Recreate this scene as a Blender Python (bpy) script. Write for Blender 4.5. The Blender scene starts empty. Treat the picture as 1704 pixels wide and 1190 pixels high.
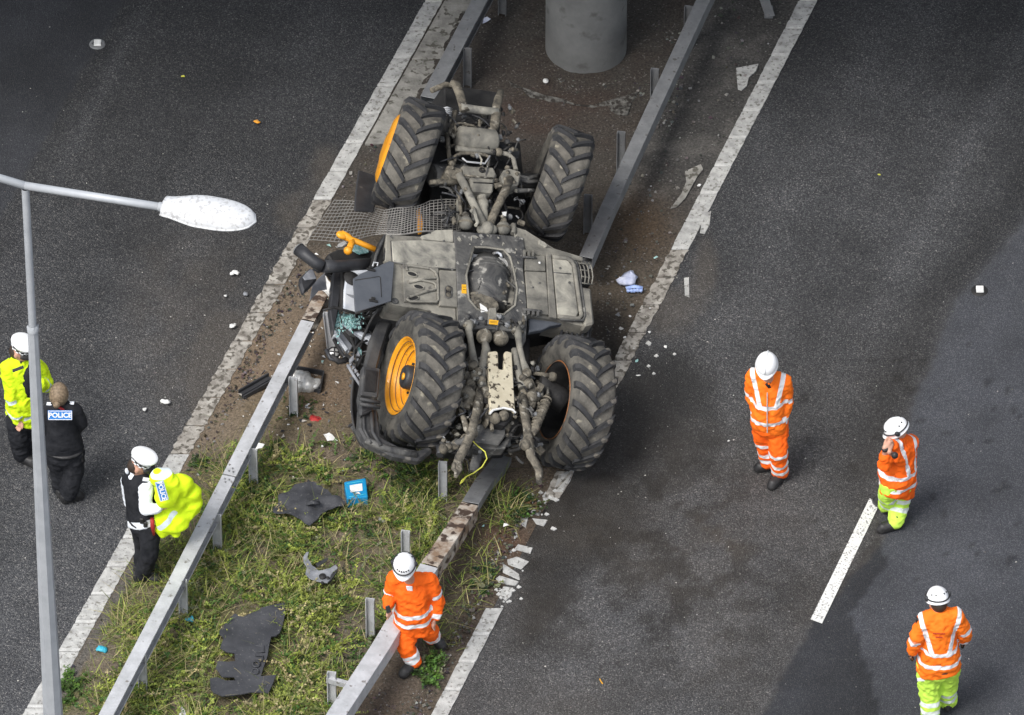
import bpy, math, random
import numpy as np
from mathutils import Vector, Matrix, noise
R = math.radians
random.seed(7); rng = np.random.default_rng(7)
SC = bpy.context.scene
# ------------------------------------------------------------ camera
PITCH = R(41.6); DIST = 80.0; FPX = 13400.0
cam_d = bpy.data.cameras.new('camera'); cam = bpy.data.objects.new('camera', cam_d)
SC.collection.objects.link(cam); SC.camera = cam
cam_d.sensor_width = 36; cam_d.sensor_fit = 'HORIZONTAL'; cam_d.lens = 36*FPX/1704
cam_d.clip_start = 1; cam_d.clip_end = 2000
cam.location = (0, -DIST*math.cos(PITCH), DIST*math.sin(PITCH))
cam.rotation_euler = (math.pi/2-PITCH, 0, 0)
# ------------------------------------------------------------ sky and sun (high cloud: soft, slightly cool)
SUN_EL, SUN_AZ = R(56), R(222)      # azimuth clockwise from +Y (away from the camera)
world = bpy.data.worlds.new('World'); SC.world = world; world.use_nodes = True
wn = world.node_tree.nodes; wl = world.node_tree.links
bg = wn['Background']; bg.inputs['Strength'].default_value = 0.14
sky = wn.new('ShaderNodeTexSky'); sky.sky_type = 'NISHITA'; sky.sun_disc = False
sky.sun_elevation = SUN_EL; sky.sun_rotation = SUN_AZ; sky.air_density = 1.0; sky.dust_density = 3.0
hs = wn.new('ShaderNodeHueSaturation'); hs.inputs['Saturation'].default_value = 0.42
wl.new(sky.outputs[0], hs.inputs['Color']); wl.new(hs.outputs[0], bg.inputs['Color'])
sun_d = bpy.data.lights.new('sun', 'SUN'); sun_d.energy = 1.5; sun_d.angle = R(20); sun_d.color = (1, .97, .93)
sun = bpy.data.objects.new('sun', sun_d); SC.collection.objects.link(sun)
sdir = Vector((math.sin(SUN_AZ)*math.cos(SUN_EL), math.cos(SUN_AZ)*math.cos(SUN_EL), math.sin(SUN_EL)))
sun.rotation_euler = sdir.to_track_quat('Z', 'Y').to_euler()
SC.view_settings.view_transform = 'Standard'; SC.view_settings.look = 'None'
SC.view_settings.exposure = 0.76; SC.view_settings.gamma = 1
SC.view_settings.use_curve_mapping = False
SC.cycles.max_bounces = 5; SC.cycles.diffuse_bounces = 2; SC.cycles.glossy_bounces = 2
SC.cycles.transparent_max_bounces = 6
# ------------------------------------------------------------ measuring helpers: photo pixel -> place in the world
CX, CY = 852.0, 595.0
CAMP = np.array(cam.location)
cp, sp = math.cos(PITCH), math.sin(PITCH)
FWD = np.array((0, cp, -sp)); UPV = np.array((0, sp, cp)); RT = np.array((1., 0, 0))
def ray(px, py):
    d = FWD*FPX + RT*(px-CX) + UPV*(CY-py)
    return d/np.linalg.norm(d)
def PL(px, py, point, nrm):
    d = ray(px, py); nrm = np.array(nrm, float)
    return CAMP + d*(np.dot(np.array(point)-CAMP, nrm)/np.dot(d, nrm))
def P(px, py, z=0.0): return PL(px, py, (0, 0, z), (0, 0, 1))
def PY(px, py, y): return PL(px, py, (0, y, 0), (0, 1, 0))
def proj(v):
    v = np.asarray(v, float) - CAMP
    w = v@FWD
    return CX + FPX*(v@RT)/w, CY - FPX*(v@UPV)/w
def nz(v): v = np.array(v, float); return v/np.linalg.norm(v)
# tractor frame: R_ along the axles, F_ to its front, N_ out of its belly (it lies on its roof)
R_ = nz((.92, .14, -.37)); F_ = nz((-.067, .977, .203)); F_ = nz(F_ - R_*np.dot(R_, F_)); N_ = np.cross(R_, F_)
T_AX = P(817, 466, 1.22)             # middle of the axle plane
T_O = T_AX + N_*0.2                  # belly plate plane
def T(px, py, n=0.0): return PL(px, py, T_O+N_*n, N_)
# crop coordinates used while measuring
def c1(x, y): return 480+x*.34038, 120+y*.34038
def c2(x, y): return 480+x*.34038, 420+y*.34038
def c5(x, y): return 480+x*.2521, 340+y*.2521
def c6(x, y): return 700+x*.25204, 520+y*.25204
def c7(x, y): return 560+x*.25822, 360+y*.25822
# ------------------------------------------------------------ object helpers
COL = SC.collection
def link(o, parent=None):
    COL.objects.link(o)
    if parent is not None:
        o.parent = parent
        if o.get('_w'):
            o.matrix_parent_inverse = Matrix.Translation(-Vector(root_loc(parent)))
    return o
def root_loc(o):
    l = Vector((0, 0, 0))
    while o is not None: l = l + o.location + (o.matrix_parent_inverse.translation if o.parent else Vector((0, 0, 0))); o = o.parent
    return l
def tag(o, label=None, cat=None, group=None, kind=None):
    if label: o['label'] = label
    if cat: o['category'] = cat
    if group: o['group'] = group
    if kind: o['kind'] = kind
    return o
def thing(name, label, cat, loc, group=None):
    o = bpy.data.objects.new(name, None); o.empty_display_size = .1
    o.location = Vector([float(c) for c in loc]); COL.objects.link(o)
    return tag(o, label, cat, group)
class MB:
    def __init__(s): s.v = []; s.f = []; s.m = []; s.sm = []
    def add(s, vs, fs, mi=0, smooth=False):
        b = len(s.v); s.v += [tuple(float(c) for c in v) for v in vs]
        s.f += [tuple(b+i for i in f) for f in fs]; s.m += [mi]*len(fs); s.sm += [smooth]*len(fs)
        return s
    def box(s, c, ax, ay, az, mi=0):     # centre and three half-axis vectors
        c, ax, ay, az = (np.array(q, float) for q in (c, ax, ay, az))
        vs = [c+i*ax+j*ay+k*az for k in (-1, 1) for j in (-1, 1) for i in (-1, 1)]
        return s.add(vs, [(0, 2, 3, 1), (4, 5, 7, 6), (0, 1, 5, 4), (2, 6, 7, 3), (0, 4, 6, 2), (1, 3, 7, 5)], mi)
    def prism(s, pts, ext, mi=0, smooth=False):  # polygon swept along vector ext
        n = len(pts); pts = [np.array(p, float) for p in pts]; e = np.array(ext, float)
        vs = pts+[p+e for p in pts]
        return s.add(vs, [tuple(range(n)), tuple(range(2*n-1, n-1, -1))]+[(i, n+i, n+(i+1) % n, (i+1) % n) for i in range(n)], mi, smooth)
    def ring(s, outer, inner, ext, mi=0):        # frame with a hole, same point count
        n = len(outer); e = np.array(ext, float)
        o = [np.array(p, float) for p in outer]; q = [np.array(p, float) for p in inner]
        vs = o+q+[p+e for p in o]+[p+e for p in q]; fs = []
        for i in range(n):
            j = (i+1) % n
            fs += [(i, j, n+j, n+i), (2*n+i, 3*n+i, 3*n+j, 2*n+j), (i, 2*n+i, 2*n+j, j), (n+i, n+j, 3*n+j, 3*n+i)]
        return s.add(vs, fs, mi)
    def tube(s, path, r, k=8, mi=0, caps=True, flat=1.0, upv=None):
        path = [np.array(p, float) for p in path]; n = len(path)
        rs = r if hasattr(r, '__len__') else [r]*n
        vs = []; prev = None
        for i, p in enumerate(path):
            t = nz((path[min(i+1, n-1)]-path[max(i-1, 0)]))
            if prev is None:
                a = np.array(upv, float) if upv is not None else (np.array((0, 0, 1.)) if abs(t[2]) < .9 else np.array((1., 0, 0)))
            else: a = prev
            a = nz(a-t*np.dot(a, t)); b = np.cross(t, a); prev = a
            for j in range(k):
                th = 2*math.pi*j/k
                vs.append(p+rs[i]*(math.cos(th)*a*flat+math.sin(th)*b))
        fs = [(i*k+j, i*k+(j+1) % k, (i+1)*k+(j+1) % k, (i+1)*k+j) for i in range(n-1) for j in range(k)]
        s.add(vs, fs, mi, k > 5)
        if caps:
            b = len(s.v)-n*k
            s.f += [tuple(b+j for j in range(k-1, -1, -1)), tuple(b+(n-1)*k+j for j in range(k))]
            s.m += [mi, mi]; s.sm += [False, False]
        return s
    def lathe(s, c, axis, prof, k=24, mi=0, smooth=True, mis=None):   # prof: (distance along axis, radius)
        axis = nz(axis); a = nz(np.cross(axis, (0.3, .5, .81))); b = np.cross(axis, a); c = np.array(c, float)
        vs = [c+axis*h+rr*(math.cos(2*math.pi*j/k)*a+math.sin(2*math.pi*j/k)*b) for h, rr in prof for j in range(k)]
        base = len(s.v)
        s.v += [tuple(float(q) for q in v) for v in vs]
        for i in range(len(prof)-1):
            for j in range(k):
                s.f.append((base+i*k+j, base+(i+1)*k+j, base+(i+1)*k+(j+1) % k, base+i*k+(j+1) % k))
                s.m.append(mis[i] if mis else mi); s.sm.append(smooth)
        return s
    def ball(s, c, r, k=14, mi=0, axes=None):
        c = np.array(c, float); h = k//2
        if axes is None: axes = (np.array((r, 0, 0.)), np.array((0, r, 0.)), np.array((0, 0, r*1.)))
        vs = []
        for i in range(h+1):
            ph = math.pi*i/h
            for j in range(k):
                th = 2*math.pi*j/k
                vs.append(c+axes[0]*math.sin(ph)*math.cos(th)+axes[1]*math.sin(ph)*math.sin(th)+axes[2]*math.cos(ph))
        return s.add(vs, [(i*k+j, (i+1)*k+j, (i+1)*k+(j+1) % k, i*k+(j+1) % k) for i in range(h) for j in range(k)], mi, True)
    def jitter(s, amp, freq=4.0):
        s.v = [tuple(Vector(v)+amp*noise.noise_vector(Vector(v)*freq)) for v in s.v]; return s
    def mesh(s, name, mats):
        me = bpy.data.meshes.new(name); me.from_pydata(s.v, [], s.f)
        for m in (mats if isinstance(mats, (list, tuple)) else [mats]): me.materials.append(m)
        me.polygons.foreach_set('material_index', s.m); me.polygons.foreach_set('use_smooth', s.sm)
        me.validate(); me.update(); return me
    def build(s, name, mats, parent=None, bevel=0.0, seg=1):
        o = bpy.data.objects.new(name, s.mesh(name, mats)); o['_w'] = 1
        link(o, parent); del o['_w']
        if bevel:
            b = o.modifiers.new('bevel', 'BEVEL'); b.width = bevel; b.segments = seg; b.limit_method = 'ANGLE'; b.angle_limit = R(40)
        return o
    def solo(s, name, mats, label, cat, group=None, kind=None, bevel=0.0):    # a thing that is one mesh
        vs = np.array(s.v); c = vs.mean(0); c[2] = vs[:, 2].min()
        s.v = [tuple(v) for v in (vs-c)]
        o = s.build(name, mats, None, bevel); o.location = Vector(c)
        return tag(o, label, cat, group, kind)
# ------------------------------------------------------------ material helper
def mat(name, c1_, c2_=None, scale=8.0, rough=.7, metal=0.0, bump=0.0, bscale=40.0, spec=.4, lo=.35, hi=.65, c3_=None, s3=60.0, a3=.6, detail=5.0, dist=0.0, world=False, coat=0.0):
    m = bpy.data.materials.new(name); m.use_nodes = True; nt = m.node_tree; N = nt.nodes; L = nt.links
    b = N['Principled BSDF']; b.inputs['Roughness'].default_value = rough; b.inputs['Metallic'].default_value = metal
    b.inputs['Specular IOR Level'].default_value = spec; b.inputs['Coat Weight'].default_value = coat
    tc = N.new('ShaderNodeTexCoord'); co = tc.outputs['Object']
    if world: g = N.new('ShaderNodeNewGeometry'); co = g.outputs['Position']
    col = None
    if c2_ is not None:
        n = N.new('ShaderNodeTexNoise'); n.inputs['Scale'].default_value = scale; n.inputs['Detail'].default_value = detail
        n.inputs['Roughness'].default_value = .65; n.inputs['Distortion'].default_value = dist; L.new(co, n.inputs['Vector'])
        r = N.new('ShaderNodeValToRGB'); r.color_ramp.elements[0].position = lo; r.color_ramp.elements[1].position = hi
        r.color_ramp.elements[0].color = (*c1_, 1); r.color_ramp.elements[1].color = (*c2_, 1)
        L.new(n.outputs[0], r.inputs[0]); col = r.outputs[0]
        if c3_ is not None:
            n3 = N.new('ShaderNodeTexNoise'); n3.inputs['Scale'].default_value = s3; n3.inputs['Detail'].default_value = 4; L.new(co, n3.inputs['Vector'])
            mr = N.new('ShaderNodeMapRange'); mr.inputs[1].default_value = a3-.04; mr.inputs[2].default_value = a3+.04; L.new(n3.outputs[0], mr.inputs[0])
            mx = N.new('ShaderNodeMix'); mx.data_type = 'RGBA'; L.new(mr.outputs[0], mx.inputs[0]); L.new(col, mx.inputs[6]); mx.inputs[7].default_value = (*c3_, 1); col = mx.outputs[2]
        L.new(col, b.inputs['Base Color'])
    else: b.inputs['Base Color'].default_value = (*c1_, 1)
    if bump:
        nb = N.new('ShaderNodeTexNoise'); nb.inputs['Scale'].default_value = bscale; nb.inputs['Detail'].default_value = 4; L.new(co, nb.inputs['Vector'])
        bp = N.new('ShaderNodeBump'); bp.inputs['Strength'].default_value = bump; bp.inputs['Distance'].default_value = .01
        L.new(nb.outputs[0], bp.inputs['Height']); L.new(bp.outputs[0], b.inputs['Normal'])
    return m
def vcolmat(name, rough=.8, bump=.3, bscale=60., trans=0.0):
    m = mat(name, (1, 1, 1), rough=rough, bump=bump, bscale=bscale, spec=.25); nt = m.node_tree
    a = nt.nodes.new('ShaderNodeAttribute'); a.attribute_name = 'Col'
    b = nt.nodes['Principled BSDF']; nt.links.new(a.outputs['Color'], b.inputs['Base Color'])
    return m
MT = {}
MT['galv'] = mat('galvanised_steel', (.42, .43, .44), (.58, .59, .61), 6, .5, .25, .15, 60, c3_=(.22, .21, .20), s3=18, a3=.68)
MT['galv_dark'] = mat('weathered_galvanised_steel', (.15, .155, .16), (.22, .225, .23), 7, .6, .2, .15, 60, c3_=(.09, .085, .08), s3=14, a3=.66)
MT['galv_rust'] = mat('scraped_rusty_beam', (.55, .52, .46), (.22, .15, .10), 5, .75, .1, .4, 40, c3_=(.06, .04, .03), s3=11, a3=.55)
MT['concrete'] = mat('pillar_concrete', (.125, .127, .124), (.18, .183, .178), 2.2, .85, 0, .3, 40, c3_=(.10, .10, .095), s3=5, a3=.64, detail=9)
MT['old_concrete'] = mat('buried_old_concrete', (.055, .052, .047), (.17, .165, .15), 16, .95, 0, .8, 40, c3_=(.03, .026, .022), s3=22, a3=.52, world=True)
MT['slab'] = mat('weathered_slab_concrete', (.17, .165, .15), (.33, .32, .29), 6, .9, 0, .6, 40, c3_=(.09, .085, .07), s3=14, a3=.6)
MT['line'] = mat('worn_white_line_paint', (.30, .30, .29), (.50, .50, .48), 9, .8, 0, .5, 70, c3_=(.20, .195, .18), s3=26, a3=.60)
MT['line_rib'] = mat('bright_line_rib', (.40, .40, .385), (.60, .60, .58), 20, .8, 0, .4, 80, c3_=(.24, .23, .21), s3=40, a3=.66)
MT['line_dirty'] = mat('dirty_line_paint', (.17, .155, .135), (.42, .40, .36), 8, .85, 0, .6, 60, c3_=(.10, .09, .075), s3=20, a3=.56)
MT['line_new'] = mat('fresh_white_line_paint', (.60, .60, .58), (.72, .72, .69), 12, .7, 0, .4, 80, c3_=(.22, .22, .21), s3=55, a3=.585)
MT['white_scrap'] = mat('white_scrap', (.78, .78, .76), (.60, .60, .58), 14, .7, 0, .3, 40)
MT['tyre'] = mat('dusty_tyre_rubber', (.045, .044, .041), (.135, .127, .11), 5, .9, 0, .5, 40, spec=.25)
MT['tyre_dust'] = mat('muddy_tread_grooves', (.075, .071, .063), (.165, .154, .133), 7, .95, 0, .6, 50, spec=.2, c3_=(.26, .24, .19), s3=9, a3=.66)
MT['lug'] = mat('dark_tread_bar_rubber', (.020, .021, .024), (.046, .046, .047), 8, .75, 0, .4, 60, spec=.35, c3_=(.12, .11, .095), s3=10, a3=.66)
MT['orange'] = mat('amber_rim_paint', (.80, .36, .02), (.66, .26, .015), 4, .4, 0, .05, 40, c3_=(.30, .15, .03), s3=16, a3=.70, coat=.2)
MT['dust'] = mat('dusty_underside_metal', (.095, .092, .082), (.29, .275, .232), 3.2, .85, 0, .35, 50, c3_=(.105, .10, .09), s3=7, a3=.66, dist=.35, detail=9)
MT['cream'] = mat('cream_dusty_plate', (.13, .127, .115), (.42, .40, .335), 4.2, .85, 0, .35, 40, c3_=(.13, .125, .11), s3=7, a3=.68, dist=.35, detail=9)
MT['dust_dark'] = mat('grimy_chassis_steel', (.030, .031, .034), (.13, .127, .118), 5, .75, 0, .45, 40, c3_=(.32, .31, .28), s3=11, a3=.64, dist=.8)
MT['casting'] = mat('muddy_cast_iron', (.038, .035, .030), (.20, .178, .138), 11, .9, 0, .7, 45, c3_=(.30, .28, .235), s3=14, a3=.65, dist=.6)
MT['mud'] = mat('dried_mud_spotted_plate', (.46, .41, .30), (.58, .53, .40), 5, .85, 0, .4, 50, c3_=(.045, .035, .025), s3=17, a3=.60)
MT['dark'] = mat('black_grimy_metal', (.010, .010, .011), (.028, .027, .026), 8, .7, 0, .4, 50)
MT['blackp'] = mat('black_plastic', (.022, .023, .026), (.04, .041, .045), 6, .5, 0, .1, 30, c3_=(.10, .095, .085), s3=9, a3=.68)
MT['fender'] = mat('dusty_black_mudguard', (.03, .031, .034), (.075, .074, .072), 5, .65, 0, .2, 40, c3_=(.15, .14, .125), s3=7, a3=.66)
MT['doorgrey'] = mat('slate_grey_panel', (.075, .083, .097), (.10, .108, .122), 5, .55, 0, .1, 60)
MT['white'] = mat('white_painted_panel', (.42, .45, .5), (.58, .60, .62), 5, .5, 0, .05, 30, c3_=(.16, .16, .16), s3=8, a3=.66)
MT['glassbits'] = mat('crazed_green_glass', (.10, .34, .33), (.50, .68, .66), 45, .25, 0, .8, 70, spec=.6)
MT['yellow'] = mat('yellow_label', (.80, .42, .02), (.70, .36, .02), 20, .6)
MT['green_cord'] = mat('yellow_green_cord', (.55, .55, .08))
MT['lampwhite'] = mat('white_lantern_shell', (.50, .51, .52), (.63, .64, .64), 9, .5, 0, .1, 30, c3_=(.40, .40, .40), s3=30, a3=.58)
MT['lens'] = mat('lantern_lens', (.5, .52, .52), rough=.15)
MT['pole'] = mat('grey_lamp_pole', (.37, .39, .41), (.45, .47, .49), 5, .5, .15, .05, 60)
MT['skin'] = mat('skin', (.50, .27, .19), (.56, .32, .23), 12, .55)
MT['orange_hi'] = mat('orange_hi_vis_cloth', (1.0, .13, .008), (.92, .10, .006), 7, .75, 0, .35, 22, spec=.2)
MT['black_cloth'] = mat('black_cloth', (.010, .011, .014), (.024, .025, .029), 9, .85, 0, .4, 30, spec=.2)
MT['white_cloth'] = mat('white_shirt_cloth', (.74, .78, .84), (.82, .85, .89), 9, .8, 0, .3, 25)
MT['boot'] = mat('black_boot_leather', (.016, .016, .017), (.035, .034, .034), 12, .5, 0, .2, 50)
MT['helmet'] = mat('white_helmet_shell', (.80, .81, .82), (.84, .85, .85), 6, .3, 0, 0)
MT['hair'] = mat('dark_blond_hair', (.11, .08, .05), (.27, .20, .13), 40, .6, 0, .6, 90)
MT['darkhair'] = mat('dark_brown_hair', (.035, .022, .015), (.05, .035, .025), 40, .6, 0, .6, 90)
MT['police_blue'] = mat('police_badge_blue', (.02, .16, .50), (.03, .20, .55), 10, .5)
MT['reflect'] = mat('reflective_tape', (.68, .69, .70), (.80, .81, .82), 20, .5, 0, .1, 60)
MT['red'] = mat('red_scrap', (.42, .03, .03), (.30, .02, .02), 12, .6)
MT['bluebox'] = mat('bright_blue_box', (.01, .22, .46), (.02, .28, .52), 8, .35, 0, .3, 12)
MT['cyan'] = mat('cyan_plastic_wrapper', (.03, .36, .50), (.08, .46, .60), 30, .4)
MT['towel'] = mat('pale_blue_towel', (.40, .44, .60), (.60, .63, .74), 14, .9, 0, .6, 30)
MT['paleblue'] = mat('blue_glove_rubber', (.30, .42, .75), (.45, .56, .85), 20, .5)
MT['purple'] = mat('purple_wrapper', (.13, .10, .38), (.22, .18, .5), 20, .6)
MT['mat'] = mat('torn_rubber_sheet', (.032, .034, .040), (.055, .057, .064), 5, .75, 0, .3, 50, c3_=(.13, .13, .125), s3=40, a3=.68)
MT['greypl'] = mat('scuffed_grey_plastic', (.17, .18, .20), (.27, .28, .30), 12, .55, 0, .1, 40)
MT['foil'] = mat('crumpled_foil', (.42, .42, .41), (.68, .68, .66), 14, .35, .35, .8, 25)
MT['wire'] = mat('grey_wire', (.20, .195, .185), (.30, .29, .27), 20, .6, .2)
MT['stem_y'] = vcolmat('leaf_colours', .7, .0)
MT['stone'] = vcolmat('stone_colours', .9, .3)
MT['orange_worn'] = mat('scratched_dirty_orange_paint', (.26, .10, .03), (.07, .055, .045), 7, .6, 0, .2, 40, lo=.4, hi=.6)
# ============================================================ GROUND
def vnoise(x, y, seed=0):            # smooth value noise, numpy
    xi = np.floor(x).astype(int); yi = np.floor(y).astype(int); xf = x-xi; yf = y-yi
    def h(a, b):
        n = (a*374761393+b*668265263+seed*1442695041) & 0x7fffffff
        n = ((n ^ (n >> 13))*1274126177) & 0x7fffffff
        return ((n ^ (n >> 16)) & 0xffff)/65535.0
    u = xf*xf*(3-2*xf); v = yf*yf*(3-2*yf)
    return (h(xi, yi)*(1-u)+h(xi+1, yi)*u)*(1-v)+(h(xi, yi+1)*(1-u)+h(xi+1, yi+1)*u)*v
def fbm(x, y, seed=0, o=4):
    s = 0; a = .5
    for i in range(o): s = s+a*vnoise(x*2**i, y*2**i, seed+i*17); a *= .5
    return s/(1-.5**o)
def sstep(a, b, x): t = np.clip((x-a)/(b-a), 0, 1); return t*t*(3-2*t)
def blob(px, py, cx, cy, sx, sy, ang=0.0):
    a = math.radians(ang); dx = px-cx; dy = py-cy
    u = dx*math.cos(a)+dy*math.sin(a); v = -dx*math.sin(a)+dy*math.cos(a)
    return np.exp(-((u/sx)**2+(v/sy)**2))
def linex(pts, y):                    # x of a polyline (photo pixels) at height y
    ys = [p[1] for p in pts]; xs = [p[0] for p in pts]
    return np.interp(y, ys, xs)
def inpoly(px, py, poly):
    c = np.zeros(px.shape, bool); n = len(poly)
    for i in range(n):
        x1, y1 = poly[i]; x2, y2 = poly[(i+1) % n]
        if y1 == y2: continue
        c ^= ((y1 > py) != (y2 > py)) & (px < (x2-x1)*(py-y1)/(y2-y1)+x1)
    return c
def grid(name, xs, ys, mats, fz, attrs):
    X, Y = np.meshgrid(xs, ys); nx, ny = len(xs), len(ys)
    px, py = proj(np.stack([X, Y, 0*X], -1)); Z = fz(X, Y, px, py)
    me = bpy.data.meshes.new(name); V = np.stack([X, Y, Z], -1).reshape(-1, 3)
    i = np.arange(nx*ny).reshape(ny, nx)
    Q = np.stack([i[:-1, :-1], i[:-1, 1:], i[1:, 1:], i[1:, :-1]], -1).reshape(-1, 4)
    return V, Q, X, Y, px, py
def np_mesh(name, V, Q, mats, smooth=False, cols=None, fl=None):
    me = bpy.data.meshes.new(name); k = Q.shape[1]
    me.vertices.add(len(V)); me.vertices.foreach_set('co', np.asarray(V, np.float32).ravel())
    me.loops.add(Q.size); me.loops.foreach_set('vertex_index', Q.ravel().astype(np.int32))
    me.polygons.add(len(Q)); me.polygons.foreach_set('loop_start', np.arange(0, Q.size, k, dtype=np.int32))
    me.polygons.foreach_set('loop_total', np.full(len(Q), k, np.int32))
    me.polygons.foreach_set('use_smooth', np.full(len(Q), smooth, bool))
    for m in (mats if isinstance(mats, (list, tuple)) else [mats]): me.materials.append(m)
    me.update(calc_edges=True)
    if cols is not None:
        a = me.attributes.new('Col', 'FLOAT_COLOR', 'POINT'); c = np.ones((len(V), 4), np.float32); c[:, :3] = cols
        a.data.foreach_set('color', c.ravel())
    for n_, arr in (fl or {}).items():
        a = me.attributes.new(n_, 'FLOAT', 'POINT'); a.data.foreach_set('value', np.asarray(arr, np.float32).ravel())
    return me
def obj_of(me, name, parent=None):
    o = bpy.data.objects.new(name, me); o['_w'] = 1; link(o, parent); del o['_w']; return o

L_OUT = ((708, 0), (37, 1190)); L_IN = ((737, 0), (73, 1190))       # left edge line
K_IN = ((1330, 0), (717, 1190)); K_OUT = ((1360, 0), (745, 1190))   # right edge line
def ext(pts, y): (x0, y0), (x1, y1) = pts; return x0+(x1-x0)*(y-y0)/(y1-y0)

def asphalt_material():
    m = bpy.data.materials.new('asphalt'); m.use_nodes = True; nt = m.node_tree; N = nt.nodes; L = nt.links
    b = N['Principled BSDF']; g = N.new('ShaderNodeNewGeometry'); pos = g.outputs['Position']
    def attr(n): a = N.new('ShaderNodeAttribute'); a.attribute_name = n; return a.outputs['Fac']
    def noise_(s, d=2, r=.5):
        n = N.new('ShaderNodeTexNoise'); n.inputs['Scale'].default_value = s; n.inputs['Detail'].default_value = d; n.inputs['Roughness'].default_value = r
        L.new(pos, n.inputs['Vector']); return n.outputs[0]
    def ramp(src, stops):
        r = N.new('ShaderNodeValToRGB'); e = r.color_ramp.elements
        e[0].position, e[0].color = stops[0][0], (*stops[0][1], 1); e[1].position, e[1].color = stops[1][0], (*stops[1][1], 1)
        for p_, c_ in stops[2:]: x = e.new(p_); x.color = (*c_, 1)
        L.new(src, r.inputs[0]); return r.outputs[0]
    def mix(f, a_, b_, mode='MIX'):
        x = N.new('ShaderNodeMix'); x.data_type = 'RGBA'; x.blend_type = mode
        if isinstance(f, float): x.inputs[0].default_value = f
        else: L.new(f, x.inputs[0])
        for k, s in ((6, a_), (7, b_)):
            if isinstance(s, tuple): x.inputs[k].default_value = (*s, 1)
            else: L.new(s, x.inputs[k])
        return x.outputs[2]
    def mapr(s, a0, a1, b0, b1):
        x = N.new('ShaderNodeMapRange'); x.inputs[1].default_value = a0; x.inputs[2].default_value = a1; x.inputs[3].default_value = b0; x.inputs[4].default_value = b1
        L.new(s, x.inputs[0]); return x.outputs[0]
    # aggregate: cells of about 1.5 cm with random tone, in dark binder
    v = N.new('ShaderNodeTexVoronoi'); v.inputs['Scale'].default_value = 92; L.new(pos, v.inputs['Vector'])
    sep = N.new('ShaderNodeSeparateColor'); L.new(v.outputs['Color'], sep.inputs[0])
    cell = ramp(sep.outputs[0], [(0, (.014, .0145, .0165)), (.45, (.030, .031, .0335)), (.75, (.045, .046, .048)), (.94, (.070, .070, .069)), (1, (.125, .12, .115))])
    v2 = N.new('ShaderNodeTexVoronoi'); v2.inputs['Scale'].default_value = 125; L.new(pos, v2.inputs['Vector'])
    sep2 = N.new('ShaderNodeSeparateColor'); L.new(v2.outputs['Color'], sep2.inputs[0])
    fine = ramp(sep2.outputs[0], [(0, (.026, .028, .034)), (.7, (.038, .040, .046)), (1, (.075, .077, .08))])
    base = mix(attr('smooth'), cell, fine)
    n1 = noise_(1.3, 5, .6); base = mix(1.0, base, ramp(n1, [(.3, (.80, .80, .80)), (.7, (1.25, 1.25, 1.25))]), 'MULTIPLY')
    t = N.new('ShaderNodeCombineColor'); ta = attr('tone')
    for i in range(3): L.new(ta, t.inputs[i])
    base = mix(1.0, base, t.outputs[0], 'MULTIPLY')
    dirt = ramp(noise_(14, 5, .7), [(.3, (.085, .068, .05)), (.7, (.16, .135, .105))])
    base = mix(attr('dirt'), base, dirt)
    L.new(base, b.inputs['Base Color'])
    L.new(mapr(attr('wet'), 0, 1, .82, .55), b.inputs['Roughness']); b.inputs['Specular IOR Level'].default_value = .3
    bp = N.new('ShaderNodeBump'); bp.inputs['Strength'].default_value = .7; bp.inputs['Distance'].default_value = .012
    L.new(mix(attr('smooth'), v.outputs['Distance'], v2.outputs['Distance']), bp.inputs['Height']); bp.invert = True
    L.new(bp.outputs[0], b.inputs['Normal'])
    return m
MT['asphalt'] = asphalt_material()

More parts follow.
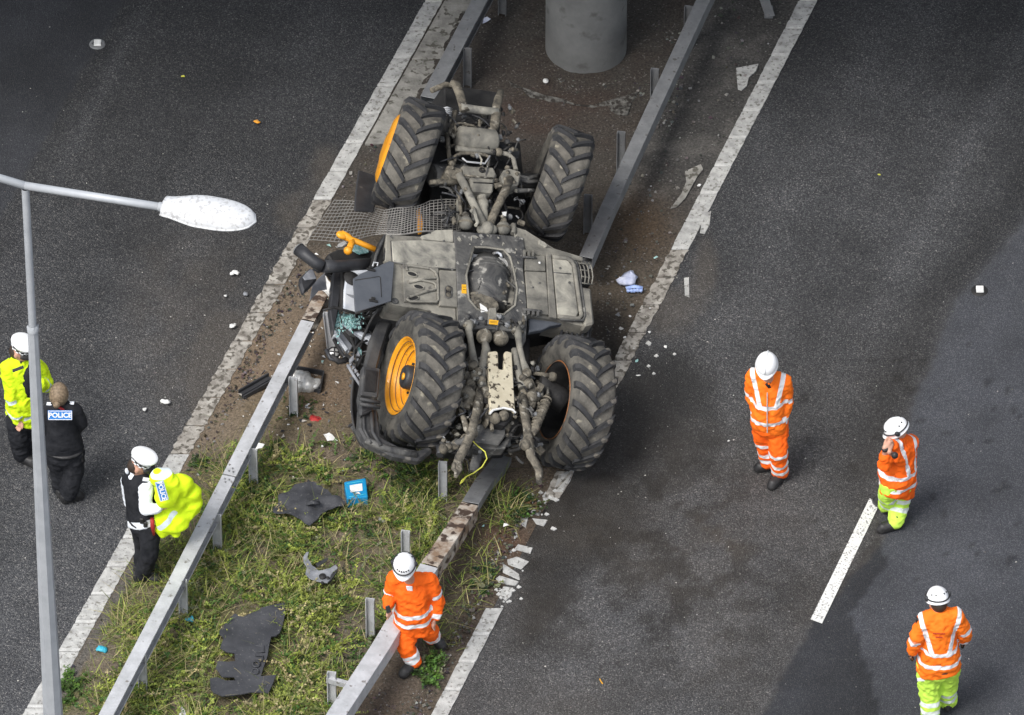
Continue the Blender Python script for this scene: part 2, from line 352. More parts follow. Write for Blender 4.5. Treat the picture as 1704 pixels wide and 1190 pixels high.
def build_road():
    fx = np.arange(-7.5, 7.51, .05); fy = np.arange(-8.2, 8.6, .06)
    xs = np.concatenate([[-400, -100, -30, -12], fx, [12, 30, 100, 400]]); ys = np.concatenate([[-300, -60, -20, -11], fy, [12, 25, 80, 400]])
    V, Q, X, Y, px, py = grid('road', xs, ys, None, lambda X, Y, a, b: 0*X, None)
    n = fbm(X*1.6, Y*1.6, 3); n2 = fbm(X*5, Y*5, 9); n3 = fbm(X*14, Y*14, 21)
    left = px < (ext(L_OUT, py)+15)
    tone = np.where(left, 1.02, 1.04)
    tone = tone*(.9+.2*n)
    # worn patches of the surfacing; tone lighter at lower left, darker at top left
    tone += .75*blob(px, py, 60, 1150, 300, 420)*left+.30*blob(px, py, 250, 700, 200, 220)*left
    tone -= .30*blob(px, py, 140, 120, 300, 190)*left
    tone += .35*blob(px, py, 160, 170, 300, 16, -62)*left
    tone += (.5*blob(px, py, 1180, 740, 130, 120)+.5*blob(px, py, 1370, 860, 50, 90, -25)+.4*blob(px, py, 1560, 330, 260, 22, -60)+.35*blob(px, py, 1500, 250, 150, 200)
             + .35*blob(px, py, 1160, 540, 140, 60)-.35*blob(px, py, 1330, 120, 60, 130)+.55*blob(px, py, 950, 1130, 300, 160)+.45*blob(px, py, 1150, 1000, 190, 160)+.25*blob(px, py, 1250, 300, 200, 260))*~left
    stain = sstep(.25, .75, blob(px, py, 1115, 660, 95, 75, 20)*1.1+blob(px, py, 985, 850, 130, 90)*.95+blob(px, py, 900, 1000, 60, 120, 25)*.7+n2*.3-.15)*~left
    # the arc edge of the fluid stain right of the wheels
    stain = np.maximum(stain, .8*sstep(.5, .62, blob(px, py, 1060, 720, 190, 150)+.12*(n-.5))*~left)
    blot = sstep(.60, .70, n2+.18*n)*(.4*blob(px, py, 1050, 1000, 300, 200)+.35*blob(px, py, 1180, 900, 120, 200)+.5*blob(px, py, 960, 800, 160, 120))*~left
    rng2 = np.random.default_rng(3)
    dots = np.zeros_like(px)
    for i in range(46):
        cx_, cy_ = rng2.uniform(1300, 1704), rng2.uniform(560, 1000); s_ = rng2.uniform(4, 9)
        dots = np.maximum(dots, (((px-cx_)/s_)**2+((py-cy_)/(s_*.8))**2 < 1)*.42)
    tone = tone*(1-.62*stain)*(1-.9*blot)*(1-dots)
    # long bands polished by tyres and dragged dirt, running with the lanes
    u = np.where(left, px-ext(L_OUT, py), px-ext(K_OUT, py)); wob = 22*(n-.5)
    for c_, w_, a_, side in ((-150, 34, .13, True), (-390, 38, .10, True), (-270, 22, -.10, True), (140, 34, .12, False), (390, 40, .12, False), (265, 24, -.10, False), (560, 36, .08, False)):
        tone = tone*(1+a_*np.exp(-((u-c_+wob)/w_)**2)*(left == side))
    tone = tone*(.90+.24*fbm(X*.55+Y*.2, Y*.22, 55))*(.93+.14*n3)
    for (x0_, y0_, x1_, y1_, w_, a_) in ((1020, 760, 1200, 1150, 5, .16), (1060, 740, 1260, 1130, 4, .12), (980, 930, 1120, 1190, 6, .14), (1150, 330, 1330, 620, 4, .08), (300, 40, 120, 560, 5, .08), (900, 1010, 870, 1190, 5, .15)):
        L2 = math.hypot(x1_-x0_, y1_-y0_); ux, uy = (x1_-x0_)/L2, (y1_-y0_)/L2; a1 = (px-x0_)*ux+(py-y0_)*uy; b1 = (px-x0_)*uy-(py-y0_)*ux+.0006*(a1-L2/2)**2+14*(n-.5)
        tone = tone*(1-a_*np.exp(-(b1/w_)**2)*sstep(-10, 30, a1)*sstep(-10, 30, L2-a1)*(.4+n2))
    # smoother outer lanes, their joint and a darker patch at lower right
    sm = np.zeros_like(px)
    lane = (px < np.interp(py, [-400, 0, 400, 1600], [420, 205, -20, -700])+10*(n2-.5)); sm = np.maximum(sm, lane*1.0)
    rl = np.interp(py, [0, 330, 500, 800, 900, 1040, 1190, 1500], [1900, 1740, 1590, 1470, 1470, 1350, 1270, 1100]); sm = np.maximum(sm, sstep(-18, 18, px-rl+14*(n2-.5)))
    tone = np.where(lane, tone*.92, tone)
    band = np.exp(-((px-rl+45)/40)**2)*(py < 800)*~left; tone = tone*(1-.30*band)
    patch = inpoly(px+6*(n2-.5), py, [(1462, 885), (1350, 1040), (1260, 1200), (1180, 1400), (1600, 1400), (1470, 1200), (1415, 1020), (1475, 940)])
    tone = np.where(patch, tone*.62, np.where((sm > .5) & ~left, tone*1.30, tone))
    # soil spilled over the kerb line
    d = sstep(.45, .8, .9*blob(px, py, 380, 560, 60, 60)+.8*blob(px, py, 340, 650, 50, 70)+.7*blob(px, py, 545, 280, 40, 60)+.6*blob(px, py, 480, 360, 50, 60)+.25*n3)*left*.30
    d = np.maximum(d, .30*sstep(.4, .9, blob(px, py, 1110, 520, 60, 60)*.9+.8*blob(px, py, 1175, 440, 30, 70)+.3*n3-.1)*~left)
    d = np.maximum(d, .30*blob(px, py, 1180, 900, 90, 60)*~left*n2*1.6); d = np.maximum(d, .20*~left*sstep(350, 900, py)*(sm < .5)*(n+.2))
    d = np.maximum(d, .22*sstep(.3, .9, blob(px, py, 330, 560, 160, 250))*left*n2*1.3)
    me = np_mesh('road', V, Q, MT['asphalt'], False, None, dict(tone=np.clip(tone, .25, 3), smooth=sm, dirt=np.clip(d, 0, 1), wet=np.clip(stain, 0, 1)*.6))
    tag(obj_of(me, 'road'), kind='structure')
build_road()

def soil_material():
    m = bpy.data.materials.new('median_soil'); m.use_nodes = True; nt = m.node_tree; N = nt.nodes; L = nt.links
    b = N['Principled BSDF']; g = N.new('ShaderNodeNewGeometry'); pos = g.outputs['Position']
    a = N.new('ShaderNodeAttribute'); a.attribute_name = 'Col'
    n = N.new('ShaderNodeTexNoise'); n.inputs['Scale'].default_value = 42; n.inputs['Detail'].default_value = 6; n.inputs['Roughness'].default_value = .75; L.new(pos, n.inputs['Vector'])
    r = N.new('ShaderNodeValToRGB'); r.color_ramp.elements[0].position = .32; r.color_ramp.elements[0].color = (.36, .36, .36, 1); r.color_ramp.elements[1].position = .70; r.color_ramp.elements[1].color = (1.55, 1.5, 1.45, 1)
    L.new(n.outputs[0], r.inputs[0])
    x = N.new('ShaderNodeMix'); x.data_type = 'RGBA'; x.blend_type = 'MULTIPLY'; x.inputs[0].default_value = 1
    L.new(a.outputs['Color'], x.inputs[6]); L.new(r.outputs[0], x.inputs[7]); 
    v = N.new('ShaderNodeTexVoronoi'); v.inputs['Scale'].default_value = 75; L.new(pos, v.inputs['Vector'])
    sp_ = N.new('ShaderNodeSeparateColor'); L.new(v.outputs['Color'], sp_.inputs[0])
    mr = N.new('ShaderNodeMapRange'); mr.inputs[1].default_value = .965; mr.inputs[2].default_value = .975; mr.inputs[4].default_value = .6; L.new(sp_.outputs[0], mr.inputs[0])
    y = N.new('ShaderNodeMix'); y.data_type = 'RGBA'; L.new(mr.outputs[0], y.inputs[0]); L.new(x.outputs[2], y.inputs[6]); y.inputs[7].default_value = (.20, .19, .175, 1)
    L.new(y.outputs[2], b.inputs['Base Color']); b.inputs['Roughness'].default_value = .95; b.inputs['Specular IOR Level'].default_value = .2
    bp = N.new('ShaderNodeBump'); bp.inputs['Strength'].default_value = .9; bp.inputs['Distance'].default_value = .02
    L.new(n.outputs[0], bp.inputs['Height']); L.new(bp.outputs[0], b.inputs['Normal'])
    return m
MT['soil'] = soil_material()

LRAIL = [(798, 0), (708, 170), (539, 481), (380, 795), (176, 1190)]     # pixel trace of the beams
RRAIL = [(1171, 0), (1008, 349), (972, 437), (832, 770), (785, 838), (714, 941), (631, 1082), (560, 1190)]
def veg_density(px, py):
    """how thick plants grow at a place"""
    l = linex(LRAIL, py)+25; r = linex(RRAIL, py)-10
    inside = (px > l-35) & (px < r+20)
    d = sstep(690, 830, py+.25*(540-px))*inside*1.0
    d = d*(1-.75*blob(px, py, 560, 760, 60, 30))*(1-.6*blob(px, py, 600, 830, 60, 40))*(1-.75*blob(px, py, 590, 1050, 90, 120))*(1-.6*blob(px, py, 310, 1140, 60, 60))*(1-.5*blob(px, py, 610, 920, 60, 50))
    e = .8*blob(px, py, 225, 1020, 50, 60)+.7*blob(px, py, 270, 940, 40, 40)+.9*blob(px, py, 120, 1165, 45, 40)+.3*blob(px, py, 345, 790, 40, 25)+.6*blob(px, py, 390, 800, 30, 50)
    e = e*(px > ext(L_IN, py)+22)
    g = .7*blob(px, py, 850, 845, 50, 26)+.16*blob(px, py, 800, 960, 45, 60)+.3*blob(px, py, 730, 1030, 30, 40)+.35*blob(px, py, 470, 690, 60, 40)+.2*blob(px, py, 560, 720, 90, 30)
    g = g*(px < ext(K_IN, py)-12)
    d = d*(.12+.88*sstep(.38, .55, fbm(px/34., py/24., 91)))
    return np.clip(np.maximum(np.maximum(d, e), g), 0, 1)
def build_median():
    ys = np.arange(-8.2, 8.6, .045); nu = 110; us = np.linspace(0, 1, nu)
    # the strip between the two edge lines, in world space
    pl0, pl1 = P(*((L_OUT[0][0]+14, 0))), P(L_OUT[1][0]+18, 1190); pr0, pr1 = P(K_IN[0][0]+14, 0), P(K_IN[1][0]+12, 1190)
    def lx(p0, p1, y): return p0[0]+(p1[0]-p0[0])*(y-p0[1])/(p1[1]-p0[1])
    yy = np.concatenate([[-60, -20, -11], ys, [12, 25, 80]])
    Y = np.repeat(yy[:, None], nu, 1); X = lx(pl0, pl1, Y)*(1-us)+lx(pr0, pr1, Y)*us
    px, py = proj(np.stack([X, Y, 0*X], -1))
    edge = np.minimum(us, 1-us)[None, :]*4.2
    n1 = fbm(X*1.2, Y*1.2, 5); n2 = fbm(X*6, Y*6, 11); n3 = fbm(X*22, Y*22, 15); n4 = fbm(X*3, Y*3, 33)
    rr = linex(RRAIL, py); ll = linex(LRAIL, py)
    paved = sstep(620, 420, py)*(px > rr-5)*.9
    lift = sstep(0.1, .5, edge)*(1-paved*.85)
    Z = .005+lift*(.012+.045*n1+.03*(n2-.3)+.016*n3)+.05*lift*blob(px, py, 500, 600, 90, 70)*n4
    Z = Z+.05*lift*veg_density(px, py)*n4
    def C(*c): return np.array(c, float)
    col = np.zeros(X.shape+(3,)); col[:] = C(.135, .112, .086)
    def lay(m_, c): nonlocal col; m_ = np.clip(m_, 0, 1)[..., None]; col = col*(1-m_)+C(*c)*m_
    lay(sstep(.4, .6, n4)*.6, (.20, .165, .125))
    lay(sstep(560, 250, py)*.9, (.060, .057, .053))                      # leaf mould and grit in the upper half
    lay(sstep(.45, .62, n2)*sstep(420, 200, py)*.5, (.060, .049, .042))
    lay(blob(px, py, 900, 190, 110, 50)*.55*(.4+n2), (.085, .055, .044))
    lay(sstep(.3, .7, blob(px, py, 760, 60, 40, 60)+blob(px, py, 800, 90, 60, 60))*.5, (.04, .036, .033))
    lay((px > rr-5)*sstep(600, 260, py)*1.0, (.070, .069, .067))          # old surfacing right of the beam
    lay((px > rr-5)*sstep(.45, .7, fbm(X*4, Y*4, 44))*sstep(520, 300, py)*.7, (.125, .121, .114))
    lay((px > rr-5)*blob(px, py, 1060, 380, 60, 55)*.8, (.125, .085, .05))
    lay(blob(px, py, 1020, 470, 60, 60)*.5, (.085, .068, .045))
    lay(blob(px, py, 440, 590, 150, 110)*.65, (.235, .178, .125))            # churned brown soil
    lay(blob(px, py, 520, 670, 70, 50)*.7, (.21, .150, .105))
    lay((px > rr+8)*sstep(740, 860, py)*.75, (.070, .055, .043))
    lay((px > rr+8)*blob(px, py, 720, 1120, 60, 70)*.6*(.4+n2), (.15, .13, .105))
    lay((px > rr+8)*blob(px, py, 835, 900, 40, 30)*.7, (.12, .065, .042))
    lay(blob(px, py, 590, 1060, 60, 70)*.5, (.15, .13, .11))
    lay((px < ll)*sstep(930, 1000, py)*.6, (.17, .145, .115))
    lay((px < ll)*sstep(200, 260, ((px-ext(L_IN, py))*0+py*.22))*0, (.1, .1, .1))
    strip = np.exp(-((px-ext(L_IN, py)-12)/14)**2)*sstep(800, 900, py); lay(strip*.9, (.11, .107, .10))
    v = veg_density(px, py); lay(v*.85*(.6+.6*n2), (.115, .115, .045))
    lay(blob(px, py, 1020, 590, 40, 60)*.8, (.02, .019, .018)); lay(blob(px, py, 1000, 560, 60, 60)*.7, (.02, .019, .018))  # near-black patches by the rear right wheel
    i = np.arange(Y.size).reshape(Y.shape)
    Q = np.stack([i[:-1, :-1], i[:-1, 1:], i[1:, 1:], i[1:, :-1]], -1).reshape(-1, 4)
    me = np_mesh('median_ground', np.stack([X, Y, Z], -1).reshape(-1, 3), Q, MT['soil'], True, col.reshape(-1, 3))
    tag(obj_of(me, 'soil'), kind='structure')
    return
build_median()

# ---- edge lines: raised ribbed paint, laid in lengths
def line_strip(a_out, a_in, y0, y1, pitch, names, broken=()):
    root = thing('edge_line', None, None, P((ext(a_out, 600)+ext(a_in, 600))/2, 600, 0)); root['kind'] = 'structure'
    def ptt(y, u, z): return P(ext(a_out, y)*(1-u)+ext(a_in, y)*u, y, z)
    y = y0; k = 0; r = random.Random(int(y0)+int(a_out[0][0]))
    while y < y1:
        yb = y+pitch*.93; h = .013
        if not any(a < y+pitch*.5 < b for a, b, in broken):
            dirty = names(y)
            n = 7; L_ = []; R2 = []
            for i in range(n+1):
                q = y+(yb-y)*i/n; w = r.uniform(-.06, .06)*(1.3 if dirty else .35)
                w2 = r.uniform(-.06, .06)*(1.3 if dirty else .35)
                L_.append(ptt(q, 0+w, h)); R2.append(ptt(q, 1+w2, h))
            mb = MB(); pts = L_+R2[::-1]
            mb.prism(pts, (0, 0, -h+.003))
            if len(pts) > 4:   # split the top into quads
                mb.f = mb.f[1:]; mb.m = mb.m[1:]; mb.sm = mb.sm[1:]
                m_ = len(pts)
                for i in range(n): mb.f.append((i, i+1, m_-2-i, m_-1-i)); mb.m.append(0); mb.sm.append(False)
            mb.build('line_segment', MT['line_dirty'] if dirty else MT['line'], root)
            rb = MB(); s_ = .012 if dirty else .02
            rb.prism([ptt(yb-3, .03, s_), ptt(yb+1.5, .03, s_), ptt(yb+1.5, .97, s_), ptt(yb-3, .97, s_)], (0, 0, -s_+.002))
            rb.build('raised_rib', MT['line_dirty'] if dirty else MT['line_rib'], root)
        y += pitch; k += 1
    return root
line_strip(L_OUT, L_IN, -560, 1760, 47, lambda y: 330 < y < 750 and True, broken=((548, 582),))
line_strip(K_IN, K_OUT, -550, 800, 46, lambda y: y > 372, broken=((655, 775),))
line_strip(K_IN, K_OUT, 1012, 1760, 46, lambda y: False)
# broken ribs and crumbs of the right line
fr = thing('edge_line', None, None, P(880, 900)); fr['kind'] = 'structure'
for poly in [[(861, 905), (886, 912), (882, 921), (856, 913)], [(845, 931), (861, 927), (880, 934), (868, 947), (848, 940)], [(826, 962), (832, 957), (862, 968), (858, 975), (830, 969)],
             [(839, 938), (864, 955), (865, 964), (838, 952)], [(832, 990), (838, 975), (853, 978), (851, 992), (840, 1000)], [(868, 852), (880, 856), (875, 878), (864, 872)],
             [(888, 846), (900, 850), (898, 858), (886, 856)], [(886, 862), (910, 865), (904, 876), (892, 872)], [(902, 826), (908, 818), (912, 830), (906, 838)], [(912, 824), (926, 830), (922, 832), (910, 828)],
             [(930, 790), (956, 780), (948, 800), (936, 820), (922, 818)], [(1164, 388), (1170, 355), (1184, 352), (1180, 374), (1172, 388)], [(1138, 462), (1147, 461), (1148, 494), (1140, 492)],
             [(854, 884), (858, 880), (860, 892), (856, 896)]]:
    c = np.mean(poly, 0); mb = MB(); mb.prism([P(x, y, .010+random.uniform(0, .006)) for x, y in poly], (random.uniform(-.01, .01), .0, -.008))
    mb.jitter(.012, 26); mb.build('line_fragment', MT['line'], fr)
for i in range(46):
    cx_, cy_ = random.choice(((random.gauss(900, 22), random.gauss(845, 16)), (random.gauss(852, 18), random.gauss(955, 34)), (random.gauss(1070, 26), random.gauss(575, 30)), (random.gauss(838, 12), random.gauss(992, 10))))
    s_ = random.uniform(1.2, 4.2); mb = MB(); mb.prism([P(cx_+s_*math.cos(a)*1.3, cy_+s_*.8*math.sin(a), .016) for a in (.2, 1.4+random.random()*.5, 2.9, 4.2+random.random()*.6)], (0, 0, -.012)); mb.build('line_fragment', MT['line_rib'], fr)
# lane marking on the right carriageway
mb = MB(); poly = [(1447, 829), (1464, 838), (1368, 1037), (1349, 1030)]
mb.prism([P(x, y, .010) for x, y in poly], (0, 0, -.006)); o = mb.build('lane_marking', MT['line_new']); tag(o, kind='structure')

# ---- concrete margin behind the left line and pillar slab
cs = thing('concrete_margin', None, None, P(690, 120)); cs['kind'] = 'structure'
for (a, b) in ((-60, 98), (100, 238)):
    mb = MB(); n = 10; pts = []
    for i in range(n+1):
        y = a+(b-a)*i/n; pts.append(P(ext(L_IN, y)+3, y, .045))
    for i in range(n, -1, -1):
        y = a+(b-a)*i/n; pts.append(P(linex(LRAIL, y)+22-(0 if y < 170 else (y-170)*.4)+random.uniform(-2, 2), y, .045))
    mb.prism(pts, (0, 0, -.04)); mb.build('concrete_slab', MT['slab'], cs, .006)
sl = MB(); base_ = [(842, 134), (868, 142), (905, 158), (935, 163), (960, 168), (985, 172), (1010, 172), (1036, 162), (1062, 150), (1058, 168), (1046, 190), (1034, 189), (1020, 184), (1002, 178), (985, 176), (960, 174), (940, 169), (920, 167), (900, 163), (880, 155), (862, 148), (848, 143)]
pts = base_
sl.prism([P(x+random.uniform(-4, 4), y+random.uniform(-2.5, 2.5), .062+.01*random.random()) for x, y in pts], (0, 0, -.05)); sl.jitter(.045, 14)
tag(sl.build('foundation_edge', MT['old_concrete'], None, .01), kind='structure')
# concrete patches on the old surfacing
for pts in ([(1225, 113), (1262, 106), (1258, 118), (1246, 128), (1243, 142), (1234, 150), (1228, 148), (1226, 128)], [(1140, 285), (1166, 273), (1170, 281), (1160, 294), (1150, 312), (1140, 330), (1126, 344), (1116, 346), (1134, 322), (1142, 302)]):
    mb = MB(); mb.prism([P(x, y, .030) for x, y in pts], (0, 0, -.012)); tag(mb.build('concrete_patch', MT['slab' if pts[0][0] < 1200 else 'line'], None), kind='structure')
# ============================================================ BRIDGE, BARRIERS, LAMP
def bridge():
    # pillar: base ellipse bottom at photo y 132; radius from its width
    base = P(975, 86, 0); r = .42
    root = thing('bridge', 'bridge on a round grey concrete pillar standing in the median behind the tractor', 'bridge', base)
    mb = MB(); k = 48; prof = [(-.05, r+.004), (.05, r+.002), (.5, r), (2, r), (6.6, r)]
    mb.lathe(base, (0, 0, 1), prof, k); mb.build('pillar', MT['concrete'], root)
    d = nz(P(1360, 0)-P(745, 1190)); across = nz(np.array((1, -.06, 0))); d = nz(np.array((.06, 1, 0))); z0 = 6.6
    c = base+d*1.7+np.array((0, 0, z0+.65))
    mb = MB(); mb.box(c, across*17, d*5.6, (0, 0, .65)); mb.build('deck', MT['concrete'], root)
    for s in (-1, 1):
        mb = MB(); mb.box(c+d*s*5.5+np.array((0, 0, 1.1)), across*17, d*.12, (0, 0, .45)); mb.build('parapet', MT['concrete'], root)
bridge()

RAIL_GROUP = 'steel beams of the median safety barrier'
def beam(name_label, pts, mats, open_=1, w=.135, h=.15, parent=None, z=None):
    """open box beam along pixel trace pts=[(px,py,z)] of its top centre line; returns the part"""
    path = [P(a, b, c) for a, b, c in pts]; mb = MB(); n = len(path); t_ = .006; ring = []
    for i, p in enumerate(path):
        t = nz(path[min(i+1, n-1)]-path[max(i-1, 0)]); sd = nz(np.cross(t, (0, 0, 1))); up = np.cross(sd, t)
        o_ = sd*(1 if sd[0]*open_ > 0 else -1); a = w/2; l_ = .022
        ring.append([p+o_*a-up*l_, p+o_*a, p-o_*a, p-o_*a-up*h, p+o_*a-up*h, p+o_*a-up*(h-l_), p+o_*(a-t_)-up*(h-l_), p+o_*(a-t_)-up*(h-t_),
                     p-o_*(a-t_)-up*(h-t_), p-o_*(a-t_)-up*t_, p+o_*(a-t_)-up*t_, p+o_*(a-t_)-up*l_])
    k = 12; vs = [v for r_ in ring for v in r_]
    fs = [(i*k+j, (i+1)*k+j, (i+1)*k+(j+1) % k, i*k+(j+1) % k) for i in range(n-1) for j in range(k)]
    fs += [tuple(range(k)), tuple((n-1)*k+j for j in range(k-1, -1, -1))]
    mb.add(vs, fs, 0); return mb
def zpost(px, ptop, zt, mats=None, lean=(0, 0), parent=None, wpx=.085):
    """Z-section steel post; (px, ptop) is the middle of its top edge"""
    top = P(px, ptop, zt); bot = top+np.array((lean[0], lean[1], -zt-.05)); mb = MB(); w = wpx; t_ = .008; d_ = .032
    a = nz((1, -.18, 0)); b = nz((.18, 1, 0))
    sec = [(-w/2, -d_), (-w/2+t_, -d_), (-w/2+t_, 0), (w/2-t_, 0), (w/2-t_, -d_), (w/2, -d_), (w/2, t_), (-w/2, t_)]
    mb.prism([top+a*x+b*y for x, y in sec][::-1], bot-top)
    return mb
def barrier(label, segs, posts, rusty=None, joints=()):
    c = P(segs[0][0][0], segs[0][0][1], 0); root = thing('safety_barrier', label, 'crash barrier', c, 'lengths of the median crash barrier')
    for pts, m_ in segs: pass
    return root
def make_barrier(label, beams, posts, joints=(), postmat='galv'):
    c = P(beams[0][0][0][0], beams[0][0][0][1], 0); root = thing('safety_barrier', label, 'crash barrier', c, 'lengths of the median crash barrier')
    for pts, mname, kw in beams:
        b = beam('', pts, None, **kw).build('beam', MT[mname], root, .004)
    for pz in posts:
        o = zpost(*pz[:3], lean=pz[3] if len(pz) > 3 else (0, 0)).build('post', MT[postmat], root)
    for (jx, jy, z) in joints:                       # lap joint with bolt heads
        p = P(jx, jy, z+.004); t = nz(P(jx-33, jy+62, z)-P(jx, jy, z)); s = np.cross(t, (0, 0, 1))
        mb = MB(); mb.box(p, s*.064, t*.006, (0, 0, .003)); mb.build('lap_joint', MT['galv_dark'], root)
        for (u, v) in ((.05, .02), (.05, -.02), (-.05, .02), (-.05, -.02), (.085, 0), (-.085, 0)):
            q = MB(); q.lathe(p+t*u*1.2+s*v*1.1, (0, 0, 1), [(0, .010), (.007, .009), (.009, .0)], 6); q.build('bolt', MT['galv_dark'], root)
    return root
Z = .58
make_barrier('long pale grey steel barrier beam at lower left with scraped end beside the wrecked cab',
    [([(-10, 1545, Z), (114, 1310, Z), (176, 1190, Z), (280, 990, Z), (381, 792, Z)], 'galv', {}), ([(382, 790, Z-.002), (444, 668, Z-.004), (512, 534, Z-.006)], 'galv', {}), ([(513, 532, Z-.006), (526, 507, Z-.01), (541, 478, Z-.02)], 'galv_rust', {})],
    [(160, 1232, .55), (236, 1088, .55), (304, 964, .55), (361, 856, .55), (421, 747, .54), (488, 628, .56)], joints=((381, 791, Z),))
make_barrier('short weathered barrier beam above the left front wheel, near the pillar',
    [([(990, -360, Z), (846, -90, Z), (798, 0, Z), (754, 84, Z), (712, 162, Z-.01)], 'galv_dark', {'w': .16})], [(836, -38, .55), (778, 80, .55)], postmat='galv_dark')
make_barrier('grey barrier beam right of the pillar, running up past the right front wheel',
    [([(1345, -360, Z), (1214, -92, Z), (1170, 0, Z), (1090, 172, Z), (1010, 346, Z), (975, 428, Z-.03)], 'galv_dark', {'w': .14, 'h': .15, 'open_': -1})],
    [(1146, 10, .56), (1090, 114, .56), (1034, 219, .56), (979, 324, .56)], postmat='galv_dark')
make_barrier('bent barrier beam at the bottom, pressed down under the tractor and scraped rusty',
    [([(366, 1545, Z), (501, 1290, Z), (560, 1188, Z), (633, 1076, Z-.01), (714, 941, Z-.03)], 'galv', {'w': .178, 'h': .16, 'open_': -1}), ([(715, 939, Z-.032), (740, 903, .50), (762, 869, .44), (782, 838, .38)], 'galv_rust', {'w': .17, 'h': .17, 'open_': -1}),
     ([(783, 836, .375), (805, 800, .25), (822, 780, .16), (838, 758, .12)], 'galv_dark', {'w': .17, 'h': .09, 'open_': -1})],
    [(478, 1256, .55), (552, 1118, .55), (616, 996, .55), (675, 883, .55)])
zpost(737, 768, .56).solo('barrier_post', MT['galv'], 'upright steel post left standing under the tractor linkage', 'post', 'loose barrier posts')
zpost(545, 520, .60, lean=(.05, -.02)).solo('barrier_post', MT['galv'], 'grey steel post standing against the crushed cab window', 'post', 'loose barrier posts')
mb = MB(); mb.box(P(1275, 8, .15), (.05, .01, 0), (-.04, .12, .06), (0, -.01, .01)); mb.box(P(1279, 20, .06), (.045, 0, 0), (0, .05, 0), (0, 0, .05))
mb.solo('barrier_bracket', MT['galv_dark'], 'small bent grey bracket lying near the top of the right line', 'bracket', bevel=.004)
mb = MB(); mb.box(P(562, 1135, .45), (.10, -.04, 0), (.008, .02, 0), (0, 0, .03)); mb.build('strut', MT['galv'], bpy.data.objects['safety_barrier.003'])
# white marker tags of the beam bolts
def lamp():
    zt = 10.0; topc = P(42, 309, zt); base = np.array((topc[0], topc[1], 0.0))
    root = thing('street_lamp', 'tall grey lamp post with white oval lantern on an outstretched arm at far left', 'street lamp', base)
    zj = 8.42
    mb = MB(); mb.lathe(base, (0, 0, 1), [(0, .125), (.6, .125), (.62, .115), (1.2, .113), (zj, .045), (zj+.03, .052), (zj+.05, .045)], 8, smooth=False); mb.build('lower_column', MT['pole'], root)
    mb = MB(); mb.lathe(base, (0, 0, 1), [(zj, .034), (zt-.03, .033)], 16); mb.build('upper_column', MT['pole'], root)
    mb = MB(); mb.lathe(base+np.array((0, 0, zj-.02)), (0, 0, 1), [(0, .05), (.05, .05), (.065, .036)], 16); mb.build('collar', MT['pole'], root)
    tip = P(278, 346, zt+.11); left = topc*2-tip; left[2] = zt+.11
    mb = MB(); mb.tube([tip, topc*.5+tip*.5+np.array((0, 0, .0)), topc+np.array((0, 0, 0))], .034, 14); mb.tube([topc, left], .034, 14); mb.build('arm', MT['pole'], root)
    for s, (a, lab) in enumerate(((tip, 0), (left, 1))):
        d = nz(a-topc); sd = nz(np.cross((0, 0, 1), d)); up = np.cross(d, sd); Ln = .80
        sh = MB(); n = 22; k = 20; rings = []
        for i in range(n+1):
            t = i/n; w = .155*(math.sin(math.pi*(min(1, .18+.82*t))**.93))**.62 if t < 1 else .0
            w = (.105+.070*sstep(0, .45, t))*math.sqrt(max(0, 1-max(0, (t-.58)/.42)**2.2))
            hh = (.085+.035*sstep(0, .35, t))*(1-.30*sstep(.5, 1, t)) if t < .999 else 0
            hh = hh*math.sqrt(max(0, 1-max(0, (t-.8)/.2)**2))
            rings.append((t*Ln, w, hh))
        vs = []; 
        for (x, w, hh) in rings:
            for j in range(k):
                th = math.pi*j/(k-1); vs.append(a+d*(x-.02)+sd*w*math.cos(th)+up*hh*math.sin(th)**.8)
        fs = [(i*k+j, i*k+j+1, (i+1)*k+j+1, (i+1)*k+j) for i in range(n) for j in range(k-1)]+[tuple(range(k))]
        sh.add(vs, fs, 0, True); shell = sh.build('lantern', MT['lampwhite'], root)
        rm = MB(); ed = [a+d*(x-.02)+sd*w for x, w, hh in rings]+[a+d*(x-.02)-sd*w for x, w, hh in rings[::-1]]
        rm.tube(ed+[ed[0]], .009, 6, caps=False); rm.build('rim', MT['lampwhite'], shell)
        ln = MB(); vs = []
        for (x, w, hh) in rings:
            for j in range(k):
                th = math.pi*j/(k-1); vs.append(a+d*(x-.02)+sd*w*.97*math.cos(th)-up*(.2*hh+.004)*math.sin(th))
        ln.add(vs, [f[::-1] for f in fs[:-1]], 0, True); ln.build('lens', MT['lens'], shell)
        cl = MB(); cl.tube([a-d*.07, a+d*.03], .04, 12); cl.build('clamp', MT['pole'], shell)
lamp()
# cat's-eye studs
for (x, y, lab) in ((162, 74, 'reflective road stud in the dark asphalt at top left'), (1630, 484, 'reflective road stud near the right edge of the picture')):
    c = P(x, y, 0); root = thing('road_stud', lab, 'road stud', c, 'reflective studs set in the road')
    mb = MB(); mb.lathe(c, (0, 0, 1), [(.001, .085), (.012, .08), (.013, .05)], 20); mb.build('housing', MT['galv_dark' if x < 500 else 'dark'], root)
    mb = MB(); mb.box(c+np.array((.003, 0, .022)), (.038, 0, 0), (0, .045, 0), (0, 0, .012)); mb.build('reflector', MT['white_scrap'], root, .005)
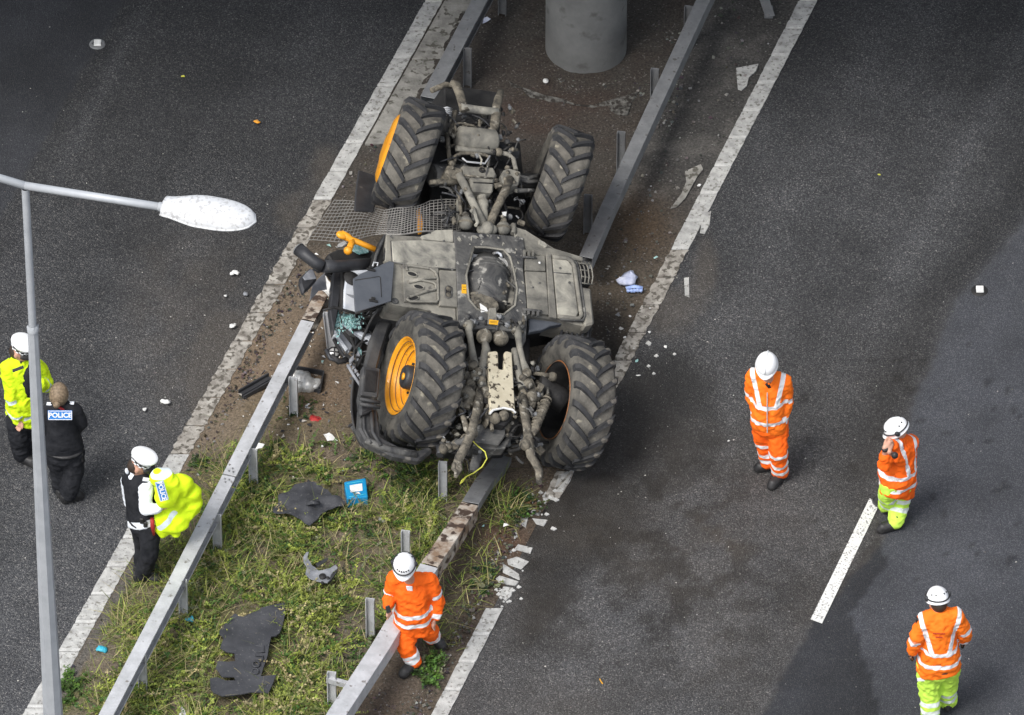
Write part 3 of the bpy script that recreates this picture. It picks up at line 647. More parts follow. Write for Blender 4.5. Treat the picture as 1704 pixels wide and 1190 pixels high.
# ============================================================ OVERTURNED TRACTOR
TR = thing('tractor', 'large overturned dusty tractor with orange wheel rims lying on its crushed cab across the barrier', 'tractor', P(800, 640, 0))
def pt(name, mb, m, parent=None, bevel=0.0, jit=0.0):
    if jit: mb.jitter(jit, 5)
    return mb.build(name, MT[m] if isinstance(m, str) else [MT[q] for q in m], parent or TR, bevel)
def plate(name, pix, m, n=0.0, th=.03, crop=None, bevel=.006, parent=None, jit=0.0, tilt=None):
    f = crop or (lambda x, y: (x, y))
    pts = [T(*f(x, y), n) for x, y in pix]
    a = sum((pts[i][0]*0 for i in range(1)))
    # keep a consistent winding (outward face first)
    nn = sum((np.cross(pts[i]-pts[0], pts[i+1]-pts[0]) for i in range(1, len(pts)-1)), np.zeros(3))
    if np.dot(nn, N_) < 0: pts = pts[::-1]
    mb = MB(); mb.prism(pts[::-1], -N_*th) if False else mb.prism([p-N_*th for p in pts][::-1], N_*th)
    return pt(name, mb, m, parent, bevel, jit)
def rod(name, pix, r, m, n=0.0, crop=None, k=10, parent=None, flat=1.0, jit=0.0):
    f = crop or (lambda x, y: (x, y)); ns = n if hasattr(n, '__len__') else [n]*len(pix)
    mb = MB(); mb.tube([T(*f(x, y), q) for (x, y), q in zip(pix, ns)], r, k, flat=flat, upv=N_); return pt(name, mb, m, parent, 0, jit)
# ---- wheels
def wheel(center, axis, r, w, rim_r, ph, dish, label=None, dirty=False, flatface=False):
    """axis points out of the outer face; upv-phase ph; parts: tyre, rim, hub, tread bars"""
    axis = nz(axis); c = np.array(center)
    e = bpy.data.objects.new('wheel', None); e.empty_display_size = .1; e['_w'] = 1; link(e, TR); del e['_w']
    e.location = Vector(c); e.matrix_parent_inverse = Matrix.Translation(-TR.location)
    if label: e['label'] = label
    up = nz(UPV-axis*np.dot(UPV, axis)); tc = nz(np.cross(axis, up))
    if np.dot(tc, FWD) > 0: tc = -tc                    # toward the camera
    rc = r-.038; h = w/2
    prof = [(-h*.74, rim_r-.01), (-h*.86, rim_r+.02), (-h*.99, rim_r+(rc-rim_r)*.35), (-h*1.0, rim_r+(rc-rim_r)*.6), (-h*.93, rc-.035), (-h*.80, rc-.006), (-h*.4, rc+.004), (0, rc+.008),
            (h*.4, rc+.004), (h*.80, rc-.006), (h*.93, rc-.035), (h*1.0, rim_r+(rc-rim_r)*.6), (h*.99, rim_r+(rc-rim_r)*.35), (h*.86, rim_r+.02), (h*.74, rim_r-.01)]
    mis = [0, 0, 0, 0, 0, 1, 1, 1, 1, 0, 0, 0, 0, 0]
    mb = MB(); mb.lathe(c, axis, prof, 56, mis=mis)
    mb.lathe(c+axis*h*.9, axis, [(0, rim_r+.05), (.012, rim_r+.055), (0.012, rim_r+.06), (0, rim_r+.066)], 56)
    ty = mb.build('tyre', [MT['tyre'], MT['tyre_dust']], e)
    # rim
    mb = MB()
    if dish == 'deep':
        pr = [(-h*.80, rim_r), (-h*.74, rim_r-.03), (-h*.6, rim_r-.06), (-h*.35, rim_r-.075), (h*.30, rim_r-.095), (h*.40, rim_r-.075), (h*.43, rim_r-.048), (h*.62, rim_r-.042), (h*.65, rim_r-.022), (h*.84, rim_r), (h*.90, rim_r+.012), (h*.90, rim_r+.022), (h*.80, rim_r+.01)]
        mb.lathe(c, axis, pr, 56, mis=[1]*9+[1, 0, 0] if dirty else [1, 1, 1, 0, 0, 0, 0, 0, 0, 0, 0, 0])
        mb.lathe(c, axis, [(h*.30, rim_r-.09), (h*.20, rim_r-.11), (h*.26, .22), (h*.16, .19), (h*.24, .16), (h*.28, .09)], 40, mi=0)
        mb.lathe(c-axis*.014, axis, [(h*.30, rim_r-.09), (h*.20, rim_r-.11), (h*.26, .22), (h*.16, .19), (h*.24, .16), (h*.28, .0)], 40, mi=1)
    else:
        pr = [(-h*.80, rim_r), (-h*.6, rim_r-.05), (h*.3, rim_r-.06), (h*.86, rim_r-.015), (h*.92, rim_r+.02), (h*.86, rim_r+.02)]
        mb.lathe(c, axis, pr, 48, mis=[1, 1, 0, 0, 0])
        if flatface: mb.lathe(c, axis, [(h*.6, rim_r-.03), (h*.5, .1), (h*.5, 0)], 40)
        else: mb.lathe(c, axis, [(h*.84, rim_r-.02), (h*1.05, rim_r-.06), (h*1.15, rim_r-.12), (h*1.20, .14), (h*1.24, .10), (h*1.24, 0)], 40)
        mb.lathe(c, axis, [(-h*.1, rim_r-.05), (-h*.05, 0.01)], 40, mi=1)
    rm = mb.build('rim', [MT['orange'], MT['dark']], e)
    if dish == 'deep' and not dirty:
        for hh, rr_ in ((.55, .043), (.38, .080), (.76, .020)):
            g_m = MB(); g_m.tube([c+axis*h*hh+(up*math.cos(t)+tc*math.sin(t))*(rim_r-rr_-.002) for t in [2*math.pi*i/56 for i in range(57)]], .0045, 5, caps=False); g_m.build('rim_step', MT['orange_worn'], rm)
        vs_ = MB(); q_ = c+axis*h*.5+(up*math.cos(2.2)+tc*math.sin(2.2))*(rim_r-.06); vs_.tube([q_, q_+axis*.05], .006, 6); vs_.build('valve', MT['dark'], rm)
    if dish == 'deep':
        mb = MB(); mb.lathe(c, axis, [(h*.20, .122), (h*.66, .118), (h*.76, .104), (h*.78, .07), (h*.74, .06), (h*.74, .0)], 26); hb = mb.build('hub', MT['blackp'], e)
        mb = MB(); mb.lathe(c+axis*h*.74, axis, [(0, .034), (.012, .036), (.016, 0)], 14); mb.build('hub_cap', MT['orange'], e)
        mb = MB()
        for j in range(10):
            th = 2*math.pi*j/10; q = c+(up*math.cos(th)+tc*math.sin(th))*.175+axis*h*.20
            mb.lathe(q, axis, [(0, .014), (.03, .013), (.034, 0)], 6)
        mb.build('wheel_nuts', MT['dark'], e)
    if dirty:
        mb = MB(); mb.lathe(c, axis, [(-h*.84, rim_r+.008), (-h*.88, rim_r+.004), (-h*.86, rim_r-.004)], 56); mb.build('rim_flange', MT['orange_worn'], rm)
    # tread bars: one mesh per side, instanced round the tyre
    nl = int(2*math.pi*r/.205)
    # local frame for the bar mesh: x=axis, y=tangent, z=radial
    def bar(side):
        mb = MB(); n = 7; lw = .030; vs = []
        for i in range(n+1):
            t = i/n; x = side*(-.018+t*(h*1.0+.018)); a = (1.0*t**.85)*.235/r*.9
            rr = r if t < .8 else r-.055*((t-.8)/.2)**1.5
            rb = rr-.055; wd = lw*(1.0+.18*t)/r
            for (da, rad) in ((-wd*1.15, rb), (-wd*.82, rr), (wd*.82, rr), (wd*1.15, rb)):
                A = a+da; vs.append((x, rad*math.sin(A), rad*math.cos(A)))
        fs = []
        for i in range(n):
            for j in range(3): fs.append((i*4+j, i*4+j+1, (i+1)*4+j+1, (i+1)*4+j))
        fs += [(3, 2, 1, 0), (n*4, n*4+1, n*4+2, n*4+3)]
        if side < 0: fs = [f[::-1] for f in fs]
        mb.add(vs, fs, 0, False); me = mb.mesh('tread_bar', MT['lug']); return me
    mes = {1: bar(1), -1: bar(-1)}
    # orientation: increasing angle on the camera side must run up the picture
    sgn = 1
    M0 = None
    z0 = tc; y0 = up; x0 = np.cross(y0, z0)
    for side in (1, -1):
        for i in range(nl):
            th = ph+2*math.pi*(i+(.5 if side < 0 else 0))/nl
            zz = z0*math.cos(th)+y0*math.sin(th); yy = -z0*math.sin(th)+y0*math.cos(th)
            Mx = Matrix(((x0[0], yy[0], zz[0], 0), (x0[1], yy[1], zz[1], 0), (x0[2], yy[2], zz[2], 0), (0, 0, 0, 1)))
            o = bpy.data.objects.new('tread_bar', mes[side]); COL.objects.link(o); o.parent = e; o.matrix_basis = Mx
            if not o.modifiers: pass
    return e
AX_REAR_L = -R_
wheel(T(700, 632, -.20), -R_, .655, .48, .365, .02, 'deep')
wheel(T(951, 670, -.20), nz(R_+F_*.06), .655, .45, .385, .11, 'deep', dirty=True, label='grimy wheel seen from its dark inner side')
FA = nz((-.945, .178, .276)); FB = nz((.94, -.14, -.30))
wheel(T(680, 259, -.20), FA, .565, .44, .40, .05, 'cone')
wheel(T(927, 305, -.20), FB, .565, .44, .36, .0, 'cone', flatface=True, label='dusty wheel with its rim hidden')

# ---- dark body mass under the belly: gearbox, engine, crushed cab and bonnet
def block(name, pix, m, n_top, n_bot, crop=None, jit=.02, bevel=.015):
    return plate(name, pix, m, n_top, n_top-n_bot, crop, bevel, None, jit)
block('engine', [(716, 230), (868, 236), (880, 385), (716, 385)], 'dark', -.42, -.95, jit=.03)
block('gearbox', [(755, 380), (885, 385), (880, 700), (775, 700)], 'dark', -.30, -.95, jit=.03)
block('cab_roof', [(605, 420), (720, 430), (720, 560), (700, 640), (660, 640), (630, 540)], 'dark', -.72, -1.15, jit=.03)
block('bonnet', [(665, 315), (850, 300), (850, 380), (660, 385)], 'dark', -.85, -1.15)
cc_ = [T(x, y, -.62) for x, y in ((668, 430), (850, 425), (850, 520), (790, 560), (700, 540))]
mb = MB(); mb.prism([np.array((p[0]+.05*math.sin(p[1]*9), p[1]+.15, .03)) for p in cc_], (0, 0, .5)); mb.prism([p-np.array((0, 0, .55)) for p in cc_], (0, 0, .55)); mb.jitter(.05, 4); pt('crushed_cab', mb, 'dark', None, .02)
# ---- belly plates
C7 = c7
lp = plate('belly_panel', [(320, 115), (560, 128), (600, 105), (640, 85), (752, 80), (775, 700), (700, 660), (610, 612), (540, 590), (455, 582), (350, 562), (338, 545), (352, 300), (312, 285)], 'dust', .0, .26, C7, .01)
plate('upper_cover', [(356, 155), (560, 152), (770, 170), (770, 338), (560, 325), (365, 292)], 'cream', .034, .04, C7, .006)
plate('flap', [(545, 125), (590, 112), (640, 88), (750, 84), (752, 165), (560, 148)], 'cream', .028, .03, C7, .004)
# step plate with pressed loops
plate('step_plate', [(428, 300), (660, 325), (658, 556), (436, 546)], 'dust', .026, .03, C7, .008)
for lp_ in ([(455, 350), (450, 325), (470, 318), (600, 335), (640, 362), (645, 400), (560, 400), (465, 420)], [(465, 425), (540, 410), (620, 425), (640, 440), (642, 470), (560, 490), (470, 520)],
            [(468, 520), (455, 535), (470, 548), (640, 552), (655, 540), (652, 400), (640, 362)]):
    rod('pressed_loop', lp_, .013, 'dust', .040, C7, 8)
for (x, y, a) in ((488, 372, .28), (530, 455, .22), (498, 528, -.18)):
    pts = [(x+34*math.cos(t)*math.cos(a)-15*math.sin(t)*math.sin(a), y+34*math.cos(t)*math.sin(a)+15*math.sin(t)*math.cos(a)) for t in [i*math.pi/7 for i in range(14)]]
    plate('slot', pts, 'dark', .032, .01, C7, 0)
    rod('slot_rim', pts+[pts[0]], .006, 'dust', .034, C7, 6)
plate('drain_plate', [(664, 345), (772, 350), (780, 582), (664, 572)], 'dust', .036, .04, C7, .006)
ov = [(722+22*math.cos(t), 487+math.copysign(18, math.sin(t))+20*math.sin(t)) for t in [i*math.pi/9+.01 for i in range(18)]]
plate('drain_slot', ov, 'dark', .041, .01, C7, 0); rod('drain_rim', ov+[ov[0]], .006, 'dust_dark', .043, C7, 6)
for (x, y) in ((722, 468), (722, 507)):
    mb = MB(); mb.lathe(T(*C7(x, y), .040), N_, [(0, .028), (.010, .026), (.013, 0)], 14); pt('drain_plug', mb, 'casting')
for (x, y, r_) in ((375, 548, .035),):
    mb = MB(); mb.lathe(T(*C7(x, y), .0), N_, [(0, r_), (.012, r_), (.014, r_*.55), (.004, r_*.5), (.004, 0)], 16); pt('grommet', mb, 'dust_dark')
rod('seam', [(768, 165), (776, 420), (782, 690)], .010, 'dust', .015, C7, 6)
rod('edge_fold', [(352, 160), (360, 290), (356, 420), (350, 550)], .010, 'dust_dark', .015, C7, 6)
rod('edge_fold', [(360, 295), (560, 322), (760, 345)], .008, 'dust_dark', .024, C7, 6)
for (x, y) in ((372, 290), (350, 130), (640, 320), (520, 310), (745, 345), (600, 108), (700, 560), (610, 560), (690, 160), (420, 170)):
    mb = MB(); mb.lathe(T(*C7(x, y), .024), N_, [(0, .013), (.009, .012), (.011, 0)], 6); pt('bolt', mb, 'dust_dark')
# hanging door (side box lid)
dp = [(108, 402), (150, 372), (345, 286), (372, 300), (352, 545), (122, 618)]
dr = plate('side_door', dp, 'doorgrey', .05, .02, C7, .004)
rod('door_press', [(120, 412), (275, 388), (283, 395), (290, 520)], .004, 'dark', .052, C7, 6, dr)
for (x, y) in ((222, 345), (238, 545)):
    mb = MB(); q = T(*C7(x, y), .058); mb.box(q, R_*.045, F_*.012, N_*.008); mb.box(q+F_*.03, R_*.02, F_*.012, N_*.01); mb.build('catch', MT['dark'], dr, .003)
rod('handle', [(232, 322), (240, 297), (268, 300), (262, 318)], .008, 'galv', .07, C7, 6)
# chassis frame with the big opening
outer = [(752, 92), (980, 108), (1205, 130), (1215, 205), (1205, 330), (1228, 560), (1228, 690), (1180, 742), (1000, 722), (790, 716), (780, 500), (770, 250)]
inner = [(885, 198), (960, 200), (1075, 215), (1118, 262), (1140, 340), (1165, 470), (1150, 575), (1075, 634), (985, 625), (905, 598), (852, 535), (836, 380)]
mb = MB(); mb.ring([T(*C7(*p), .045) for p in outer][::-1], [T(*C7(*p), .045) for p in inner][::-1], -N_*.14); pt('chassis_frame', mb, 'dust_dark', None, .012)
rod('frame_lip', inner+[inner[0]], .012, 'dust', .048, C7, 6)
plate('crossmember', [(862, 236), (1105, 268), (1128, 322), (850, 292)], 'foil', -.03, .04, C7, .008)
rod('pipe_bend', [(1010, 240), (1035, 232), (1058, 245), (1062, 262)], .014, 'white', .0, C7, 8)
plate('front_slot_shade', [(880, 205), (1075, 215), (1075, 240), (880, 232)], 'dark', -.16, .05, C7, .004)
mb = MB(); mb.tube([T(*C7(940, 335), -.20), T(*C7(950, 400), -.16), T(*C7(955, 480), -.15), T(*C7(960, 610), -.16)], [.20, .245, .25, .20], 22, upv=N_); pt('gear_housing', mb, ['dust_dark'], None, 0, .006)
for (y, r_) in ((345, .225), (395, .262), (470, .262)):
    mb = MB(); mb.tube([T(*C7(950, y), -.17), T(*C7(951, y+14), -.17)], r_, 22, upv=N_); pt('housing_flange', mb, 'dust_dark')
plate('sump_cover', [(862, 480), (900, 470), (960, 500), (1040, 520), (1060, 580), (1030, 612), (960, 600), (880, 560)], 'casting', .045, .10, C7, .02, None, .01)
mb = MB(); mb.tube([T(*C7(1118, 410), -.12), T(*C7(1118, 615), -.12)], .085, 18, upv=N_); pt('air_cylinder', mb, 'dust')
mb = MB(); mb.lathe(T(*C7(1060, 480), .03), N_, [(-.1, .05), (0, .05), (.01, .03), (.01, 0)], 12); pt('boss', mb, 'casting')
rod('hose', [(1060, 320), (1100, 350), (1135, 385), (1128, 440)], .018, 'dark', -.06, C7)
rod('hose', [(1140, 330), (1160, 450), (1150, 580)], .012, 'casting', -.02, C7)
plate('torn_sheet', [(925, 560), (968, 588), (978, 612), (935, 618)], 'white_scrap', .06, .008, C7, 0, None, .01)
plate('bracket', [(985, 588), (1030, 586), (1040, 700), (975, 690)], 'dust', .075, .03, C7, .008)
plate('label_sticker', [(808, 438), (836, 440), (838, 498), (806, 495)], 'yellow', .049, .003, C7, 0)
plate('label_sticker', [(985, 664), (1044, 672), (1042, 700), (983, 694)], 'yellow', .079, .003, C7, 0)
for (x, y, s_) in ((824, 456, 1), (824, 472, 1)): plate('print_line', [(x-9, y-2), (x+9, y-1), (x+9, y+2), (x-9, y+1)], 'dark', .0505, .001, C7, 0)
for (x, y, s_) in ((1012, 678, 1), (1014, 686, 1)): plate('print_line', [(x-22, y-3), (x+22, y), (x+22, y+2), (x-22, y-1)], 'dark', .0805, .001, C7, 0)
# light scrapes of mud on the frame
for k in range(26):
    x = random.uniform(1150, 1205) if k % 2 else random.uniform(775, 1180); y = random.uniform(210, 560) if k % 2 else random.uniform(110, 180)
    a = random.uniform(.6, 1.5); l_ = random.uniform(10, 34); dx, dy = math.cos(a)*l_, math.sin(a)*l_
    plate('mud_smear', [(x-dx*.5, y-dy*.5), (x+4, y), (x+dx*.5, y+dy*.5), (x-5, y+3)], 'cream', .052, .006, C7, 0)
# ---- right-hand side: battery lid, bar, tank cover
plate('tank_box', [(1205, 215), (1400, 240), (1540, 275), (1575, 450), (1640, 465), (1662, 690), (1600, 706), (1420, 665), (1230, 640)], 'dust', -.005, .30, C7, .012)
plate('ridge_panel', [(1155, 66), (1230, 92), (1330, 160), (1350, 195), (1500, 235), (1590, 262), (1592, 284), (1400, 262), (1218, 235), (1210, 200), (1160, 150)], 'dust', .012, .05, C7, .01)
plate('ridge_tab', [(1305, 150), (1345, 165), (1362, 190), (1350, 200), (1305, 175)], 'cream', .03, .03, C7, .006)
plate('battery_lid', [(1215, 250), (1345, 252), (1350, 350), (1215, 345)], 'dust', .036, .04, C7, .008)
plate('battery_lid', [(1215, 352), (1352, 357), (1370, 632), (1232, 606)], 'dust', .036, .04, C7, .008)
plate('strap_bar', [(1352, 238), (1385, 242), (1422, 655), (1372, 645)], 'dust', .045, .03, C7, .008)
plate('tank_cover', [(1392, 262), (1490, 278), (1520, 320), (1560, 620), (1545, 650), (1426, 635)], 'cream', .036, .04, C7, .008)
rod('cover_rail', [(1390, 262), (1480, 272), (1515, 290), (1532, 320), (1572, 600), (1578, 640), (1560, 660), (1425, 645)], .022, 'dust', .040, C7, 10)
rod('cover_rail', [(1490, 262), (1545, 300), (1560, 350), (1600, 640), (1585, 672), (1440, 662)], .014, 'dust_dark', .03, C7, 8)
plate('corner_block', [(1560, 448), (1640, 462), (1662, 690), (1600, 704), (1590, 600)], 'dust', .03, .12, C7, .02)
rod('lid_crease', [(1395, 362), (1512, 372)], .006, 'dust_dark', .037, C7, 6)
for (x, y) in ((1215, 235), (1245, 240), (1270, 238)):
    plate('hinge', [(x-10, y-22), (x+6, y-20), (x+6, y+22), (x-10, y+20)], 'dust', .055, .03, C7, .004)
rod('hinge_pin', [(1195, 262), (1285, 268)], .012, 'dust_dark', .05, C7)
rod('hinge_pin', [(1195, 598), (1320, 612)], .014, 'dust_dark', .05, C7)
for (x, y) in ((1240, 612), (1270, 615), (1300, 620), (1215, 606)):
    plate('hinge', [(x-8, y-16), (x+8, y-16), (x+8, y+18), (x-8, y+18)], 'dust_dark', .06, .04, C7, .004)
for (x, y) in ((1308, 300), (1262, 458), (1440, 335), (1500, 428), (1305, 430), (1228, 262)):
    mb = MB(); mb.lathe(T(*C7(x, y), .037), N_, [(0, .014), (.008, .012), (.01, 0)], 6); pt('bolt', mb, 'dust_dark' if x != 1308 else 'white_scrap')
plate('latch', [(1488, 608), (1512, 610), (1512, 628), (1488, 626)], 'dust_dark', .035, .02, C7, .003)
# headlamp style guard at the corner
for i in range(5):
    x0_ = 1530+i*24; rod('guard_bar', [(x0_, 286+i*3), (x0_+18, 330), (x0_+26, 390), (x0_+22-i*1, 440)], .007, 'dust', [.0, .03, .03, .0], C7, 6)
for i in range(4):
    y0_ = 300+i*42; rod('guard_bar', [(1532, y0_), (1585, y0_+4), (1638, y0_+12)], .007, 'dust', [.01, .035, .01], C7, 6)
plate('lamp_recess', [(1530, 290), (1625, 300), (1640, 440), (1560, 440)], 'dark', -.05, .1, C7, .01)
# lower right arch between body and wheel
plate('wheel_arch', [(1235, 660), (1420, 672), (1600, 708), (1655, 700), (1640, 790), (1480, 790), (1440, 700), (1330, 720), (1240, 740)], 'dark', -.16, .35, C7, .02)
for i in range(6): plate('mud_flap_rib', [(1450+i*34, 715), (1462+i*34, 715), (1455+i*34, 790), (1440+i*34, 790)], 'blackp', -.14, .04, C7, .004)
plate('arch_skin', [(1240, 655), (1420, 672), (1470, 690), (1380, 705), (1330, 730), (1242, 745)], 'doorgrey', -.05, .06, C7, .008)
plate('linkage_plate', [(1185, 720), (1228, 690), (1220, 800), (1190, 860), (1182, 800)], 'dust_dark', -.02, .06, C7, .006)

# ---- front axle and linkage
C1 = c1
rod('linkage_arm', [(792, 55), (820, 62), (838, 110), (855, 165), (862, 190)], [.045, .05, .045, .045, .05], 'casting', [-.02, 0, .03, .06, .06], C1, 8, flat=.6, jit=.008)
rod('linkage_arm', [(1040, 88), (1030, 130), (1018, 170), (1018, 205), (1008, 260), (985, 330)], [.03, .045, .045, .05, .05, .03], 'casting', [0, .02, .05, .06, .05, .0], C1, 8, flat=.6, jit=.008)
rod('cross_shaft', [(842, 172), (900, 182), (960, 190), (1022, 196)], .042, 'cream', .05, C1, 12)
rod('stay', [(820, 190), (800, 260), (785, 300)], .018, 'casting', 0, C1)
rod('stay', [(775, 300), (782, 380), (790, 450)], .022, 'casting', .0, C1)
rod('stay', [(935, 235), (932, 290)], .016, 'casting', .0, C1); rod('stay', [(990, 250), (945, 285)], .012, 'dark', .0, C1)
rod('stay', [(700, 90), (770, 60), (800, 70)], .03, 'casting', -.1, C1); 
for k in range(5): rod('spring_coil', [(752, 178+k*9), (775, 172+k*9), (800, 180+k*9)], .008, 'galv', [-.02, .02, -.02], C1, 6)
rod('stay', [(812, 255), (840, 250), (905, 262), (925, 280)], .012, 'casting', .06, C1)
rod('stay', [(812, 255), (820, 290)], .012, 'casting', .06, C1)
block('front_frame', [(760, 60), (1040, 90), (1030, 330), (770, 330)], 'dark', -.34, -.8, C1, .03)
mb = MB(); a_, b_ = T(*C1(822, 322), .02), T(*C1(1014, 342), .02); d_ = nz(b_-a_)
mb.lathe(a_, d_, [(-.0, .0), (.0, .09), (.03, .122), (np.linalg.norm(b_-a_)-.03, .122), (np.linalg.norm(b_-a_), .09), (np.linalg.norm(b_-a_), 0)], 26); pt('air_tank', mb, 'dust')
for (x, y) in ((900, 305), (925, 312)):
    mb = MB(); mb.lathe(T(*C1(x, y), .12), N_, [(0, .018), (.02, .016), (.02, 0)], 8); pt('tank_boss', mb, 'casting')
rod('crossover_pipe', [(820, 372), (900, 384), (1028, 392)], .030, 'dust', .03, C1, 12)
rod('crossover_pipe', [(1028, 392), (1075, 402), (1100, 425), (1112, 480)], .024, 'dust', .03, C1, 12)
rod('brake_pipe', [(812, 440), (815, 412), (840, 398), (900, 398), (960, 405), (980, 415), (975, 455)], .018, 'casting', .04, C1, 10)
rod('brake_pipe', [(850, 420), (870, 438), (960, 448), (985, 410)], .010, 'galv', .06, C1, 8)
rod('brake_pipe', [(930, 400), (945, 430), (940, 452)], .010, 'cream', .06, C1, 8)
for (x, y, r_) in ((1028, 392, .045), (1070, 470, .03), (945, 478, .035), (800, 448, .035)):
    mb = MB(); mb.ball(T(*C1(x, y), .04), r_, 12); pt('pipe_joint', mb, 'casting')
plate('axle_housing', [(848, 448), (900, 455), (1005, 462), (1020, 500), (1010, 540), (890, 520), (845, 500)], 'dust', .06, .30, C1, .025, None, .01)
plate('axle_housing', [(888, 505), (1008, 520), (1004, 588), (895, 580)], 'dust', .09, .32, C1, .02, None, .01)
rod('housing_rib', [(860, 505), (1004, 520)], .010, 'casting', .10, C1, 6); rod('housing_rib', [(905, 540), (1000, 545)], .008, 'dark', .092, C1, 6)
mb = MB(); mb.lathe(T(*C1(944, 482), .06), N_, [(0, .03), (.02, .03), (.02, .015), (0, .014)], 12); pt('filler_plug', mb, 'dark')
plate('axle_bracket', [(780, 452), (850, 470), (862, 510), (832, 522), (800, 510), (772, 480)], 'casting', .08, .16, C1, .015, None, .01)
plate('axle_bracket', [(1050, 478), (1078, 468), (1138, 488), (1128, 550), (1095, 556), (1050, 540), (1040, 505)], 'dust', .08, .16, C1, .015, None, .01)
for (x, y) in ((800, 470), (835, 500), (1070, 492), (1115, 500), (1100, 540), (1058, 525)):
    mb = MB(); mb.lathe(T(*C1(x, y), .08), N_, [(0, .022), (.02, .02), (.022, 0)], 6); pt('bolt', mb, 'casting')
rod('trailing_arm', [(832, 500), (870, 570), (910, 660), (962, 752)], [.042, .04, .04, .045], 'dust', [.08, .08, .06, .03], C1, 8, jit=.004)
rod('trailing_arm', [(1085, 520), (1060, 580), (1020, 660), (980, 752)], [.042, .042, .04, .045], 'casting', [.08, .08, .06, .03], C1, 8, jit=.004)
mb = MB(); mb.ball(T(*C1(970, 764), .03), .075, 14); mb.ball(T(*C1(945, 772), .02), .05, 12); mb.ball(T(*C1(1000, 772), .02), .05, 12); pt('ball_joint', mb, 'dust', None, 0, .01)
for (x, y) in ((866, 574), (910, 690), (905, 668)):
    mb = MB(); mb.ball(T(*C1(x, y), .10), .022, 8); pt('arm_nut', mb, 'casting')
rod('arm_bracket', [(893, 680), (905, 670), (925, 735), (915, 750)], .018, 'cream', .11, C1)
rod('axle_beam', [(700, 505), (760, 500), (840, 505), (900, 520)], [.12, .10, .11, .12], 'dust_dark', -.14, C1, 14, jit=.01)
rod('axle_beam', [(1010, 530), (1110, 540), (1215, 545)], [.12, .09, .10], 'dark', -.14, C1, 14, jit=.01)
rod('tie_rod', [(690, 538), (760, 535), (845, 548)], [.024, .028, .018], 'casting', 0, C1, 10)
rod('tie_rod', [(1010, 555), (1120, 580), (1200, 578)], [.022, .026, .02], 'dust_dark', -.02, C1, 10)
for s_ in range(2): rod('drag_link', [(1120+s_*10, 510+s_*12), (1170, 520+s_*16), (1222, 505+s_*30)], .022, 'dust_dark', -.05, C1, 8)
mb = MB(); mb.lathe(T(*C1(942, 585), -.0), -F_, [(0, .07), (.05, .072), (.06, .05), (.12, .05), (.13, .066), (.19, .06), (.2, .05), (.38, .055)], 18); pt('drive_shaft', mb, 'dust')
for (x, y) in ((866, 738), (1050, 764)):
    c_ = T(*C1(x, y), .02); mb = MB(); mb.ball(c_, .072, 20); s_ = pt('accumulator', mb, 'dust')
    mb = MB(); mb.lathe(c_, nz(F_+N_*.3), [(-.012, .074), (0, .076), (.012, .074)], 22); mb.lathe(c_, nz(F_+N_*.3), [(.06, .035), (.10, .030), (.105, 0)], 12); mb.build('collar', MT['casting'], s_)
rod('shock', [(832, 560), (838, 640), (845, 700)], .018, 'casting', .0, C1); rod('shock', [(1100, 745), (1098, 790)], .028, 'dust', .02, C1)
for (a, b) in (((855, 600), (862, 705)), ((1010, 620), (1040, 735)), ((1030, 600), (1070, 700))): rod('hose', [a, ((a[0]+b[0])/2+8, (a[1]+b[1])/2), b], .014, 'dark', -.05, C1)
rod('steering_cylinder', [(905, 655), (915, 720), (925, 780)], .04, 'dust_dark', -.10, C1); rod('steering_cylinder', [(985, 640), (975, 700)], .04, 'dust_dark', -.12, C1)
for i in range(10):
    x = random.uniform(700, 1130); y = random.uniform(240, 700); a = random.uniform(0, 3.1)
    rod('hose', [(x, y), (x+30*math.cos(a)+8, y+30*math.sin(a)), (x+70*math.cos(a), y+70*math.sin(a))], .012, random.choice(('dark', 'casting', 'dust_dark')), -.25, C1, 8)
plate('guard', [(1030, 350), (1075, 345), (1105, 368), (1080, 385), (1040, 378)], 'blackp', -.02, .02, C1, .004); plate('guard', [(1090, 380), (1132, 384), (1125, 420), (1100, 430)], 'blackp', -.05, .01, C1, .004)
plate('side_member', [(830, 560), (848, 560), (850, 690), (838, 760), (828, 700)], 'dust', -.02, .05, C1, .006)
plate('rear_arch', [(1110, 755), (1160, 770), (1300, 860), (1430, 900), (1440, 915), (1300, 900), (1150, 850), (1105, 800)], 'dust', -.05, .06, C1, .008)
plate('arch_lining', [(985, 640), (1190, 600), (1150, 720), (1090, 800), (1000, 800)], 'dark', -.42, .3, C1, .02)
plate('white_chip', [(1044, 684), (1066, 682), (1064, 704), (1050, 704)], 'white_scrap', .04, .006, C1, 0)
# ---- rear linkage
C6 = c6
for (x, y) in ((419, 160), (528, 172)):
    c_ = T(*C6(x, y), .02); mb = MB(); mb.ball(c_, .079, 22); s_ = pt('accumulator', mb, 'casting')
    mb = MB(); mb.tube([c_+UPV*.06+N_*.03, c_+N_*.081, c_-UPV*.06+N_*.03], .008, 6); mb.build('weld_seam', MT['dust'], s_)
rod('spring_rod', [(322, 72), (318, 120), (332, 200), (345, 300), (352, 360)], [.045, .035, .03, .04, .055], 'dust', [.04, .06, .06, .04, .02], C6, 12)
rod('spring_rod', [(636, 108), (645, 160), (655, 240), (672, 320), (692, 392)], [.045, .035, .03, .032, .055], 'dust', [.04, .06, .06, .04, .02], C6, 12)
for (x, y) in ((320, 75), (640, 115)):
    plate('clevis', [(x-28, y-20), (x+22, y-18), (x+24, y+20), (x-24, y+20)], 'dust', .07, .05, C6, .012); rod('clevis_pin', [(x-36, y+12), (x+38, y+14)], .016, 'casting', .06, C6)
rod('radius_rod', [(425, 205), (432, 250), (405, 370), (398, 430), (410, 500)], [.035, .045, .04, .045, .05], 'dust', [.03, .04, .05, .05, .02], C6, 8)
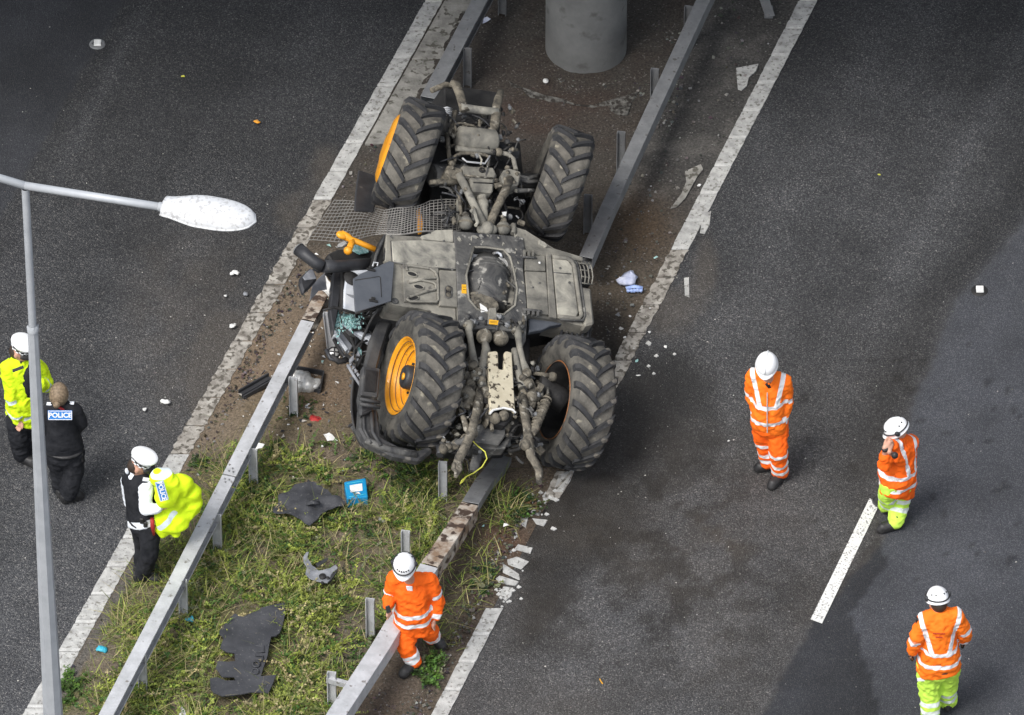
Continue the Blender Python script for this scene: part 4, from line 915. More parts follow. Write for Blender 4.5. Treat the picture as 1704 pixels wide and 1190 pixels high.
rod('radius_rod', [(618, 245), (628, 320), (650, 420), (672, 500)], [.034, .036, .036, .045], 'dust', [.03, .04, .03, .02], C6, 8)
plate('hitch_plate', [(448, 258), (500, 252), (512, 262), (516, 372), (552, 376), (556, 262), (566, 252), (604, 262), (626, 660), (612, 640), (545, 626), (480, 640), (458, 660)], 'mud', .10, .05, C6, .02)
rod('hitch_rim', [(456, 668), (478, 645), (545, 630), (606, 642), (628, 664)], .012, 'white_scrap', .10, C6)
plate('hitch_inside', [(462, 664), (545, 636), (622, 664), (600, 705), (560, 745), (470, 730), (440, 700)], 'dark', .03, .10, C6, .01)
mb = MB(); mb.ball(T(*C6(548, 682), .06), .055, 12); mb.ball(T(*C6(490, 700), .04), .06, 12); pt('hitch_pin', mb, 'casting')
rod('drain_pipe', [(468, 740), (472, 780)], .02, 'casting', .0, C6); 
plate('hitch_side', [(440, 560), (460, 560), (466, 660), (450, 740), (430, 700)], 'casting', .04, .1, C6, .01)
for s_, pts in ((0, [(262, 455), (300, 330), (352, 340), (372, 420), (380, 500), (345, 560), (290, 575), (262, 520)]), (1, [(682, 392), (740, 408), (776, 500), (778, 600), (740, 628), (690, 600), (668, 500)])):
    plate('axle_casting', pts, 'casting', .02, .30, C6, .03, None, .02)
for (x, y, r_, n_) in ((340, 350, .06, .05), (382, 392, .045, .07), (300, 420, .05, .04), (350, 420, .05, .06), (400, 450, .05, .05), (330, 470, .05, .05), (300, 530, .08, .0), (700, 400, .05, .05), (672, 430, .04, .07), (700, 470, .06, .04), (735, 555, .06, .03), (760, 560, .05, .0), (430, 415, .06, .02), (432, 515, .05, .05), (430, 545, .04, .05), (645, 575, .035, .06), (668, 600, .04, .03)):
    mb = MB(); mb.ball(T(*C6(x, y), n_), r_, 12); pt('casting_boss', mb, 'casting', None, 0, .012)
for (x, y) in ((348, 395), (385, 405), (352, 440), (400, 470)):
    mb = MB(); mb.lathe(T(*C6(x, y), .11), N_, [(0, .018), (.02, .017), (.022, 0)], 6); pt('bolt', mb, 'cream')
mb = MB(); a_ = T(*C6(310, 540), -.02); mb.lathe(a_, nz(-F_*.9-N_*.1), [(0, .09), (.04, .092), (.05, .07), (.14, .075), (.15, .0)], 16); pt('lift_cylinder', mb, 'casting')
# lower arms
rod('lower_arm', [(388, 500), (386, 560), (362, 680), (330, 800), (290, 900), (252, 960), (240, 1010), (246, 1050), (232, 1090)], [.04, .045, .045, .05, .048, .05, .045, .035, .02], 'casting', [.02, .06, .10, .12, .12, .12, .12, .12, .12], C6, 6, flat=.5, jit=.012)
rod('arm_hook', [(222, 1000), (216, 1030), (240, 1060), (262, 1040), (256, 990)], .024, 'casting', .12, C6, 6)
rod('lower_arm', [(672, 545), (680, 640), (700, 760), (716, 860), (728, 950), (760, 1000), (784, 1050), (780, 1130)], [.05, .05, .05, .055, .05, .045, .045, .03], 'casting', [.02, .06, .08, .08, .06, .05, .04, .03], C6, 6, flat=.6, jit=.014)
rod('levelling_rod', [(244, 548), (262, 610), (280, 690), (305, 770), (325, 800)], [.028, .03, .026, .035, .03], 'casting', .03, C6, 8)
rod('levelling_rod', [(838, 545), (825, 600), (790, 680), (755, 760), (732, 805)], [.03, .045, .045, .045, .035], 'casting', [.0, .02, .04, .06, .07], C6, 8, jit=.012)
for i in range(9):
    x = 832-i*10; y = 575+i*23; mb = MB(); mb.lathe(T(*C6(x, y), .02+.005*i), nz(T(*C6(740, 800), 0)-T(*C6(830, 560), 0)), [(-.01, .045), (0, .056), (.01, .045)], 10); pt('thread', mb, 'casting')
for (x, y, r_) in ((690, 875, .06), (712, 830, .05), (345, 800, .05), (300, 840, .06), (325, 780, .04), (228, 870, .05), (150, 900, .05), (185, 880, .04)):
    mb = MB(); mb.ball(T(*C6(x, y), .08 if x > 600 or x in (345, 325) else -.1), r_, 12); pt('knuckle', mb, 'casting', None, 0, .015)
rod('check_chain', [(300, 840), (230, 860), (180, 885), (140, 915)], [.04, .03, .035, .05], 'dust_dark', [.0, -.08, -.14, -.2], C6, 10, jit=.015)
rod('check_chain', [(690, 880), (640, 905), (600, 915), (560, 900)], .018, 'dark', [.06, -.05, -.15, -.2], C6, 8)
rod('stub_shaft', [(740, 402), (800, 408), (870, 425)], [.016, .022, .03], 'casting', 0, C6); mb = MB(); mb.ball(T(*C6(870, 425), .0), .05, 12); pt('joint', mb, 'casting')
rod('axle_tube', [(760, 500), (830, 520), (900, 560), (960, 600)], [.16, .12, .12, .12], 'dark', -.14, C6, 14)
rod('clevis_fork', [(800, 500), (800, 570)], .016, 'dust', .0, C6); rod('clevis_fork', [(838, 500), (840, 560)], .016, 'dust', .0, C6)
rod('axle_tube', [(262, 470), (180, 460), (80, 450)], [.14, .12, .12], 'dark', -.16, C6, 14)
plate('rear_frame', [(380, 640), (460, 640), (440, 860), (520, 874), (560, 830), (566, 740), (640, 650), (660, 640), (640, 760), (560, 900), (400, 900), (360, 860)], 'dust_dark', -.12, .12, C6, .01)
plate('rear_box', [(362, 730), (562, 740), (562, 810), (520, 872), (362, 855)], 'dust_dark', -.06, .25, C6, .012)
rod('pto_shaft', [(385, 885), (365, 980), (345, 1050)], .05, 'dust_dark', [-.2, -.25, -.3], C6, 12)
rod('strut', [(412, 555), (380, 620), (372, 720)], [.035, .05, .04], 'casting', .0, C6); rod('strut', [(650, 590), (600, 700), (560, 780)], .035, 'casting', [-.05, -.1, -.1], C6)
for (p_, q_) in (((430, 535), (470, 548)), ((615, 572), (650, 575))): rod('side_pin', [p_, q_], .02, 'casting', .08, C6)
rod('cord', [(345, 850), (375, 880), (425, 920), (438, 965), (405, 1020), (350, 1060), (300, 1085), (272, 1110), (260, 1135), (275, 1120), (310, 1075)], .0065, 'green_cord', [-.05, 0, .02, .0, -.05, -.08, -.1, -.1, -.1, -.1, -.1], C6, 6)
rod('cable', [(270, 950), (310, 975), (322, 1020), (318, 1060)], .006, 'dark', -.1, C6, 6)
for i in range(14):
    x = random.uniform(560, 780); y = random.uniform(780, 960); a = random.uniform(0, 3.1)
    rod('hose', [(x, y), (x+40*math.cos(a)+8, y+40*math.sin(a)), (x+90*math.cos(a), y+90*math.sin(a)*.6)], .014, random.choice(('dark', 'dark', 'dust_dark')), -.35, C6, 8)
for i in range(14):
    x = random.uniform(110, 320); y = random.uniform(680, 900); a = random.uniform(.9, 2.4)
    rod('hose', [(x, y), (x+20*math.cos(a)+8, y+30*math.sin(a)), (x+50*math.cos(a), y+60*math.sin(a))], random.uniform(.012, .04), random.choice(('dark', 'dust_dark', 'blackp')), -.28, C6, 8)

# ---- brackets, unions, hoses and clamps crowding the axles
def clutter(f, box, cnt, nlo, nhi, poly=None):
    for i in range(cnt):
        x = random.uniform(box[0], box[2]); y = random.uniform(box[1], box[3])
        if poly is not None and not inpoly(np.array([x]), np.array([y]), poly)[0]: continue
        n_ = random.uniform(nlo, nhi); q = T(*f(x, y), n_); k = random.random(); a = random.uniform(0, 3.14); d_ = R_*math.cos(a)+F_*math.sin(a); e_ = np.cross(N_, d_); m_ = random.choice(('casting', 'casting', 'dust_dark', 'dust', 'dark', 'galv_dark'))
        if k < .30:
            mb = MB(); s_ = random.uniform(.014, .04); mb.box(q, d_*s_, e_*s_*random.uniform(.3, .9), N_*s_*random.uniform(.3, .8)); pt('bracket', mb, m_, None, .004)
        elif k < .52:
            mb = MB(); r_ = random.uniform(.010, .026); L_ = random.uniform(.03, .10); mb.lathe(q, nz(d_+N_*random.uniform(-.4, .6)), [(0, 0), (0, r_), (L_*.3, r_), (L_*.3, r_*1.35), (L_*.55, r_*1.35), (L_*.55, r_*.8), (L_, r_*.8), (L_, 0)], 8); pt('union', mb, m_)
        elif k < .80:
            l_ = random.uniform(.08, .26); b_ = random.uniform(-.06, .06); mb = MB(); pp = [q+d_*l_*(t-.5)+e_*b_*math.sin(math.pi*t)+N_*.03*math.sin(math.pi*t) for t in (0, .25, .5, .75, 1)]
            mb.tube(pp, random.uniform(.006, .013), 6); pt('hose', mb, random.choice(('dark', 'dark', 'blackp', 'dust_dark')))
        else:
            mb = MB(); r_ = random.uniform(.012, .022); mb.lathe(q, nz(N_+d_*random.uniform(-.5, .5)), [(0, r_*1.6), (.006, r_*1.6), (.006, r_), (.022, r_), (.022, 0)], 6); pt('bolt', mb, m_)
clutter(C1, (740, 180, 1140, 760), 170, -.16, .06)
clutter(C6, (255, 300, 460, 720), 80, -.14, .08); clutter(C6, (600, 330, 800, 700), 75, -.14, .08); clutter(C6, (150, 690, 800, 930), 60, -.3, -.04)
clutter(C7, (860, 330, 1140, 600), 26, -.02, .03); clutter(C7, (770, 640, 1220, 720), 18, .045, .055)
# ---- rear left mudguard round the lower outer side of the wheel
def fender():
    c = T(700, 632, -.20); ax = -R_; up = nz(UPV-ax*np.dot(UPV, ax)); tc = nz(np.cross(ax, up))
    if np.dot(tc, FWD) > 0: tc = -tc
    outer = .80
    def arc(u, r_, x): return c+(-tc*math.cos(u)+(-up)*math.sin(u))*r_+ax*x    # u=0: away from camera, +90deg: down the picture
    mb = MB(); us = [R(a) for a in range(-58, 82, 7)]; xs = [(-.22, .76), (.10, .77), (.30, .77), (.40, .745), (.44, .67)]
    vs = [arc(u, r_, x) for u in us for x, r_ in xs]; k = len(xs)
    fs = [(i*k+j, i*k+j+1, (i+1)*k+j+1, (i+1)*k+j) for i in range(len(us)-1) for j in range(k-1)]
    mb.add(vs, fs, 0, True)
    o = pt('mudguard', mb, 'fender'); sol = o.modifiers.new('thick', 'SOLIDIFY'); sol.thickness = .02
    # pressed ribs and step blocks on its side
    for a in (-8, 6, 12, 52):
        m2 = MB(); u = R(a); m2.tube([arc(u, .80, .0), arc(u, .80, .25), arc(u, .785, .38), arc(u, .70, .46)], .016, 8); m2.build('rib', MT['fender'], o)
    return o
fender()
plate('mudguard_panel', [c5(640, 650), c5(800, 670), c5(740, 730), c5(670, 800), c5(620, 960), c5(580, 1120), (622, 680), (600, 690), (597, 660), c5(500, 1070), c5(545, 880), c5(600, 760)], 'fender', -.34, .08, None, .02, None, .012)
plate('step_block', [(604, 608), (634, 612), (630, 660), (600, 656)], 'fender', -.28, .08, None, .015)
plate('step_recess', [(609, 614), (629, 617), (626, 652), (606, 650)], 'dark', -.265, .02, None, .006)
for y in (664, 672): rod('step_bar', [(598, y), (632, y+6)], .018, 'fender', -.27, None, 8)
plate('mudguard_skirt', [(600, 676), (628, 682), (634, 726), (660, 742), (696, 748), (712, 742), (722, 748), (700, 766), (655, 758), (612, 738), (597, 712)], 'fender', -.42, .10, None, .02, None, .015)
rod('skirt_ridge', [(604, 680), (606, 715), (618, 738)], .014, 'fender', -.40, None, 8); rod('skirt_ridge', [(618, 684), (620, 720), (634, 742)], .02, 'fender', -.39, None, 8)
rod('bumper_pipe', [(608, 732), (640, 746), (670, 754), (692, 757)], .035, 'dust_dark', -.42, None, 10)

# ---- crushed cab on the left
C5 = c5
rod('exhaust_pipe', [(72, 300), (120, 340), (180, 388), (225, 408)], [.066, .062, .060, .064], 'blackp', [-.15, -.12, -.12, -.12], C5, 20)
rod('exhaust_pipe', [(225, 408), (300, 412), (430, 402), (560, 392)], [.064, .062, .060, .058], 'blackp', [-.12, -.15, -.2, -.25], C5, 20)
mb = MB(); mb.lathe(T(*C5(70, 298), -.15), nz(T(*C5(72, 300), -.15)-T(*C5(120, 340), -.12)), [(0, .068), (.012, .066), (.012, .055), (-.1, .05), (-.1, 0)], 20, mis=[0, 0, 1, 1]); pt('exhaust_tip', mb, ['galv_dark', 'dark'])
plate('mirror', [(152, 412), (172, 430), (195, 490), (150, 540), (100, 588), (78, 520), (80, 480), (110, 450)], 'blackp', -.45, .07, C5, .02)
plate('mirror_glass', [(150, 425), (166, 440), (186, 490), (110, 500), (95, 480), (118, 452)], 'greypl', -.44, .01, C5, .003)
rod('mirror_arm', [(165, 420), (200, 440), (240, 430)], .022, 'blackp', -.35, C5)
plate('tin_sheet', [(160, 525), (240, 450), (255, 560), (200, 570), (140, 640)], 'greypl', -.65, .01, C5, .002)
plate('cab_pillar', [(300, 440), (352, 436), (345, 560), (330, 700), (300, 860), (275, 700), (290, 540)], 'blackp', -.35, .08, C5, .01)
plate('cab_pillar', [(352, 436), (386, 432), (368, 690), (350, 700)], 'dark', -.30, .08, C5, .01)
plate('roof_panel', [(388, 432), (520, 428), (560, 440), (442, 470), (440, 560), (445, 712), (366, 700), (370, 560)], 'white', -.20, .04, C5, .012)
plate('roof_panel', [(360, 715), (440, 725), (470, 790), (552, 860), (545, 905), (430, 840), (360, 780)], 'white', -.48, .03, C5, .01)
mb = MB(); mb.lathe(T(*C5(418, 490), -.195), N_, [(0, .085), (.004, .085), (.005, 0)], 20); pt('speaker_hole', mb, 'dark')
plate('roof_scuff', [(380, 590), (432, 600), (436, 622), (410, 612)], 'greypl', -.196, .004, C5, 0)
rod('window_seal', [(230, 700), (300, 680), (370, 700), (442, 720)], .014, 'dark', -.15, C5, 8); rod('window_seal', [(442, 720), (560, 690), (690, 632)], .012, 'dark', -.10, C5, 8)
for pix in ([(318, 590), (340, 580), (342, 700), (330, 800), (300, 820), (290, 760), (305, 690)], [(360, 720), (430, 735), (462, 780), (440, 822), (390, 800), (358, 770)], [(415, 255), (520, 275), (530, 320), (470, 330), (410, 300)]):
    plate('crazed_glass', pix, 'glassbits', -.44 if pix[0][0] < 400 else -.3, .012, C5, 0, None, .01)
gm = MB()
for i in range(330):
    x, y = random.choice(((random.gauss(325, 14), random.gauss(700, 80)), (random.gauss(410, 35), random.gauss(775, 28))))
    q = T(*C5(x, y), -.42+random.uniform(-.01, .02)); s_ = random.uniform(.003, .008); gm.box(q, (s_, 0, 0), (0, s_, 0), (0, s_*.4, s_))
tag(pt('glass_crumbs', gm, 'glassbits'), kind='stuff')
plate('dash_bar', [(300, 830), (335, 818), (428, 935), (400, 980)], 'greypl', -.55, .06, C5, .01); plate('dash_bar', [(300, 862), (318, 845), (395, 955), (380, 968)], 'white', -.53, .02, C5, .004)
for pts, m_, r_ in (([(355, 785), (450, 860), (540, 930)], 'white', .018), ([(300, 880), (340, 950), (370, 1010)], 'greypl', .016), ([(410, 1040), (450, 1110), (490, 1170)], 'greypl', .014), ([(390, 1060), (430, 1130), (475, 1195)], 'greypl', .016),
                    ([(300, 890), (360, 1000), (420, 1020)], 'dark', .02), ([(280, 1000), (330, 1040), (410, 1020)], 'dark', .03), ([(250, 960), (275, 1020), (380, 1040)], 'blackp', .02), ([(480, 700), (520, 760), (590, 780)], 'dark', .02),
                    ([(560, 650), (540, 740), (600, 700)], 'dark', .02), ([(510, 760), (560, 720), (620, 690)], 'greypl', .012)):
    rod('bent_strut', pts, r_, m_, -.52, C5, 8)
for i in range(5): rod('ladder_rung', [(405+i*17, 1062+i*24), (425+i*17, 1050+i*24)], .008, 'greypl', -.5, C5, 6)
for k, pts in enumerate(([(440, 960), (412, 890), (430, 830), (480, 818), (540, 840), (552, 860)], [(430, 1000), (440, 940), (412, 880), (425, 835), (470, 826), (530, 850)], [(440, 960), (470, 920), (520, 900)], [(430, 1000), (470, 1012), (520, 985), (545, 960)],
                         [(460, 1040), (490, 1062), (520, 1040)], [(490, 700), (470, 730), (520, 800)], [(600, 680), (560, 740), (500, 750)])):
    rod('cable', pts, .012, 'dark', -.45, C5, 8)
c_ = T(*C5(302, 976), -.60); nn = nz(N_*.6+UPV*.2-FWD*.5); mb = MB(); mb.lathe(c_, nn, [(-.06, .06), (0, .062), (.006, .056), (.006, .05)], 18); wl_ = pt('work_lamp', mb, 'dark')
mb = MB(); mb.lathe(c_, nn, [(-.01, .05), (.004, .045), (.008, 0)], 18); mb.build('lens', MT['foil'], wl_)
a_ = nz(np.cross(nn, RT)); mb = MB(); mb.tube([c_+a_*.045+nn*.01, c_-a_*.045+nn*.01], .006, 6); mb.tube([c_+np.cross(a_, nn)*.045+nn*.01, c_-np.cross(a_, nn)*.045+nn*.01], .006, 6); mb.build('lamp_cross', MT['dark'], wl_)
for i in range(46):
    x = random.uniform(440, 600); y = random.uniform(680, 1010)
    if x > 640-(y-650)*.35: continue
    a = random.uniform(0, 3.1); l_ = random.uniform(20, 60)
    rod('cable', [(x, y), (x+l_*.5*math.cos(a)+6, y+l_*.5*math.sin(a)-6), (x+l_*math.cos(a), y+l_*math.sin(a))], random.uniform(.006, .014), random.choice(('dark', 'dark', 'blackp', 'greypl', 'dust_dark')), random.uniform(-.75, -.5), C5, 6)
for i in range(70):
    x = random.uniform(250, 640); y = random.uniform(420, 1060)
    if x > 700-(y-450)*.30 or x < 230+(y-420)*.30: continue
    a = random.uniform(0, 3.1); l_ = random.uniform(14, 55); w_ = random.uniform(5, 18); ca, sa = math.cos(a), math.sin(a)
    plate('torn_shard', [(x-l_*ca, y-l_*sa), (x-w_*sa, y+w_*ca), (x+l_*ca, y+l_*sa), (x+w_*sa*random.uniform(.2, 1), y-w_*ca)], random.choice(('dark', 'blackp', 'blackp', 'greypl', 'fender', 'glassbits')), random.uniform(-.60, -.36), random.uniform(.008, .03), C5, 0, None, .015)
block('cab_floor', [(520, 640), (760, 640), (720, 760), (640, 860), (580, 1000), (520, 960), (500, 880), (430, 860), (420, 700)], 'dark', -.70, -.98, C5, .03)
plate('front_console', [(250, 330), (330, 300), (560, 300), (590, 380), (300, 400)], 'dark', -.36, .2, C5, .02, None, .02)
plate('side_wall', [(628, 200), (650, 205), (690, 378), (640, 396), (560, 410), (585, 290)], 'dark', -.05, .25, C5, .01)
rod('side_frame', [(640, 205), (612, 260), (578, 340), (565, 395)], .016, 'dust_dark', -.03, C5, 8); rod('side_frame', [(660, 240), (640, 300), (630, 370)], .014, 'dark', -.02, C5, 8)
# orange bracket and yellow bonnet strip
ob = rod('orange_bracket', [(345, 198), (392, 218), (410, 232), (470, 255), (572, 298)], [.045, .040, .034, .030, .030], 'orange', -.12, C5, 12, jit=.004)
mb = MB(); mb.ball(T(*C5(354, 203), -.11), .055, 14, axes=(R_*.062, F_*.048, N_*.03)); mb.build('bracket_head', MT['orange'], ob); mb = MB(); mb.tube([T(*C5(424, 240), -.12), T(*C5(395, 308), -.12)], .032, 10); mb.build('bracket_stem', MT['orange'], ob)
mb = MB(); mb.ball(T(*C5(393, 306), -.12), .045, 10); mb.build('bracket_foot', MT['orange'], ob)
plate('bonnet_edge', [(694, 348), (700, 346), (704, 372), (702, 388), (697, 388)], 'orange', -.42, .03, None, .004)
plate('grey_scrap', [(330, 262), (372, 245), (385, 262), (350, 285), (325, 285)], 'foil', -.4, .02, C5, 0, None, .015)
plate('front_fender', [(597, 282), (622, 290), (630, 320), (622, 352), (590, 350), (592, 320)], 'blackp', -.75, .03, None, .01)
# ============================================================ WIRE MESH
def wire_mesh():
    # sheet of welded wire drooping from the wheel gap to the kerb; (u along, v across) in photo pixels + height
    def S(u, v):
        x = np.array([0, .2, .42, .6, .8, 1.]); q = []
        for s_ in (WT, WB): q.append(np.array([np.interp(u, x, [p[k] for p in s_]) for k in range(3)]))
        r_ = q[0]*(1-v)+q[1]*v
        return r_-UPV*.035*math.sin(u*6+v*2)*(1-abs(v-.5))+np.array((0, 0, .03*math.sin(u*9)*math.sin(v*3.1)+.015*math.sin(u*17+v*4)))
    WT = [T(770, 333, -.22), T(715, 331, -.24), T(672, 346, -.28), T(640, 350, -.45), P(600, 342, .45), P(556, 332, .12)]
    WB = [T(766, 378, -.10), T(715, 386, -.10), T(668, 390, -.14), T(625, 394, -.30), P(570, 400, .45), P(513, 398, .10)]
    root = thing('wire_mesh_panel', 'crumpled grey square wire mesh sheet draped between the left front wheel and cab', 'wire mesh', P(600, 400, 0))
    mb = MB()
    for i in range(41):
        u = i/40; mb.tube([S(u, j/8) for j in range(9)], .0042 if i not in (17, 34) else .007, 4, caps=False)
    for j in range(13):
        v = j/12; mb.tube([S(i/40, v) for i in range(41)], .0042, 4, caps=False)
    o = mb.build('wires', MT['wire'], root); o['kind'] = 'stuff'
    mb = MB(); mb.tube([S(i/40, 1.0)+np.array((0, 0, -.01)) for i in range(22)], .008, 5); mb.build('edge_wire', MT['wire'], root)
wire_mesh()

# ============================================================ LITTER AND TORN PIECES
def sheet(name, label, cat, pix, m, z=.05, th=.006, jit=.02, freq=9, group=None, bevel=0.0, sub=3, wob=None):
    """thin torn sheet with a crumpled surface: triangulated polygon, subdivided, jittered, thickened"""
    import bmesh
    bm = bmesh.new(); vs = [bm.verts.new(P(x, y, z)) for x, y in pix]; f = bm.faces.new(vs)
    if f.normal.z < 0: f.normal_flip()
    bmesh.ops.triangulate(bm, faces=bm.faces[:])
    for _ in range(sub): bmesh.ops.subdivide_edges(bm, edges=[e for e in bm.edges if e.calc_length() > .03], cuts=1, use_grid_fill=True); bmesh.ops.triangulate(bm, faces=bm.faces[:])
    for v in bm.verts:
        nv = noise.noise_vector(Vector(v.co)*freq+Vector((3.1, 1.7, z))); v.co += Vector((nv.x*.15, nv.y*.15, nv.z))*jit
        if wob: v.co.z += wob(v.co)
        v.co.z = max(v.co.z, .03)
    bm.normal_update(); me = bpy.data.meshes.new(name); bm.to_mesh(me); bm.free(); me.materials.append(MT[m])
    c = P(*np.mean(pix, 0), 0)
    me.transform(Matrix.Translation(-Vector(c)))
    o = bpy.data.objects.new(name, me); COL.objects.link(o); o.location = Vector(c)
    s = o.modifiers.new('thick', 'SOLIDIFY'); s.thickness = th; s.offset = -1
    return tag(o, label, cat, group)
def cq(x, y): return 340+x*.15123, 990+y*.15123
def cr(x, y): return 440+x*.17652, 780+y*.17652
def g_(f, l): return [f(*p) for p in l]
Mt = sheet('rubber_sheet', 'long torn black rubber sheet with moulded letters lying in the grass', 'rubber sheet',
      g_(cq, [(330, 205), (345, 200), (380, 228), (440, 238), (500, 205), (570, 185), (640, 150), (700, 138), (760, 128), (880, 100), (892, 200), (858, 350), (830, 430), (790, 462), (735, 468), (715, 560), (700, 660), (655, 790), (625, 900), (700, 898), (795, 895),
              (745, 1010), (705, 1090), (610, 1078), (520, 1085), (430, 1110), (330, 1130), (200, 1135), (100, 1100), (70, 1060), (66, 920), (140, 915), (240, 960), (345, 960), (330, 915), (190, 910), (165, 860), (125, 815), (150, 745), (270, 750), (340, 740), (330, 660), (250, 650), (175, 610), (190, 560), (215, 500), (165, 440), (170, 400), (240, 300)]),
      'mat', .17, .012, .03, 4)
for k, (x, y, a) in enumerate(((600, 600, 'U'), (600, 680, 'n'), (570, 760, 'o'), (560, 840, 'o'))):
    mb = MB(); q = .19
    if a == 'U': pp = [(570, 560), (655, 565), (660, 630), (570, 632)]
    elif a == 'n': pp = [(560, 668), (645, 672), (640, 722), (560, 715)]
    else: pp = [(x+38*math.cos(t), y+32*math.sin(t)) for t in [i*math.pi/5 for i in range(11)]]
    mb.tube([P(*cq(*p), q) for p in pp], .008, 6); mb.build('moulded_letter', MT['mat'], Mt)
sheet('rubber_sheet', 'crumpled black rubber sheet with a raised fold near the blue box', 'rubber sheet',
      g_(cr, [(290, 145), (380, 135), (460, 128), (540, 145), (600, 185), (630, 240), (640, 280), (700, 275), (755, 300), (740, 340), (680, 350), (650, 365), (600, 380), (560, 420), (520, 450), (480, 500), (430, 545), (400, 520), (340, 480), (270, 455), (200, 440), (130, 430), (80, 400), (85, 350), (130, 310), (130, 265), (200, 235), (240, 205)]),
      'mat', .20, .008, .055, 8, sub=4)
fb = MB(); fb.tube([P(*cr(400, 330), .25), P(*cr(450, 315), .275), P(*cr(520, 322), .25)], .03, 8, flat=.5); o = fb.build('fold', MT['mat'], bpy.data.objects['rubber_sheet.001'])
fp = sheet('plastic_fragment', 'broken pale grey plastic panel with holes and an upturned prong in the grass', 'plastic panel',
      g_(cr, [(365, 830), (395, 790), (418, 785), (405, 830), (450, 900), (480, 920), (510, 960), (560, 965), (620, 950), (670, 910), (690, 940), (640, 990), (620, 1060), (590, 1095), (545, 1085), (480, 1060), (420, 1030), (385, 990), (400, 930), (370, 880)]), 'greypl', .20, .01, .05, 5)
for (x, y, r_) in ((548, 1016, .035), (598, 1032, .018), (545, 1076, .015)):
    mb = MB(); mb.lathe(P(*cr(x, y), .225), (0, -.2, 1), [(0, r_), (.006, r_), (.007, 0)], 12); mb.build('hole', MT['dark'], fp)
mb = MB(); mb.prism([P(*cr(x, y), .235) for x, y in ((485, 900), (600, 845), (590, 875), (500, 930))], (0, 0, .01)); mb.build('torn_edge', MT['blackp'], fp)
mb = MB(); mb.prism([P(*cr(x, y), .235) for x, y in ((625, 1000), (690, 950), (680, 975), (615, 1065))], (0, 0, -.04)); mb.build('torn_edge', MT['blackp'], fp)
# blue box
bx = thing('blue_box', 'bright blue packet with a white label lying on the grass behind the wheel', 'packet', P(592, 813, 0))
co = [P(*cr(x, y), .18) for x, y in ((750, 122), (955, 85), (978, 262), (778, 288))]
mb = MB(); mb.prism([c-np.array((0, 0, .12)) for c in co][::-1], (0, 0, .12)); mb.jitter(.006, 9); mb.build('carton', MT['bluebox'], bx, .012, 2)
cc = sum(co)/4; mb = MB()
def bl(u, v): return co[0]*(1-u)*(1-v)+co[1]*u*(1-v)+co[2]*u*v+co[3]*(1-u)*v
mb.prism([bl(u, v)+np.array((0, 0, .002)) for u, v in ((.22, .28), (.80, .28), (.78, .66), (.22, .66))], (0, 0, .003)); mb.build('label', MT['white_scrap'], bx)
for (a, b) in (((.12, .14), (.85, .16)), ((.10, .90), (.9, .86))):
    mb = MB(); mb.tube([bl(*a)+np.array((0, 0, .003)), bl((a[0]+b[0])/2, (a[1]+b[1])/2+.02)+np.array((0, 0, .006)), bl(*b)+np.array((0, 0, .003))], .006, 5, flat=.5); mb.build('tape', MT['cyan'], bx)
mb = MB(); mb.prism([bl(u, v)+np.array((0, 0, .003)) for u, v in ((.42, .78), (.52, .70), (.60, .72), (.66, .84), (.56, .80))], (0, 0, .003)); mb.build('sticker', MT['white_scrap'], bx)
# black trough with foil, and black channel
tr = thing('black_tray', 'open black plastic tray holding crumpled silver foil behind the barrier post', 'tray', P(512, 640, 0))
def cs_(x, y): return 380+x*.1849, 480+y*.1849
q = [P(*cs_(x, y), .05) for x, y in ((560, 745), (860, 800), (830, 950), (560, 900))]
mb = MB(); mb.prism(q[::-1], (0, 0, .012))
for i in range(4):
    a, b = q[i], q[(i+1) % 4]; d_ = nz(np.cross(b-a, (0, 0, 1)))*.006
    mb.prism([a+d_, b+d_, b-d_, a-d_], (0, 0, .085 if i != 2 else .055))
mb.build('shell', MT['blackp'], tr)
mb = MB()
for (x, y, r_) in ((600, 800, .10), (670, 830, .14), (720, 870, .13), (770, 865, .10), (640, 870, .10), (570, 790, .06)): mb.ball(P(*cs_(x, y), .10), r_*.75, 12)
mb.jitter(.035, 11); f_ = mb.solo('foil_wad', MT['foil'], 'crumpled silver foil lying in the black tray', 'foil')
mb = MB(); a_, b_ = P(*cs_(115, 970), .05), P(*cs_(385, 815), .12); d_ = nz(b_-a_); s_ = nz(np.cross(d_, (0, 0, 1)))
mb.box((a_+b_)/2, d_*np.linalg.norm(b_-a_)/2, s_*.055, (0, 0, .006)); mb.box((a_+b_)/2+s_*.05+np.array((0, 0, .02)), d_*np.linalg.norm(b_-a_)/2, s_*.008, (0, 0, .022)); mb.box((a_+b_)/2-s_*.05+np.array((0, 0, .02)), d_*np.linalg.norm(b_-a_)/2, s_*.008, (0, 0, .022)); mb.box((a_+b_)/2+s_*.012+np.array((0, 0, .014)), d_*np.linalg.norm(b_-a_)/2, s_*.006, (0, 0, .014))
mb.solo('black_channel', MT['blackp'], 'black plastic channel strip lying left of the barrier beam on brown soil', 'channel strip')
def wad(name, label, cat, x, y, r_, m, z=.03, n=3, group=None, st=1.0, freq=14, flat=.5):
    mb = MB(); r_ = r_*(.8 if cat in ('paper', 'pebble') else 1)
    for i in range(n):
        c = P(x+random.uniform(-1, 1)*r_*110*st*.9, y+random.uniform(-1, 1)*r_*60, z+r_*.3)
        mb.ball(c, r_, 8, axes=(np.array((r_*random.uniform(.7, 1.1), r_*.3, 0)), np.array((-r_*.3, r_*random.uniform(.6, 1), 0)), np.array((0, 0, r_*flat))))
    mb.jitter(r_*.55, freq/max(r_, .02)*.06)
    return mb.solo(name, MT[m], label, cat, group)
LG = 'scraps of litter round the wreck'
wad('paper_scrap', 'white crumpled paper ball on the asphalt right of the woman officer', 'paper', 275, 668, .05, 'white_scrap')
